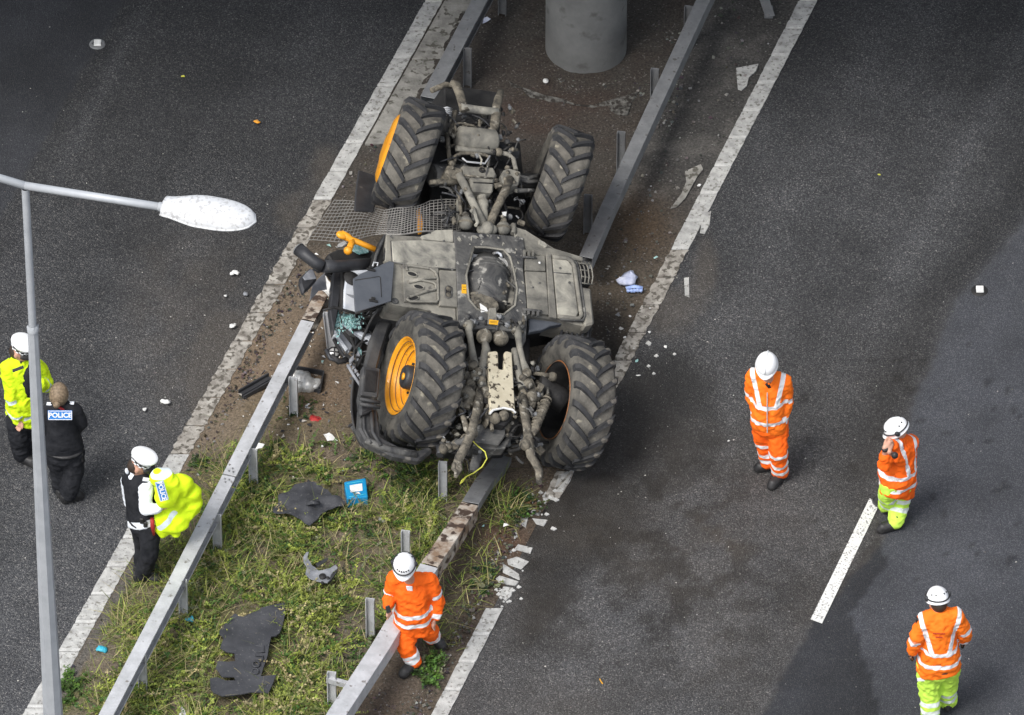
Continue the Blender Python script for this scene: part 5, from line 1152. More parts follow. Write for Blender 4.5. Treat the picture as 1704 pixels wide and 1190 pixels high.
wad('paper_scrap', 'small white paper strip left of the crumpled ball on the asphalt', 'paper', 239, 681, .026, 'white_scrap', n=2)
wad('paper_scrap', 'white tissue scrap at the edge of the left line, halfway up', 'paper', 385, 543, .045, 'white_scrap')
wad('paper_scrap', 'twisted white paper strip on the left asphalt below the lantern', 'paper', 391, 454, .035, 'white_scrap', n=4, st=1.6)
wad('paper_scrap', 'tiny white crumb on the asphalt under the twisted strip', 'paper', 375, 492, .02, 'white_scrap', n=1)
wad('paper_scrap', 'dull pale scrap beside the left line under the exhaust pipe', 'paper', 409, 490, .028, 'greypl', n=2)
sheet('paper_sheet', 'folded white paper resting on the end of the barrier beam beside the cab', 'paper', [(528, 466), (541, 460), (549, 467), (552, 482), (547, 492), (537, 485), (530, 476)], 'white_scrap', .63, .004, .05, 14, sub=3)
wad('paper_scrap', 'white paper scrap on the brown soil below the black tray', 'paper', 513, 677, .05, 'white_scrap', n=3)
sheet('paper_sheet', 'torn white paper sheet lying flat where soil meets grass', 'paper', [(538, 722), (548, 720), (556, 728), (562, 732), (545, 734)], 'white_scrap', .08, .004, .03, 12, sub=2)
wad('paper_scrap', 'white scrap among weeds left of the flat torn sheet', 'paper', 516, 727, .04, 'white_scrap', n=2)
wad('paper_scrap', 'white paper ball on the soil touching the mudguard', 'paper', 594, 655, .045, 'white_scrap', n=2)
sheet('paper_sheet', 'white paper flag caught on the top of a barrier post', 'paper', [(425, 748), (430, 737), (440, 739), (436, 746)], 'white_scrap', .60, .004, .02, 12, sub=2)
wad('red_scrap', 'flat red plastic scrap on the soil above the grass', 'plastic scrap', 525, 699, .06, 'red', n=3, flat=.25)
wad('purple_wrapper', 'purple wrapper scrap left of the barrier beam', 'wrapper', 399, 690, .028, 'purple', n=2)
wad('purple_wrapper', 'small blue wrapper beside the post at the black tray', 'wrapper', 472, 648, .035, 'purple', n=2)
wad('fabric_scrap', 'pink and lilac cloth scrap tucked against the barrier beam', 'cloth scrap', 477, 569, .05, 'towel', n=2)
wad('cyan_wrapper', 'cyan plastic wrapper left of the lower barrier beam', 'wrapper', 169, 1083, .045, 'cyan', n=4, z=.05)
wad('cyan_wrapper', 'cyan plastic wrapper in the grass right of the lower beam', 'wrapper', 316, 1031, .035, 'cyan', n=4, z=.12)
sheet('paper_sheet', 'white paper scrap at the bottom edge of the grass', 'paper', [(298, 1190), (302, 1174), (307, 1180), (312, 1192)], 'white_scrap', .08, .004, .03, 12, sub=2)
wad('rubble_chunk', 'pale rubble chunk in the grass right of the blue packet', 'rubble', 639, 866, .04, 'slab', n=2, z=.06)
wad('towel', 'folded pale blue towel lying on the dirt right of the tractor', 'towel', 1047, 466, .085, 'towel', n=5, z=.05, st=.9)
gl = MB()
for i in range(5): gl.ball(P(1046+i*5, 482+random.uniform(-2, 2), .05), .022, 8)
gl.tube([P(1042, 480, .05), P(1056, 477, .07), P(1069, 480, .05)], .02, 8); gl.jitter(.012, 30); gl.solo('rubber_glove', MT['paleblue'], 'blue rubber glove lying against the pale blue towel', 'glove')
mb = MB(); mb.lathe(P(908, 135, .09), (.1, -.2, 1), [(0, .03), (.012, .028), (.016, 0)], 10); mb.solo('white_stone', MT['white_scrap'], 'small white stone below the pillar base', 'stone')
wad('orange_leaf', 'small orange fragment alone on the upper left asphalt', 'fragment', 429, 203, .026, 'orange', n=2)
wad('leaf', 'small yellow green leaf on the upper left asphalt', 'leaf', 304, 127, .018, 'green_cord', n=2)
wad('leaf', 'small yellow leaf on the upper right asphalt', 'leaf', 1463, 291, .016, 'green_cord', n=1)
for (x, y, r_, lab) in ((1163, 308, .03, 'white pebble beside the patched concrete right of the barrier'), (1083, 310, .016, 'small white pebble near the right barrier beam'), (1082, 553, .022, 'white crumb beside the broken right line'), (1107, 578, .024, 'pair of white crumbs on the asphalt right of the line'), (1060, 600, .03, 'pale green glass bit on the oily asphalt'), (1065, 623, .03, 'pale ring shaped bit on the oily asphalt'), (1040, 562, .02, 'pale crumb at the wheel side of the broken line'), (1213, 733, .02, 'white crumb on the asphalt between wheel and worker'), (1026, 247, .018, 'white pebble by the post right of the front wheel'), (1050, 527, .02, 'thin pale strip on dirt by the wheel arch')):
    wad('pebble', lab, 'pebble', x, y, r_, 'white_scrap' if 'green' not in lab else 'glassbits', n=2 if 'pair' in lab else 1, z=.01)
sheet('paper_sheet', 'pale folded paper behind the upper left barrier beam', 'paper', [(803, 40), (805, 30), (811, 28), (817, 33)], 'towel', .10, .004, .02, 12, sub=2)
mb = MB(); mb.tube([P(998, 1130, .01), P(1000, 1134, .03), P(1003, 1138, .01)], .006, 5); mb.solo('cord_scrap', MT['yellow'], 'scrap of yellow cord on the lower right asphalt', 'cord')

# ============================================================ STONES AND PLANTS
def stones(name, label, n, sampler, smin, smax, tone=(.05, .32), seed=1, tint=(1.03, 1.0, .93)):
    r = np.random.default_rng(seed); px, py = sampler(r, n); n = len(px)
    W = np.array([P(a, b, .0) for a, b in zip(px, py)])
    base = np.array([(-1, -1, -1), (1, -1, -1), (1, 1, -1), (-1, 1, -1), (-.8, -.8, .8), (.8, -.8, .8), (.8, .8, .8), (-.8, .8, .8)], float)*.5
    V = base[None]+r.uniform(-.22, .22, (n, 8, 3)); s = (smin+(smax-smin)*r.random(n)**3)[:, None, None]
    V = V*s*np.array((1, .8, .55)); th = r.uniform(0, 6.28, n); c, s_ = np.cos(th)[:, None], np.sin(th)[:, None]
    X = V[..., 0]*c-V[..., 1]*s_; Y = V[..., 0]*s_+V[..., 1]*c; V[..., 0] = X; V[..., 1] = Y
    ground = .035
    V += W[:, None, :]; V[..., 2] += ground
    F = np.array([(0, 3, 2, 1), (4, 5, 6, 7), (0, 1, 5, 4), (1, 2, 6, 5), (2, 3, 7, 6), (3, 0, 4, 7)])
    Q = (F[None]+np.arange(n)[:, None, None]*8).reshape(-1, 4)
    g = r.uniform(tone[0], tone[1], n)**1.0; g = tone[0]+(tone[1]-tone[0])*((g-tone[0])/(tone[1]-tone[0]))**2.5
    col = np.stack([g*tint[0], g*tint[1], g*tint[2]], -1)+r.uniform(-.01, .015, (n, 3)); col = np.repeat(np.clip(col, .01, 1), 8, 0)
    o = obj_of(np_mesh(name, V.reshape(-1, 3), Q, MT['stone'], False, col), name); tag(o, label, 'gravel', None, 'stuff')
def samp(polys_weights):
    def f(r, n):
        X = []; Y = []
        for fn, box, share in polys_weights:
            m = int(n*share); x = r.uniform(box[0], box[2], m*4); y = r.uniform(box[1], box[3], m*4)
            k = r.random(m*4) < fn(x, y); x, y = x[k][:m], y[k][:m]; X.append(x); Y.append(y)
        return np.concatenate(X), np.concatenate(Y)
    return f
IN = lambda x, y: (x > ext(L_IN, y)+6) & (x < ext(K_IN, y)-6)
stones('gravel', 'pale grey gravel and grit scattered on the median soil', 8000, samp([
    (lambda x, y: IN(x, y)*.8*np.clip(blob(x, y, 975, 110, 110, 70)+blob(x, y, 1060, 90, 60, 80), 0, 1), (820, -20, 1140, 220), .45),
    (lambda x, y: IN(x, y)*.6*(y > 900)*(x > linex(RRAIL, y)), (540, 900, 900, 1230), .14),
    (lambda x, y: IN(x, y)*.5*(x < linex(RRAIL, y)-10)*np.clip(blob(x, y, 590, 1060, 80, 110)+blob(x, y, 610, 910, 60, 60)+blob(x, y, 330, 1130, 80, 60), 0, 1), (180, 850, 700, 1230), .18),
    (lambda x, y: IN(x, y)*.35*(y > 460)*(y < 800), (250, 460, 700, 800), .12),
    (lambda x, y: IN(x, y)*.4*(y < 560), (560, -20, 1300, 560), .18)]), .008, .036, (.05, .30))
stones('soil_clods', 'brown clods and crumbs of churned soil on the median', 9000, samp([
    (lambda x, y: IN(x, y)*np.clip(blob(x, y, 450, 590, 150, 130)+blob(x, y, 530, 680, 80, 60), 0, 1)*.8, (250, 420, 700, 800), .36),
    (lambda x, y: IN(x, y)*np.clip(1.0*blob(x, y, 900, 180, 160, 90)+.5, 0, 1)*(y < 560)*(x < linex(RRAIL, y)), (560, -20, 1340, 560), .34),
    (lambda x, y: IN(x, y)*(x > linex(RRAIL, y))*.8, (560, 760, 960, 1230), .14),
    (lambda x, y: IN(x, y)*.6, (60, 760, 860, 1230), .16)]), .008, .036, (.03, .13), seed=9, tint=(1.15, 1.0, .84))
stones('road_grit', 'fine pale grit scattered over the asphalt', 1500, samp([(lambda x, y: (.12+.9*blob(x, y, 1080, 620, 160, 140)+.5*blob(x, y, 1000, 1050, 200, 100))*(x > ext(K_OUT, y)+4), (780, 300, 1704, 1190), .6), (lambda x, y: (.15+.8*blob(x, y, 330, 560, 120, 160))*(x < ext(L_OUT, y)-4), (0, 0, 560, 1190), .4)]), .006, .017, (.10, .5), seed=5)
for o in bpy.data.objects:
    if o.name == 'road_grit': o.location.z = -.035

def shards():
    r = np.random.default_rng(41); cols = {'wreck_shards': None}; n = 420
    f = lambda x, y: IN(x, y)*np.clip(blob(x, y, 520, 640, 80, 110)+.8*blob(x, y, 500, 500, 50, 60)+.5*blob(x, y, 420, 620, 60, 80)+.25*blob(x, y, 1050, 420, 70, 120)+.35*blob(x, y, 840, 870, 70, 50), 0, 1)
    x, y = r.uniform(380, 1150, n*14), r.uniform(400, 960, n*14); k = r.random(n*14) < f(x, y); x, y = x[k][:n], y[k][:n]; n = len(x)
    W = np.array([P(a, b, .075) for a, b in zip(x, y)]); V = r.uniform(-1, 1, (n, 4, 3))*np.array((1, 1, .5)); s = (.008+.028*r.random(n)**2.5)[:, None, None]; V = W[:, None]+V*s
    F = np.array([(0, 1, 2), (0, 2, 3), (0, 3, 1), (1, 3, 2)]); Q = (F[None]+np.arange(n)[:, None, None]*4).reshape(-1, 3)
    P_ = np.array([(.70, .70, .68), (.03, .03, .035), (.04, .04, .045), (.16, .17, .18), (.35, .55, .52), (.5, .47, .42)]); c = P_[r.choice(6, n, p=(.20, .28, .2, .12, .08, .12))]
    o = obj_of(np_mesh('wreck_shards', V.reshape(-1, 3), Q, MT['stone'], False, np.repeat(c, 4, 0)), 'wreck_shards'); tag(o, 'tiny plastic and glass shards scattered on the soil round the wreck', 'debris', None, 'stuff')
shards()
def ground_z(px, py): return .045+.02*veg_density(px, py)
def strips(base, d, up, L, w, seg=3, droop=.5):
    """blades: base (n,3), horizontal dir d, vertical share up, length L, width w -> quads"""
    n = len(base); side = np.stack([-d[:, 1], d[:, 0], 0*d[:, 0]], -1); V = []
    for i in range(seg+1):
        t = i/seg; h = L*up*(t-droop*t*t*.6); q = L*(1-up*.5)*t*(1+.25*t)
        c = base+d*q[:, None]; c = c.copy(); c[:, 2] += h
        ww = (w*(1-.85*t**1.5))[:, None]/2
        V += [c-side*ww, c+side*ww]
    V = np.stack(V, 1); k = 2*(seg+1)
    F = np.array([(2*i, 2*i+1, 2*i+3, 2*i+2) for i in range(seg)])
    Q = (F[None]+np.arange(n)[:, None, None]*k).reshape(-1, 4)
    return V.reshape(-1, 3), Q, k
def unit(r, n): a = r.uniform(0, 6.2832, n); return np.stack([np.cos(a), np.sin(a), 0*a], -1)
def pick(r, n, box, fn):
    x = r.uniform(box[0], box[2], n*6); y = r.uniform(box[1], box[3], n*6); k = r.random(n*6) < fn(x, y); return x[k][:n], y[k][:n]
def to_world(px, py): return np.array([P(a, b, z) for a, b, z in zip(px, py, ground_z(px, py)-.02)])
PAL = {'lime': (.215, .255, .05), 'olive': (.125, .15, .042), 'green': (.06, .115, .024), 'dark': (.030, .055, .018), 'straw': (.30, .26, .13), 'moss': (.115, .10, .025), 'brown': (.12, .08, .04), 'grey': (.16, .17, .10)}
def colours(r, n, names, w): 
    k = r.choice(len(names), n, p=np.array(w)/sum(w)); c = np.array([PAL[q] for q in names])[k]; return np.clip(c*r.uniform(.7, 1.35, (n, 1))+r.uniform(-.008, .008, (n, 3)), .005, 1)
def join(name, parts, label, mname='stem_y'):
    V = []; Q = []; C = []; b = 0
    for v, q, c in parts: V.append(v); Q.append(q+b); C.append(c); b += len(v)
    return obj_of(np_mesh(name, np.concatenate(V), np.concatenate(Q), MT[mname], False, np.concatenate(C)), name)
def tone_at(px, py): return fbm(px/55., py/40., 71)
def clr(x, y): return np.clip(1-1.5*blob(x, y, 415, 1082, 60, 84)-1.4*blob(x, y, 515, 832, 62, 36)-1.2*blob(x, y, 535, 942, 30, 24)-1.3*blob(x, y, 592, 813, 28, 24), 0, 1)
def grass():
    r = np.random.default_rng(11); parts = []
    # low moss and fine turf
    x, y = pick(r, 50000, (60, 690, 900, 1230), lambda x, y: veg_density(x, y)*clr(x, y)); B = to_world(x, y)
    v, q, k = strips(B, unit(r, len(x)), r.uniform(.3, .8, len(x)), r.uniform(.025, .075, len(x)), r.uniform(.004, .010, len(x)), 2)
    t = tone_at(x, y)[:, None]; c = colours(r, len(x), ['olive', 'green', 'straw', 'moss', 'grey'], [3, 2, 1.3, 2.2, 1.5])*(.75+.5*t)
    parts.append((v, q, np.repeat(c, k, 0)))
    x, y = pick(r, 1500, (150, 740, 860, 1230), lambda x, y: veg_density(x, y)*clr(x, y)); B = to_world(x, y)
    v, q, k = strips(B, unit(r, len(x)), r.uniform(.3, .9, len(x)), r.uniform(.22, .46, len(x)), r.uniform(.004, .008, len(x)), 5)
    c = colours(r, len(x), ['straw', 'lime', 'olive'], [4, 2, 1]); parts.append((v, q, np.repeat(c, k, 0)))
    # long arching blades
    x, y = pick(r, 9500, (150, 740, 860, 1230), lambda x, y: veg_density(x, y)*(tone_at(x, y) > .36)*clr(x, y)); B = to_world(x, y)
    v, q, k = strips(B, unit(r, len(x)), r.uniform(.4, .95, len(x)), r.uniform(.08, .28, len(x)), r.uniform(.006, .013, len(x)), 4)
    c = colours(r, len(x), ['lime', 'olive', 'green', 'straw'], [3, 3, 1.5, 1.6]); parts.append((v, q, np.repeat(c, k, 0)))
    return parts
def feathery(r, n, box, fn, Lr, names, w, leaf=(.018, .034), nl=26, lw=.30):
    """weeds with a bent stem and many narrow leaflets along it"""
    x, y = pick(r, n, box, fn); n = len(x); B = to_world(x, y); d = unit(r, n); up = r.uniform(.35, .95, n); L = r.uniform(*Lr, n)
    c = colours(r, n, names, w)
    v, q, k = strips(B, d, up, L, np.full(n, .006), 4, .6); out = [(v, q, np.repeat(c*.9, k, 0))]
    t = r.uniform(.12, 1, (n, nl)); h = L[:, None]*up[:, None]*(t-.36*t*t); qd = L[:, None]*(1-up[:, None]*.5)*t*(1+.25*t)
    C0 = B[:, None, :]+d[:, None, :]*qd[..., None]; C0 = C0.copy(); C0[..., 2] += h; C0 = C0.reshape(-1, 3); m = len(C0)
    a = r.uniform(0, 6.2832, m); ld = np.stack([np.cos(a), np.sin(a), r.uniform(-.2, .8, m)], -1)+np.repeat(d, nl, 0)*.5; ld /= np.linalg.norm(ld, axis=1)[:, None]
    ll = (r.uniform(*leaf, m)*(1.2-.6*t.reshape(-1)))[:, None]; sd = np.cross(ld, np.array((.1, .2, 1.))+r.uniform(-.6, .6, (m, 3))); sd /= np.linalg.norm(sd, axis=1)[:, None]
    V = np.stack([C0, C0+ld*ll*.5+sd*ll*lw, C0+ld*ll, C0+ld*ll*.5-sd*ll*lw], 1).reshape(-1, 3); Q = np.arange(m*4).reshape(-1, 4)
    cc = np.repeat(c, nl, 0)*r.uniform(.75, 1.3, (m, 1)); out.append((V, Q, np.repeat(cc, 4, 0)))
    return out
def plants():
    r = np.random.default_rng(23)
    main = lambda x, y: veg_density(x, y)*(x > linex(LRAIL, y)-6)*(x < linex(RRAIL, y)+8)
    light = lambda x, y: main(x, y)*sstep(.40, .62, tone_at(x, y))*clr(x, y)
    clear = clr
    g = grass(); keep = []
    parts = g+feathery(r, 2300, (170, 760, 760, 1220), light, (.16, .38), ['lime', 'olive', 'straw', 'green'], [4, 2, 1.8, 2], leaf=(.02, .044), nl=32)
    parts += feathery(r, 1500, (170, 740, 760, 1220), lambda x, y: main(x, y)*clear(x, y), (.08, .24), ['olive', 'green', 'dark', 'grey'], [1.5, 4, 1.5, .7], leaf=(.018, .038), nl=26)
    o = join('grass', parts, ''); tag(o, 'yellow green grass and feathery weeds covering the lower median', 'grass', None, 'stuff')
    def clump(label, n, cx, cy, sx, sy, Lr, names, w, nl=22, leaf=(.02, .04), lw=.34, name='weed_clump', cat='weed'):
        f = lambda x, y: (blob(x, y, cx, cy, sx, sy) > .3)*.9
        pr = feathery(r, n, (cx-2*sx, cy-2*sy, cx+2*sx, cy+2*sy), f, Lr, names, w, nl=nl, leaf=leaf, lw=lw)
        ob = join(name, pr, ''); c = P(cx, cy, 0); ob.data.transform(Matrix.Translation(-Vector(c))); ob.location = Vector(c); tag(ob, label, cat)
    clump('small bushy green weed by the boot of the worker at the bottom', 46, 714, 1118, 17, 20, (.10, .24), ['green', 'dark', 'grey'], [4, 1, 1], leaf=(.025, .05))
    clump('bushy green weed growing against the left beam near the officer with the jacket', 70, 432, 815, 26, 30, (.14, .36), ['green', 'olive', 'dark'], [3, 2, 1], leaf=(.02, .045))
    clump('dark leafy weeds right of the bent beam near the broken line', 80, 850, 845, 42, 22, (.06, .18), ['dark', 'green', 'brown'], [4, 2, 1], leaf=(.02, .04))
    clump('low dark weed tuft left of the broken line pieces', 34, 800, 965, 26, 24, (.05, .15), ['dark', 'olive', 'grey'], [3, 2, 1], leaf=(.02, .04))
    clump('green weed at the foot of the post beside the black tray', 34, 490, 690, 22, 16, (.08, .20), ['dark', 'green'], [3, 2], leaf=(.016, .035))
    clump('dark green bush beside the upright post behind the wheel', 110, 690, 800, 42, 26, (.10, .26), ['dark', 'green', 'olive'], [3, 2, 2], leaf=(.02, .045))
    clump('green weeds filling the corner below the mudguard', 90, 640, 770, 46, 18, (.08, .20), ['green', 'dark', 'olive'], [2, 2, 2], leaf=(.018, .04))
    clump('green leafy weed between the left line and beam at bottom left', 60, 120, 1150, 18, 22, (.08, .22), ['green', 'dark'], [3, 1], leaf=(.02, .045))
    clump('straggling weed over the soil beside the left line', 30, 345, 775, 34, 9, (.06, .16), ['dark', 'green'], [3, 1], leaf=(.016, .03))
    clump('grey green weeds along the foot of the left beam', 90, 330, 975, 26, 60, (.10, .30), ['green', 'grey', 'olive'], [3, 2, 2], leaf=(.02, .04))
    clump('green weeds at the foot of the lower right post', 50, 600, 1100, 36, 26, (.06, .18), ['green', 'dark', 'grey'], [3, 1, 2], leaf=(.02, .04))
    clump('bright green tuft in front of the torn black sheet', 70, 560, 865, 34, 22, (.10, .24), ['lime', 'green'], [2, 2], leaf=(.02, .04))
    # dead twigs and leaf litter in the upper part
    x, y = pick(r, 2600, (600, 40, 1150, 480), lambda x, y: np.clip(blob(x, y, 900, 185, 120, 55)+blob(x, y, 840, 110, 60, 60)*.6+.12, 0, 1)*(x > linex(LRAIL, y)+18)*(x < linex(RRAIL, y)-12)); B = to_world(x, y)
    v, q, k = strips(B, unit(r, len(x)), r.uniform(.0, .5, len(x)), r.uniform(.02, .08, len(x)), r.uniform(.002, .006, len(x)), 2)
    c = colours(r, len(x), ['brown', 'straw', 'brown'], [3, 1, 2])*.8; o = join('leaf_litter', [(v, q, np.repeat(c, k, 0))], ''); tag(o, 'dead brown stalks and leaf litter below the pillar', 'leaf litter', None, 'stuff')
plants()
# ============================================================ PEOPLE
HV = {}
def hivis(name, base, stripe=(.74, .75, .76)):
    m = mat(name, base, tuple(c*.86 for c in base), 7, .75, 0, .5, 16, spec=.2); nt = m.node_tree; N = nt.nodes; L = nt.links; b = N['Principled BSDF']
    src = b.inputs['Base Color'].links[0].from_socket
    a = N.new('ShaderNodeAttribute'); a.attribute_name = 'stripe'
    mr = N.new('ShaderNodeMapRange'); mr.inputs[1].default_value = -.002; mr.inputs[2].default_value = .002; mr.inputs[3].default_value = 1; mr.inputs[4].default_value = 0; L.new(a.outputs['Fac'], mr.inputs[0])
    x = N.new('ShaderNodeMix'); x.data_type = 'RGBA'; L.new(mr.outputs[0], x.inputs[0]); L.new(src, x.inputs[6]); x.inputs[7].default_value = (*stripe, 1); L.new(x.outputs[2], b.inputs['Base Color'])
    return m
MT['hv_orange'] = hivis('orange_hi_vis_with_tape', (1.0, .15, .012)); MT['hv_orange2'] = hivis('amber_hi_vis_with_tape', (1.0, .20, .016))
MT['hv_lime'] = hivis('lime_hi_vis_with_tape', (.56, .86, .10), (.66, .72, .66)); MT['hv_yellow'] = hivis('yellow_hi_vis_with_tape', (.72, .98, .02), (.62, .70, .72))
DG = None
def voxel(name, mb, m, parent, size=.013, smooth=5, wr=.0, wf=9.0, stripes=None, smooth_f=.6):
    global DG
    me = mb.mesh(name+'_src', []) if False else bpy.data.meshes.new('src'); me.from_pydata(mb.v, [], mb.f); me.update()
    o = bpy.data.objects.new('src', me); COL.objects.link(o)
    r = o.modifiers.new('r', 'REMESH'); r.mode = 'VOXEL'; r.voxel_size = size
    s = o.modifiers.new('s', 'SMOOTH'); s.factor = smooth_f; s.iterations = smooth
    dg = bpy.context.evaluated_depsgraph_get(); ev = o.evaluated_get(dg); me2 = bpy.data.meshes.new_from_object(ev)
    bpy.data.objects.remove(o); bpy.data.meshes.remove(me); me2.name = name
    n = len(me2.vertices); co = np.empty(n*3, np.float32); me2.vertices.foreach_get('co', co); co = co.reshape(-1, 3)
    if wr:
        no = np.empty(n*3, np.float32); me2.vertex_normals.foreach_get('vector', no); no = no.reshape(-1, 3)
        def rd(v): return 1-2.4*abs(noise.noise(v))
        d = np.array([.7*rd(Vector((c[0]*wf*.9, c[1]*wf*.9, c[2]*wf*1.5+c[0]*wf*.6)))+.45*rd(Vector((c[0]*wf*2.1, c[1]*wf*2.1, c[2]*wf*2.8-c[0]*wf)))-.6 for c in co])
        co = co+no*(d*wr)[:, None]; me2.vertices.foreach_set('co', co.ravel().astype(np.float32))
    if stripes is not None:
        s = stripes(co); a = me2.attributes.new('stripe', 'FLOAT', 'POINT'); a.data.foreach_set('value', np.clip(s, -.1, .1).astype(np.float32))
    me2.materials.clear(); me2.materials.append(MT[m] if isinstance(m, str) else m)
    me2.polygons.foreach_set('use_smooth', np.ones(len(me2.polygons), bool)); me2.update()
    ob = bpy.data.objects.new(name, me2); ob['_w'] = 1; link(ob, parent); del ob['_w']; return ob
def cap(mb, a, b, ra, rb, k=10, flat=1.0, upv=None):
    """rounded tapered limb"""
    a = np.array(a, float); b = np.array(b, float); mb.tube([a, b], [ra, rb], k, flat=flat, upv=upv); mb.ball(a, ra*.99, k); mb.ball(b, rb*.99, k)
def limb(mb, pts, rs, flat=1.0, upv=None):
    for i in range(len(pts)-1): cap(mb, pts[i], pts[i+1], rs[i], rs[i+1], 10, flat, upv)
def segd(co, a, b):
    ab = b-a; t = np.clip(((co-a)@ab)/(ab@ab), 0, 1); return np.linalg.norm(co-(a+t[:, None]*ab), axis=1), t
class Person:
    """joints given as (photo x, photo y, metres behind(+)/before(-) the plane of the feet)"""
    def __init__(s, label, foot, j, height=1.8, shoulder=.21, **k):
        s.y0 = P(*foot, 0)[1]; g0 = k.get('g', 0.0); s.J = {n: PY(v[0], v[1], s.y0+(v[2] if len(v) > 2 else 0)) for n, v in j.items() if n[:5] != 'ankle' and n[:3] != 'toe'}
        for n, v in j.items():                # feet: where the sole meets the ground
            if n[:5] == 'ankle': s.J[n] = P(v[0], v[1], g0+(v[2] if len(v) > 2 else 0))+np.array((0, 0, .085))
            if n[:3] == 'toe': s.J[n] = P(v[0], v[1], g0+(v[2] if len(v) > 2 else 0))+np.array((0, 0, .036))
        for q in 'LR': s.J['kn'+q][1] = s.J['hip'+q][1]*.45+s.J['ankle'+q][1]*.55+j['kn'+q][2]
        s.root = thing('person', label, 'person', P(*foot, 0)); s.k = k; J = s.J; s.sc = height/1.8
        s.fwd = nz(np.array((*k.get('face', (0, -1)), 0.))); s.side = np.array((-s.fwd[1], s.fwd[0], 0)); s.up = nz(J['neck']-(J['hipL']+J['hipR'])/2)
        s.head_fwd = nz(np.array(k.get('look', (*s.fwd[:2], -.3)), float))
    def foot_parts(s, side, grow=0):
        J = s.J; a, t = J['ankle'+side], J['toe'+side]; mb = MB(); d = nz(t-a); return a, t, d
    def body(s):
        J = s.J; c = s.sc; mb = MB(); nk = J['neck']; hd = J['head']
        pel = (J['hipL']+J['hipR'])/2
        for q in 'LR':
            limb(mb, [J['sh'+q], J['el'+q], J['wr'+q]], [.036*c, .032*c, .026*c]); limb(mb, [J['hip'+q], J['kn'+q], J['ankle'+q]], [.075*c, .052*c, .036*c])
            cap(mb, J['sh'+q], J['sh'+q]*.5+nk*.5-s.up*.04, .036*c, .04*c); t = J['toe'+q]; a = J['ankle'+q]; cap(mb, a, a*.6+t*.4, .022, .016)
            s.hand(mb, q)
        pass; cap(mb, nk-s.up*.07, pel, .085*c, .085*c); cap(mb, J['hipL'], J['hipR'], .07*c, .07*c)
        cap(mb, nk-s.up*.04, hd-s.up*.04, .058*c, .055*c)
        s.headgeo(mb); s.bodyob = voxel('body', mb, 'skin', s.root, .012, 2)
    def headgeo(s, mb):
        hd = s.J['head']; c = s.sc; f = s.head_fwd; sd = nz(np.cross(f, (0, 0, 1))); u = np.cross(sd, f); s.hu, s.hs, s.hf = u, sd, f
        mb.ball(hd, .1, 16, axes=(sd*.075*c, f*.092*c, u*.112*c)); mb.ball(hd+f*.03*c-u*.05*c, .1, 14, axes=(sd*.058*c, f*.062*c, u*.062*c))
        mb.ball(hd+f*.098*c-u*.012*c, .02, 8, axes=(sd*.014, f*.024, u*.028)); mb.ball(hd+f*.088*c-u*.058*c, .02, 8, axes=(sd*.026, f*.012, u*.010))
        for q in (-1, 1): mb.ball(hd+sd*.078*c*q-u*.01, .02, 8, axes=(sd*.012, f*.02, u*.034))
    def face(s):
        hd = s.J['head']; c = s.sc; f, u, sd = s.hf, s.hu, s.hs; mb = MB()
        for q in (-1, 1): mb.ball(hd+sd*.032*q*c+f*.082*c+u*.012*c, .012, 8)
        mb.build('eyes', MT['boot'], s.root)
        mb = MB()
        for q in (-1, 1): mb.tube([hd+sd*.048*q*c+f*.080*c+u*.030*c, hd+sd*.018*q*c+f*.090*c+u*.034*c], .006, 5)
        mb.build('eyebrows', MT['darkhair'], s.root)
    def hand(s, mb, q):
        J = s.J; w = J['wr'+q]; h = J['hand'+q]; d = nz(h-w); n = nz(np.array(s.k.get('palm'+q, tuple(s.side*(1 if q == 'L' else -1))), float)); n = nz(n-d*np.dot(n, d)); sd = np.cross(d, n)
        curl = s.k.get('curl'+q, .35); cap(mb, w, w+d*.075, .028, .034, 8, .6, n)
        for i, (o_, L_) in enumerate(((-.030, .066), (-.010, .076), (.011, .072), (.031, .056))):
            b = w+d*.078+sd*o_; k1 = b+d*L_*.45*math.cos(curl)+n*L_*.45*math.sin(curl); k2 = k1+d*L_*.55*math.cos(curl*2.4)+n*L_*.55*math.sin(curl*2.4)
            cap(mb, b, k1, .0105, .010, 6); cap(mb, k1, k2, .010, .008, 6)
        b = w+d*.03-sd*.03; k1 = b+d*.035-sd*.022+n*.012; cap(mb, b, k1, .013, .012, 6); cap(mb, k1, k1+d*.03+n*.012, .012, .010, 6)
    def trunk(s, mb, g=.03, low=.0, r=1.0, belly=1.0):
        J = s.J; c = s.sc; pel = (J['hipL']+J['hipR'])/2; nk = J['neck']; ch = nk*.62+pel*.38; wa = nk*.25+pel*.75; W = np.linalg.norm(J['shL']-J['shR'])/2
        sd = nz(J['shL']-J['shR']); fw = nz(np.cross(sd, s.up)); 
        if float(np.dot(fw, s.fwd)) < 0: fw = -fw
        L_ = np.linalg.norm(nk-pel); H = []; k = 26; Wh = np.linalg.norm(J['hipL']-J['hipR'])/2+.085*c
        for t, a_, b_, f_ in ((-low/L_-.02, .84, .130, 0), (-low/L_, .90, .138, 0), (.0, .88, .140, .0), (.12, .85, .138*belly, .008), (.30, .82, .135*belly, .012), (.50, .86, .130*belly, .012), (.70, .95, .128, .008), (.84, 1.02, .112, .0), (.93, .92, .092, -.005), (1.0, .55, .075, 0), (1.04, .38, .07, 0)):
            if t < -low/L_-.021: continue
            aa = W*a_*r*.93+g*.5; aa = max(aa, (Wh+g*.9)*(1-sstep(.05, .75, t))+aa*sstep(.05, .75, t)); H.append((pel+s.up*(t*L_)+fw*f_, aa, b_*c*.95+g*.7))
        vs = []
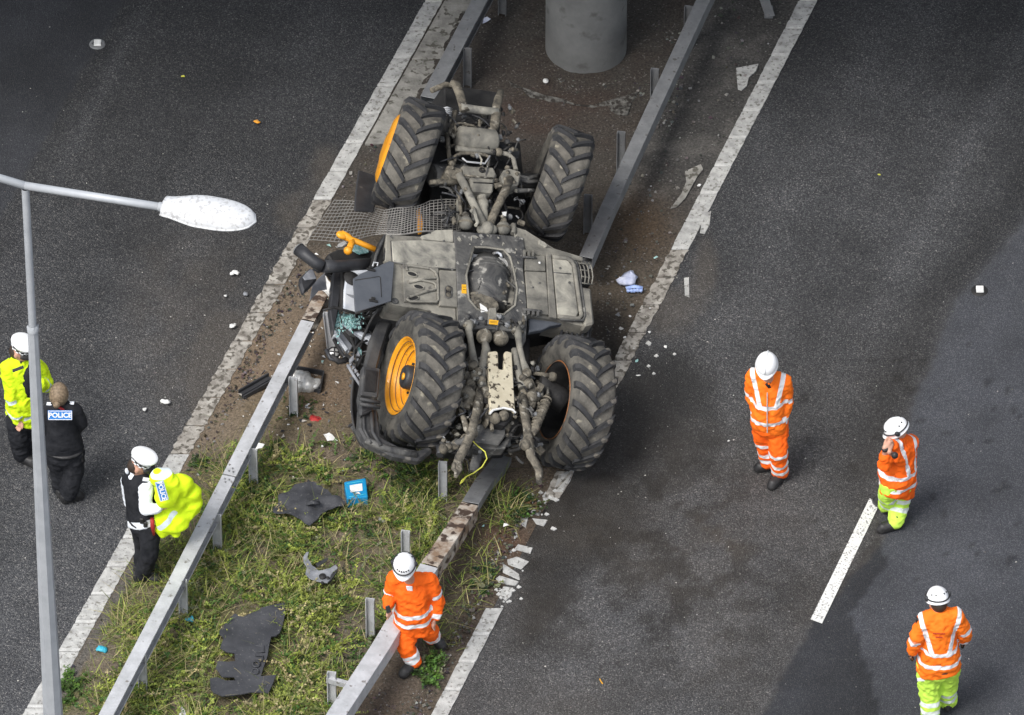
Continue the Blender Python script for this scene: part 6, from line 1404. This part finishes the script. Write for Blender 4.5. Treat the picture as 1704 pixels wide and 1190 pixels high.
        for p, a_, b_ in H:
            for j_ in range(k):
                th = 2*math.pi*j_/k; cx_, sx_ = math.cos(th), math.sin(th); e = .85
                vs.append(p+sd*a_*math.copysign(abs(cx_)**e, cx_)+fw*b_*math.copysign(abs(sx_)**e, sx_))
        n_ = len(H); mb.add(vs, [(i*k+j_, i*k+(j_+1) % k, (i+1)*k+(j_+1) % k, (i+1)*k+j_) for i in range(n_-1) for j_ in range(k)]+[tuple(range(k-1, -1, -1)), tuple((n_-1)*k+j_ for j_ in range(k))], 0, True)
        for q in 'LR': cap(mb, J['sh'+q]*.94+nk*.06, nk*.8+J['sh'+q]*.2+s.up*.02, .062*c+g*.5, .06*c+g*.4)
        return sd, fw, pel, nk
    def jacket(s, name='jacket', m='hv_orange', g=.032, low=.08, sleeves=True, stripes=(), arm=(), straps=None, wr=.017, cuff=.86, size=.013, belly=1.0, r=1.0, collar=True, short=False):
        J = s.J; mb = MB(); sd, fw, pel, nk = s.trunk(mb, g, low, r, belly); c = s.sc
        if sleeves:
            for q in 'LR':
                e = J['el'+q]; w = J['wr'+q]*cuff+e*(1-cuff)
                if short: limb(mb, [J['sh'+q], J['sh'+q]*.35+e*.65], [.075*c+g*.5, .064*c+g*.5])
                else: limb(mb, [J['sh'+q], e, w], [.062*c+g*.6, .050*c+g*.6, .040*c+g*.6])
        if collar: cap(mb, nk-s.up*.03, nk+s.up*.035, .07*c+g*.4, .062*c+g*.2)
        A = [(J['sh'+q], J['el'+q], J['wr'+q]) for q in 'LR']; up = s.up; sd = nz(sd-up*np.dot(sd, up)); tc_ = (nk+pel)/2
        def fn(co):
            d_t, _ = segd(co, pel, nk); d_t = d_t-.185
            st = (co-pel)@up; out = np.full(len(co), .1)
            for z, w in stripes: out = np.minimum(out, np.abs(st-z)-w/2)
            if straps:
                x = np.abs((co-tc_)@sd); xo = straps[0]+straps[1]*(st-.3); out = np.minimum(out, np.where(st > (stripes[-1][0] if stripes else 0), np.abs(x-xo)-.024, .1))
            if arm or sleeves:
                for a, b, w_ in A:
                    d1, t1 = segd(co, a, b); d2, t2 = segd(co, b, w_); l1 = np.linalg.norm(b-a); l2 = np.linalg.norm(w_-b)
                    da = np.minimum(d1, d2)-.065; sa = np.where(d1 < d2, t1*l1, l1+t2*l2); o2 = np.full(len(co), .1)
                    for z, w in arm: o2 = np.minimum(o2, np.abs(sa-z)-w/2)
                    x = np.abs((co-pel)@sd); own = (da < d_t-.005) & (sa > .06)
                    out = np.where(own, o2, out)
            return out
        return voxel(name, mb, m, s.root, size, 4, wr, 8, fn)
    def trousers(s, m='hv_orange', g=.028, stripes=(), wr=.016, name='trousers', hem=.93, size=.013):
        J = s.J; mb = MB(); c = s.sc; sd, fw, pel, nk = nz(J['shL']-J['shR']), None, (J['hipL']+J['hipR'])/2, J['neck']; fw = nz(np.cross(sd, s.up)); W = np.linalg.norm(J['hipL']-J['hipR'])/2+.075
        mb.ball(pel+s.up*.06, .1, 16, axes=(sd*(W*.98+g), fw*(.115*c+g), s.up*.12)); mb.ball(pel-s.up*.03, .1, 16, axes=(sd*(W+g), fw*(.125*c+g), s.up*.12))
        for q in 'LR':
            a = J['kn'+q]*(1-hem)+J['ankle'+q]*hem; limb(mb, [J['hip'+q], J['kn'+q], a], [.092*c+g, .068*c+g, .056*c+g*1.0])
        A = [(J['hip'+q], J['kn'+q], J['ankle'+q]) for q in 'LR']
        def fn(co):
            best = np.full(len(co), 9.); out = np.full(len(co), .1)
            for a, b, w_ in A:
                d1, t1 = segd(co, a, b); d2, t2 = segd(co, b, w_); l1 = np.linalg.norm(b-a); l2 = np.linalg.norm(w_-b)
                dd = np.minimum(d1, d2); sa = np.where(d1 < d2, t1*l1, l1+t2*l2); o2 = np.full(len(co), .1)
                for z, w in stripes: o2 = np.minimum(o2, np.abs(sa-z*(l1+l2))-w/2)
                out = np.where(dd < best, o2, out); best = np.minimum(best, dd)
            return out
        return voxel(name, mb, m, s.root, size, 4, wr, 7, fn)
    def boots(s, m='boot'):
        for q in 'LR':
            a, t, d = s.foot_parts(q); mb = MB(); h = nz(np.array((d[0], d[1], 0))) if abs(d[2]) < .85 else d; sd = nz(np.cross(h, (0, 0, 1)))
            sole = a.copy(); tz = min(a[2], t[2]) if s.k.get('flat', True) else t[2]
            cap(mb, a+np.array((0, 0, .05))+(s.J['kn'+q]-a)*.06, a, .052, .056); cap(mb, a-h*.03, t-h*.02+np.array((0, 0, .018)), .058, .056, 10, .9); cap(mb, a-h*.04-np.array((0, 0, .035)), t-np.array((0, 0, .004)), .050, .052, 10, .8)
            b = voxel('boot', mb, m, s.root, .011, 2)
    def peaked_cap(s):
        hd = s.J['head']; f, u, sd = s.hf, s.hu, s.hs; u2 = nz(u+f*.10); f2 = nz(f-u2*np.dot(f, u2)); c0 = hd+u*.062
        mb = MB(); k = 28
        prof = [(0, .098), (.03, .100), (.045, .108), (.070, .124), (.084, .127), (.096, .116), (.104, .08), (.104, 0)]
        vs = [];
        for h, r_ in prof:
            for j in range(k):
                t = 2*math.pi*j/k; vs.append(c0+u2*(h+.018*math.sin(t)*(r_ > .11))+sd*r_*.93*math.cos(t)+f2*(r_*1.04*math.sin(t)))
        b_ = [(i*k+j, i*k+(j+1) % k, (i+1)*k+(j+1) % k, (i+1)*k+j) for i in range(len(prof)-1) for j in range(k)]
        mb.add(vs, b_, 0, True); mb.m = [1 if i < 2*k else 0 for i in range(len(mb.f))]
        o = mb.build('peaked_cap', [MT['helmet'], MT['blackp']], s.root)
        pk = MB(); vs = []
        for j in range(13):
            t = math.pi*(.12+.76*j/12); 
            for r_, dz in ((.098, .006), (.165, -.028)): vs.append(c0+sd*r_*math.cos(t)*(.95 if r_ < .1 else .72)+f2*r_*math.sin(t)+u2*dz)
        pk.add(vs, [(2*j, 2*j+2, 2*j+3, 2*j+1) for j in range(12)], 0, True); q = pk.build('peak', MT['boot'], o); m_ = q.modifiers.new('t', 'SOLIDIFY'); m_.thickness = .006
        ch = MB()
        for j in range(24):
            for row in range(2):
                if (j+row) % 2: continue
                t = 2*math.pi*j/24; ch.box(c0+u2*(.010+row*.014)+sd*.101*math.cos(t)+f2*.105*math.sin(t), (sd*-math.sin(t)+f2*math.cos(t))*.012, u2*.006, (sd*math.cos(t)+f2*math.sin(t))*.002)
        ch.build('chequered_band', MT['helmet'], o)
    def helmet(s, kind='climb', tilt=0.0):
        hd = s.J['head']; f, u, sd = s.hf, s.hu, s.hs; u2 = nz(u+f*tilt); f2 = nz(f-u2*np.dot(f, u2)); c0 = hd+u*.035
        sd, f2, u2 = sd*.87, f2*.87, u2*.90
        mb = MB(); k = 28; n = 10; vs = []
        for i in range(n+1):
            ph = (math.pi/2)*i/n
            for j in range(k):
                t = 2*math.pi*j/k; rr = math.cos(ph); ridge = 1+.03*math.cos(t*6)*(kind == 'climb')*math.sin(2*ph)
                vs.append(c0+sd*.122*rr*math.cos(t)*ridge+f2*.145*rr*math.sin(t)*ridge+u2*(.135*math.sin(ph)))
        fs = [(i*k+j, i*k+(j+1) % k, (i+1)*k+(j+1) % k, (i+1)*k+j) for i in range(n) for j in range(k)]; mb.add(vs, fs, 0, True)
        vs = []
        for r_, z in ((1.0, .0), (1.06, -.012), (1.06, -.02), (.96, -.018)):
            for j in range(k):
                t = 2*math.pi*j/k; pk = 1+.22*max(0, math.sin(t))**3*(r_ > 1)
                vs.append(c0+sd*.122*r_*math.cos(t)+f2*.145*r_*math.sin(t)*pk+u2*z)
        mb.add(vs, [(i*k+j, (i+1)*k+j, (i+1)*k+(j+1) % k, i*k+(j+1) % k) for i in range(3) for j in range(k)], 0, True)
        o = mb.build('helmet', MT['helmet'], s.root)
        if kind == 'climb':
            v = MB()
            for j, t in enumerate([math.pi*x for x in (.30, .38, .46, .54, .62, .70, 1.2, 1.35, 1.65, 1.8)]):
                ph = .62; v.ball(c0+sd*.124*math.cos(ph)*math.cos(t)+f2*.147*math.cos(ph)*math.sin(t)+u2*.137*math.sin(ph), .012, 8, axes=(sd*.010, f2*.010, u2*.010))
            v.build('vents', MT['boot'], o)
            st = MB(); st.tube([c0+sd*.125*math.cos(t)+f2*.150*math.sin(t)+u2*(.035+.02*math.sin(t)) for t in [math.pi*2*i/30 for i in range(31)]], .007, 5, caps=False)
            st.build('strap', MT['boot'], o)
            em = MB()
            for q in (-1, 1): em.ball(c0+sd*.128*q-f2*.01+u2*.03, .03, 10, axes=(sd*.022, f2*.030, u2*.036))
            em.build('ear_defender', MT['blackp'], o)
        else:
            rd = MB(); rd.tube([c0+f2*.147*math.cos(a)+u2*(.137*math.sin(a)+.003) for a in [math.pi*i/12 for i in range(1, 12)]], .008, 6); rd.build('ridge', MT['helmet'], o)
        cs = MB(); 
        for q in (-1, 1): cs.tube([c0+sd*.10*q+u*-.01, hd+sd*.074*q-u*.05+f*.02, hd-u*.105+f*.05], .005, 5)
        cs.build('chin_strap', MT['boot'], o)
        return o
    def panel(s, name, c, n, upv, w, h, m, txt=None, tm='reflect', ts=.06, curve=.0):
        n = nz(n); upv = nz(np.array(upv)-n*np.dot(upv, n)); rt = np.cross(upv, n); c = np.array(c)
        mb = MB(); mb.box(c, rt*w/2, upv*h/2, n*.003); o = mb.build(name, MT[m], s.root, .004)
        if txt:
            cu = bpy.data.curves.new('lettering', 'FONT'); cu.body = txt; cu.size = ts; cu.align_x = 'CENTER'; cu.align_y = 'CENTER'; cu.extrude = .0015; cu.offset = .0022; cu.materials.append(MT[tm])
            tf = bpy.data.objects.new('lf', cu); COL.objects.link(tf); dg = bpy.context.evaluated_depsgraph_get(); tm_ = bpy.data.meshes.new_from_object(tf.evaluated_get(dg)); bpy.data.objects.remove(tf)
            t = bpy.data.objects.new('lettering', tm_); COL.objects.link(t); t.parent = o
            q = c+n*.0055-Vector(root_loc(o)) if False else c+n*.0055
            t.matrix_parent_inverse = Matrix.Translation(-Vector(root_loc(o)))
            t.matrix_basis = Matrix(((rt[0], upv[0], n[0], q[0]), (rt[1], upv[1], n[1], q[1]), (rt[2], upv[2], n[2], q[2]), (0, 0, 0, 1)))
            bmb = MB()
            for sg in (-1, 1): bmb.box(c+upv*sg*(h/2-.006)+n*.004, rt*(w/2-.004), upv*.003, n*.001); bmb.box(c+rt*sg*(w/2-.006)+n*.004, rt*.003, upv*(h/2-.006), n*.001)
            bmb.build('border', MT[tm], o)
        return o

# --- worker in orange at the bottom, walking on the right of the beam
w = Person('worker in all orange hi-vis with white helmet looking down beside the lower beam', (695, 1105), dict(
    head=(673, 943, -.14), neck=(684, 966, -.02), shL=(715, 966, .02), shR=(657, 962, -.02), elL=(729, 1002, .02), wrL=(724, 1028, -.04), handL=(718, 1046, -.06),
    elR=(649, 990, -.04), wrR=(645, 1008, -.14), handR=(649, 1024, -.18), hipL=(702, 1036, 0), hipR=(675, 1034, 0), knL=(713, 1062, -.12), knR=(676, 1068, -.06), ankleL=(720, 1071, .0), ankleR=(689, 1112, .0), toeL=(735, 1078), toeR=(671, 1126)),
    1.78, g=.06, face=(-.15, -1), look=(-.1, -.9, -.42))
w.body(); w.face(); w.jacket(m='hv_orange', low=.06, stripes=((.10, .05), (.22, .05)), arm=((.18, .05), (.42, .05)), belly=1.1); w.trousers(m='hv_orange', stripes=((.86, .06), (.73, .045))); w.boots(); w.helmet('climb', -.05)
mb = MB(); q = PY(646, 1014, w.y0-.22); mb.box(q, (.02, 0, .01), (0, .006, 0), (-.008, 0, .045)); w_ph = mb.solo('mobile_phone', MT['blackp'], 'black phone in the right hand of the worker beside the lower beam', 'phone', bevel=.003)
mb = MB(); mb.box(w.J['neck']+w.fwd*.1+w.up*-.01, w.side*.03, w.fwd*.006, w.up*.03); mb.build('shirt_collar', MT['white_cloth'], w.root, .004)
# --- worker in orange on the right road
w = Person('worker in orange hi-vis jacket and trousers with plain white hard hat, head bowed', (1285, 795), dict(
    head=(1276, 608, -.12), neck=(1279, 630, 0), shL=(1305, 634, .0), shR=(1254, 625, .02), elL=(1309, 668, .02), wrL=(1304, 696, -.04), handL=(1302, 716, -.06),
    elR=(1250, 656, .06), wrR=(1258, 684, -.02), handR=(1266, 696, -.1), hipL=(1292, 704, 0), hipR=(1268, 702, 0), knL=(1295, 747, -.08), knR=(1272, 742, .02), ankleL=(1298, 799), ankleR=(1279, 781, .02), toeL=(1284, 813), toeR=(1261, 783)),
    1.82, face=(-.12, -1), look=(-.15, -.9, -.5))
w.body(); w.face(); w.jacket(m='hv_orange2', low=.02, stripes=((.12, .05), (.32, .05)), arm=((.24, .05), (.46, .05)), straps=(.075, .22), belly=1.08); w.trousers(m='hv_orange', stripes=((.47, .045), (.72, .05), (.86, .05))); w.boots(); w.helmet('hat', -.05)
J = w.J; mb = MB(); pel = (J['hipL']+J['hipR'])/2; mb.ball(pel+w.up*.02, .1, 16, axes=(w.side*.175, w.fwd*.150, w.up*.045)); mb.build('dark_hem', MT['black_cloth'], w.root)
mb = MB(); a = pel+w.up*.04+w.fwd*.195; b = J['neck']-w.up*.06+w.fwd*.14; mb.tube([a, (a+b)/2+w.fwd*.02, b], .006, 5); mb.build('zip', MT['galv'], w.root)
mb = MB(); mb.ball(J['neck']+w.fwd*.072-w.up*.02, .05, 10, axes=(w.side*.045, w.fwd*.028, w.up*.055)); mb.build('dark_undershirt', MT['black_cloth'], w.root)
mb = MB(); q = PY(1296, 718, w.y0-.12); mb.box(q, (.02, 0, .01), (0, .006, 0), (-.008, 0, .04)); mb.solo('mobile_phone', MT['red'], 'small dark red phone in the hand of the worker with the plain hard hat', 'phone', bevel=.003)
# --- worker with lime trousers, hand at chin
w = Person('worker in orange jacket and lime trousers, hand at chin beside the white lane mark', (1488, 872), dict(
    head=(1494, 717, .0), neck=(1502, 738, .02), shL=(1484, 742, -.14), shR=(1516, 736, .12), elL=(1471, 775, -.22), wrL=(1472, 745, -.24), handL=(1480, 730, -.16),
    elR=(1500, 768, -.10), wrR=(1480, 752, -.26), handR=(1478, 741, -.22), hipL=(1484, 806, -.08), hipR=(1502, 804, .08), knL=(1478, 830, -.10), knR=(1497, 840, .04), ankleL=(1474, 852), ankleR=(1490, 880), toeL=(1459, 838), toeR=(1466, 885)),
    1.66, face=(-1, -.25), look=(-1, -.1, -.45), curlL=.9, curlR=1.0)
w.body(); w.face(); w.jacket(m='hv_orange', low=.12, stripes=((.05, .05), (.20, .05)), arm=((.20, .055),), straps=(.07, .2), belly=1.25, cuff=.45, g=.04); w.trousers(m='hv_lime', stripes=((.38, .05), (.68, .06)), g=.034); w.boots(); w.helmet('climb', .15)
mb = MB(); mb.tube([w.J['wrL']+np.array((0, 0, .0)), w.J['wrL']+np.array((.01, 0, -.03))], .036, 10); mb.build('wristband', MT['boot'], w.root)
mb = MB(); mb.ball(w.J['wrR']+np.array((.05, -.05, 0)), .035, 10); mb.build('radio_microphone', MT['boot'], w.root)
# --- worker bottom right seen from behind
w = Person('worker walking away at bottom right in orange jacket, lime trousers and black gloves', (1552, 1198), dict(
    head=(1561, 1002, .04), neck=(1563, 1024, .0), shL=(1539, 1032, -.02), shR=(1589, 1024, .0), elL=(1524, 1062, -.06), wrL=(1518, 1084, -.02), handL=(1512, 1099, .02),
    elR=(1605, 1052, .04), wrR=(1604, 1064, .14), handR=(1606, 1073, .20), hipL=(1546, 1108, 0), hipR=(1578, 1106, 0), knL=(1547, 1150, .02), knR=(1576, 1146, .0), ankleL=(1549, 1206), ankleR=(1577, 1178, .03), toeL=(1546, 1192), toeR=(1580, 1166)),
    1.86, face=(.05, 1), look=(-.3, 1, -.45), palmL=(1, 0, 0), palmR=(-1, 0, 0))
w.body(); w.jacket(m='hv_orange2', low=.03, stripes=((.12, .045), (.27, .045)), arm=((.24, .05), (.46, .05)), straps=(.085, .26), belly=1.15, g=.038); w.trousers(m='hv_lime', stripes=((.68, .05), (.83, .05)), g=.034); w.boots(); w.helmet('climb', .0)
J = w.J; pel = (J['hipL']+J['hipR'])/2
mb = MB(); mb.ball(pel+w.up*.03, .1, 16, axes=(w.side*.190, w.fwd*.165, w.up*.045)); mb.build('dark_hem', MT['blackp'], w.root)
for q in 'LR':
    mb = MB(); w.hand(mb, q); mb.v = [tuple(np.array(v)*1.0) for v in mb.v]; voxel('glove', mb, 'boot', w.root, .009, 1)
mb = MB(); mb.ball(J['head']-w.hf*.02+w.hu*.0, .1, 14, axes=(w.hs*.080, w.hf*.098, w.hu*.095)); mb.build('hair', MT['darkhair'], w.root)
w.panel('pocket_tape', PY(1536, 1131, w.y0-.115), (0, -1, .1), (0, 0, 1), .11, .04, 'reflect')
mb = MB()
for i in range(2): mb.box(J['neck']-w.fwd*.155-w.up*(.09+i*.045), w.side*(.055-.02*i), w.fwd*.002, w.up*.004)
mb.build('back_print', MT['red'], w.root)
mb = MB(); mb.box(J['shL']+np.array((-.07, 0, -.02)), (.015, 0, 0), (0, .02, 0), (0, 0, .05)); mb.build('radio', MT['boot'], w.root, .004)
# --- officer in yellow jacket at far left
w = Person('police officer in bright yellow jacket and white peaked cap behind the lamp post', (40, 765), dict(
    head=(33, 584, .0), neck=(35, 602, .02), shL=(64, 612, .12), shR=(14, 612, -.06), elL=(78, 642, .10), wrL=(64, 640, -.12), handL=(56, 636, -.16),
    elR=(20, 660, -.12), wrR=(32, 696, -.14), handR=(33, 706, -.14), hipL=(50, 690, .04), hipR=(30, 694, -.02), knL=(50, 724, .02), knR=(31, 728, -.04), ankleL=(46, 758), ankleR=(37, 768), toeL=(64, 763), toeR=(56, 776)),
    1.82, face=(.75, -.6), look=(.95, -.45, -.35))
w.body(); w.face(); w.jacket(m='hv_yellow', low=.05, stripes=((.06, .0), (.10, .035)), arm=((.36, .045), (.56, .03)), g=.042); w.trousers('black_cloth', g=.03); w.boots(); w.peaked_cap()
J = w.J; mb = MB(); fw = nz(np.array((.75, -.6, 0)))
mb.ball(J['neck']*.70+(J['hipL']+J['hipR'])/2*.30+fw*.10, .1, 14, axes=(np.array((.07, .09, 0)), fw*.09, w.up*.22)); mb.build('body_armour', MT['black_cloth'], w.root)
mb = MB(); mb.tube([J['neck']+fw*.06+w.up*.03, J['neck']-fw*.085+w.up*.03], .075, 12); mb.build('dark_collar', MT['blackp'], w.root)
w.panel('reflective_chest_patch', PY(30, 614, w.y0-.22), (.5, -.85, .35), (0, 0, 1), .12, .035, 'fender')
mb = MB(); mb.ball(J['head']-w.hu*.02-w.hf*.025, .1, 14, axes=(w.hs*.079, w.hf*.080, w.hu*.09)); mb.build('hair', MT['darkhair'], w.root)
# --- woman officer seen from behind
w = Person('police officer with blond tied hair, black uniform marked POLICE across the back', (112, 830), dict(
    head=(98, 658, .02), neck=(100, 678, .0), shL=(78, 684, .0), shR=(126, 682, .02), elL=(74, 716, .04), wrL=(82, 722, .22), handL=(90, 716, .26),
    elR=(137, 704, .04), wrR=(122, 722, .22), handR=(116, 716, .26), hipL=(92, 752, .02), hipR=(122, 750, .0), knL=(98, 786, .02), knR=(124, 784, .0), ankleL=(102, 824), ankleR=(114, 835), toeL=(104, 814), toeR=(133, 829)),
    1.62, face=(.1, 1), look=(.15, 1, -.35))
w.body(); w.jacket(m='black_cloth', low=.0, g=.022, wr=.006, belly=1.2, r=1.05); w.trousers('black_cloth', g=.034, wr=.014); w.boots()
J = w.J; mb = MB(); pel = (J['hipL']+J['hipR'])/2
sv = MB(); w.trunk(sv, .035, -.10, 1.0, 1.2); voxel('stab_vest', sv, 'black_cloth', w.root, .013, 3, .003)
w.panel('back_badge', PY(100, 691, w.y0-.205), (0, -.93, .35), (0, 0, 1), .235, .10, 'police_blue', 'POLICE', 'reflect', .068)
mb.ball(J['head']+w.hu*.01, .1, 18, axes=(w.hs*.094, w.hf*.108, w.hu*.122)); mb.ball(J['head']-w.hf*.115-w.hu*.05, .03, 12, axes=(w.hs*.036, w.hf*.034, w.hu*.040)); mb.jitter(.008, 20); mb.build('hair', MT['hair'], w.root)
for q in 'LR':
    mb = MB(); a = J['sh'+q]*.75+J['neck']*.25+w.up*.082; mb.box(a, w.side*.028, w.fwd*.02, w.up*.006); mb.build('shoulder_number', MT['white_cloth'], w.root, .003)
mb = MB(); mb.tube([J['neck']-w.fwd*.05+w.up*.05, J['neck']-w.fwd*.06+w.up*.02+w.side*-.05], .014, 6); mb.build('neck_cord', MT['red'], w.root)
mb = MB(); mb.ball(pel+w.up*.05, .1, 16, axes=(w.side*.20, w.fwd*.17, w.up*.03)); mb.build('belt', MT['boot'], w.root)
for sx in (-.17, .17): mb = MB(); mb.box(pel+w.side*sx-w.up*.02-w.fwd*.03, w.side*.02, w.fwd*.04, w.up*.06); mb.build('pouch', MT['boot'], w.root, .01)
# --- officer in white shirt carrying a yellow jacket
w = Person('police officer in white shirt, black vest and white peaked cap carrying a yellow jacket', (240, 965), dict(
    head=(231, 774, .0), neck=(228, 794, .02), shL=(245, 806, -.12), shR=(213, 800, .14), elL=(241, 848, -.20), wrL=(264, 846, -.24), handL=(276, 842, -.20),
    elR=(216, 836, .26), wrR=(232, 838, .32), handR=(250, 836, .22), hipL=(249, 870, -.06), hipR=(233, 868, .08), knL=(249, 915, -.06), knR=(238, 912, .08), ankleL=(236, 968), ankleR=(236, 954), toeL=(263, 970), toeR=(258, 951)),
    1.84, g=.04, face=(1, -.2), look=(1, -.15, -.42), curlL=.8)
w.body(); w.face(); w.jacket('shirt', 'white_cloth', low=.0, g=.02, wr=.007, cuff=.92); w.trousers('black_cloth', g=.022, wr=.008); w.boots(); w.peaked_cap()
J = w.J; sv = MB(); w.trunk(sv, .030, -.10, .98, 1.05); voxel('black_vest', sv, 'black_cloth', w.root, .013, 3, .003)
pel = (J['hipL']+J['hipR'])/2
mb = MB(); mb.ball(J['neck']-w.up*.0, .07, 14, axes=(w.side*.085, w.fwd*.085, w.up*.04)); mb.build('shirt_collar', MT['white_cloth'], w.root)
mb = MB(); mb.ball(J['head']-w.hu*.02-w.hf*.028, .1, 14, axes=(w.hs*.079, w.hf*.078, w.hu*.09)); mb.build('hair', MT['darkhair'], w.root)
mb = MB(); mb.ball(pel+w.up*.05, .1, 18, axes=(w.side*.16, w.fwd*.155, w.up*.028)); mb.build('belt', MT['boot'], w.root)
mb = MB(); mb.tube([PY(253, 862, w.y0-.2), PY(254, 876, w.y0-.22), PY(256, 890, w.y0-.2)], [.018, .022, .012], 8); mb.build('key_strap', MT['red'], w.root)
for (x, y) in ((242, 872), (236, 866)): mb = MB(); mb.box(PY(x, y, w.y0-.16), (.02, 0, 0), (0, .02, 0), (0, 0, .035)); mb.build('pouch', MT['boot'], w.root, .008)
mb = MB(); mb.box(w.J['shL']+w.up*.07-w.side*.01, w.fwd*.03, w.side*.02, w.up*.006); mb.build('shoulder_number', MT['white_cloth'], w.root)
mb = MB(); mb.ball(w.J['head']-w.fwd*.13-w.up*.10, .02, 10, axes=(w.fwd*.02, w.side*.02, w.up*.035)); mb.build('cap_tie', MT['white_cloth'], w.root)
mb = MB(); c = PY(212, 836, w.y0+.30); mb.tube([c, c+np.array((.07, -.02, -.03))], [.03, .038], 10, flat=.6); mb.build('bare_elbow', MT['skin'], w.root)
# the carried jacket: draped mass over his forearm
def cj(x, y): return 190+x*.21, 730+y*.21
mb = MB(); yy = w.y0-.24
def at(x, y, d): return PY(*cj(x, y), w.y0+d)
for (x, y, d, rx, rz) in ((480, 500, -.18, .16, .16), (450, 590, -.18, .15, .14), (380, 310, -.20, .16, .12), (430, 390, -.22, .17, .19), (520, 370, -.16, .17, .16), (590, 440, -.12, .16, .15), (620, 520, -.12, .14, .15), (570, 570, -.14, .13, .12), (410, 470, -.26, .14, .12), (400, 640, -.22, .13, .17), (390, 710, -.20, .10, .11), (470, 680, -.22, .14, .13), (530, 650, -.20, .10, .12), (490, 730, -.20, .07, .07)):
    mb.ball(at(x, y, d+.06), .1, 14, axes=(np.array((rx*.80, 0, 0)), np.array((0, .10, 0)), np.array((0, 0, rz*.85))))
ctr = {}
A1, A2 = at(300, 310, -.2), at(490, 285, -.2); B1, B2 = at(360, 690, -.2), at(480, 590, -.2)
def fn(co):
    d1, _ = segd(co*np.array((1, 0, 1)), A1*np.array((1, 0, 1)), A2*np.array((1, 0, 1))); d2, _ = segd(co*np.array((1, 0, 1)), B1*np.array((1, 0, 1)), B2*np.array((1, 0, 1))); return np.minimum(d1-.022, d2-.028)
jk = voxel('coat', mb, 'hv_yellow', None, .012, 14, .020, 3.6, fn)
vs = np.empty(len(jk.data.vertices)*3, np.float32); jk.data.vertices.foreach_get('co', vs); c = vs.reshape(-1, 3).mean(0); jk.data.transform(Matrix.Translation(-Vector([float(q) for q in c]))); jk.location = Vector([float(q) for q in c])
jk.name = 'hi_vis_jacket'; tag(jk, 'bright yellow hi-vis jacket marked POLICE bundled over the arm of the officer in white', 'jacket')
class Fake: pass
fk = Fake(); fk.root = jk
Person.panel(fk, 'back_badge', at(378, 415, -.345), (.15, -.95, .25), (.97, .1, .2), .215, .085, 'police_blue', 'POLICE', 'reflect', .062)
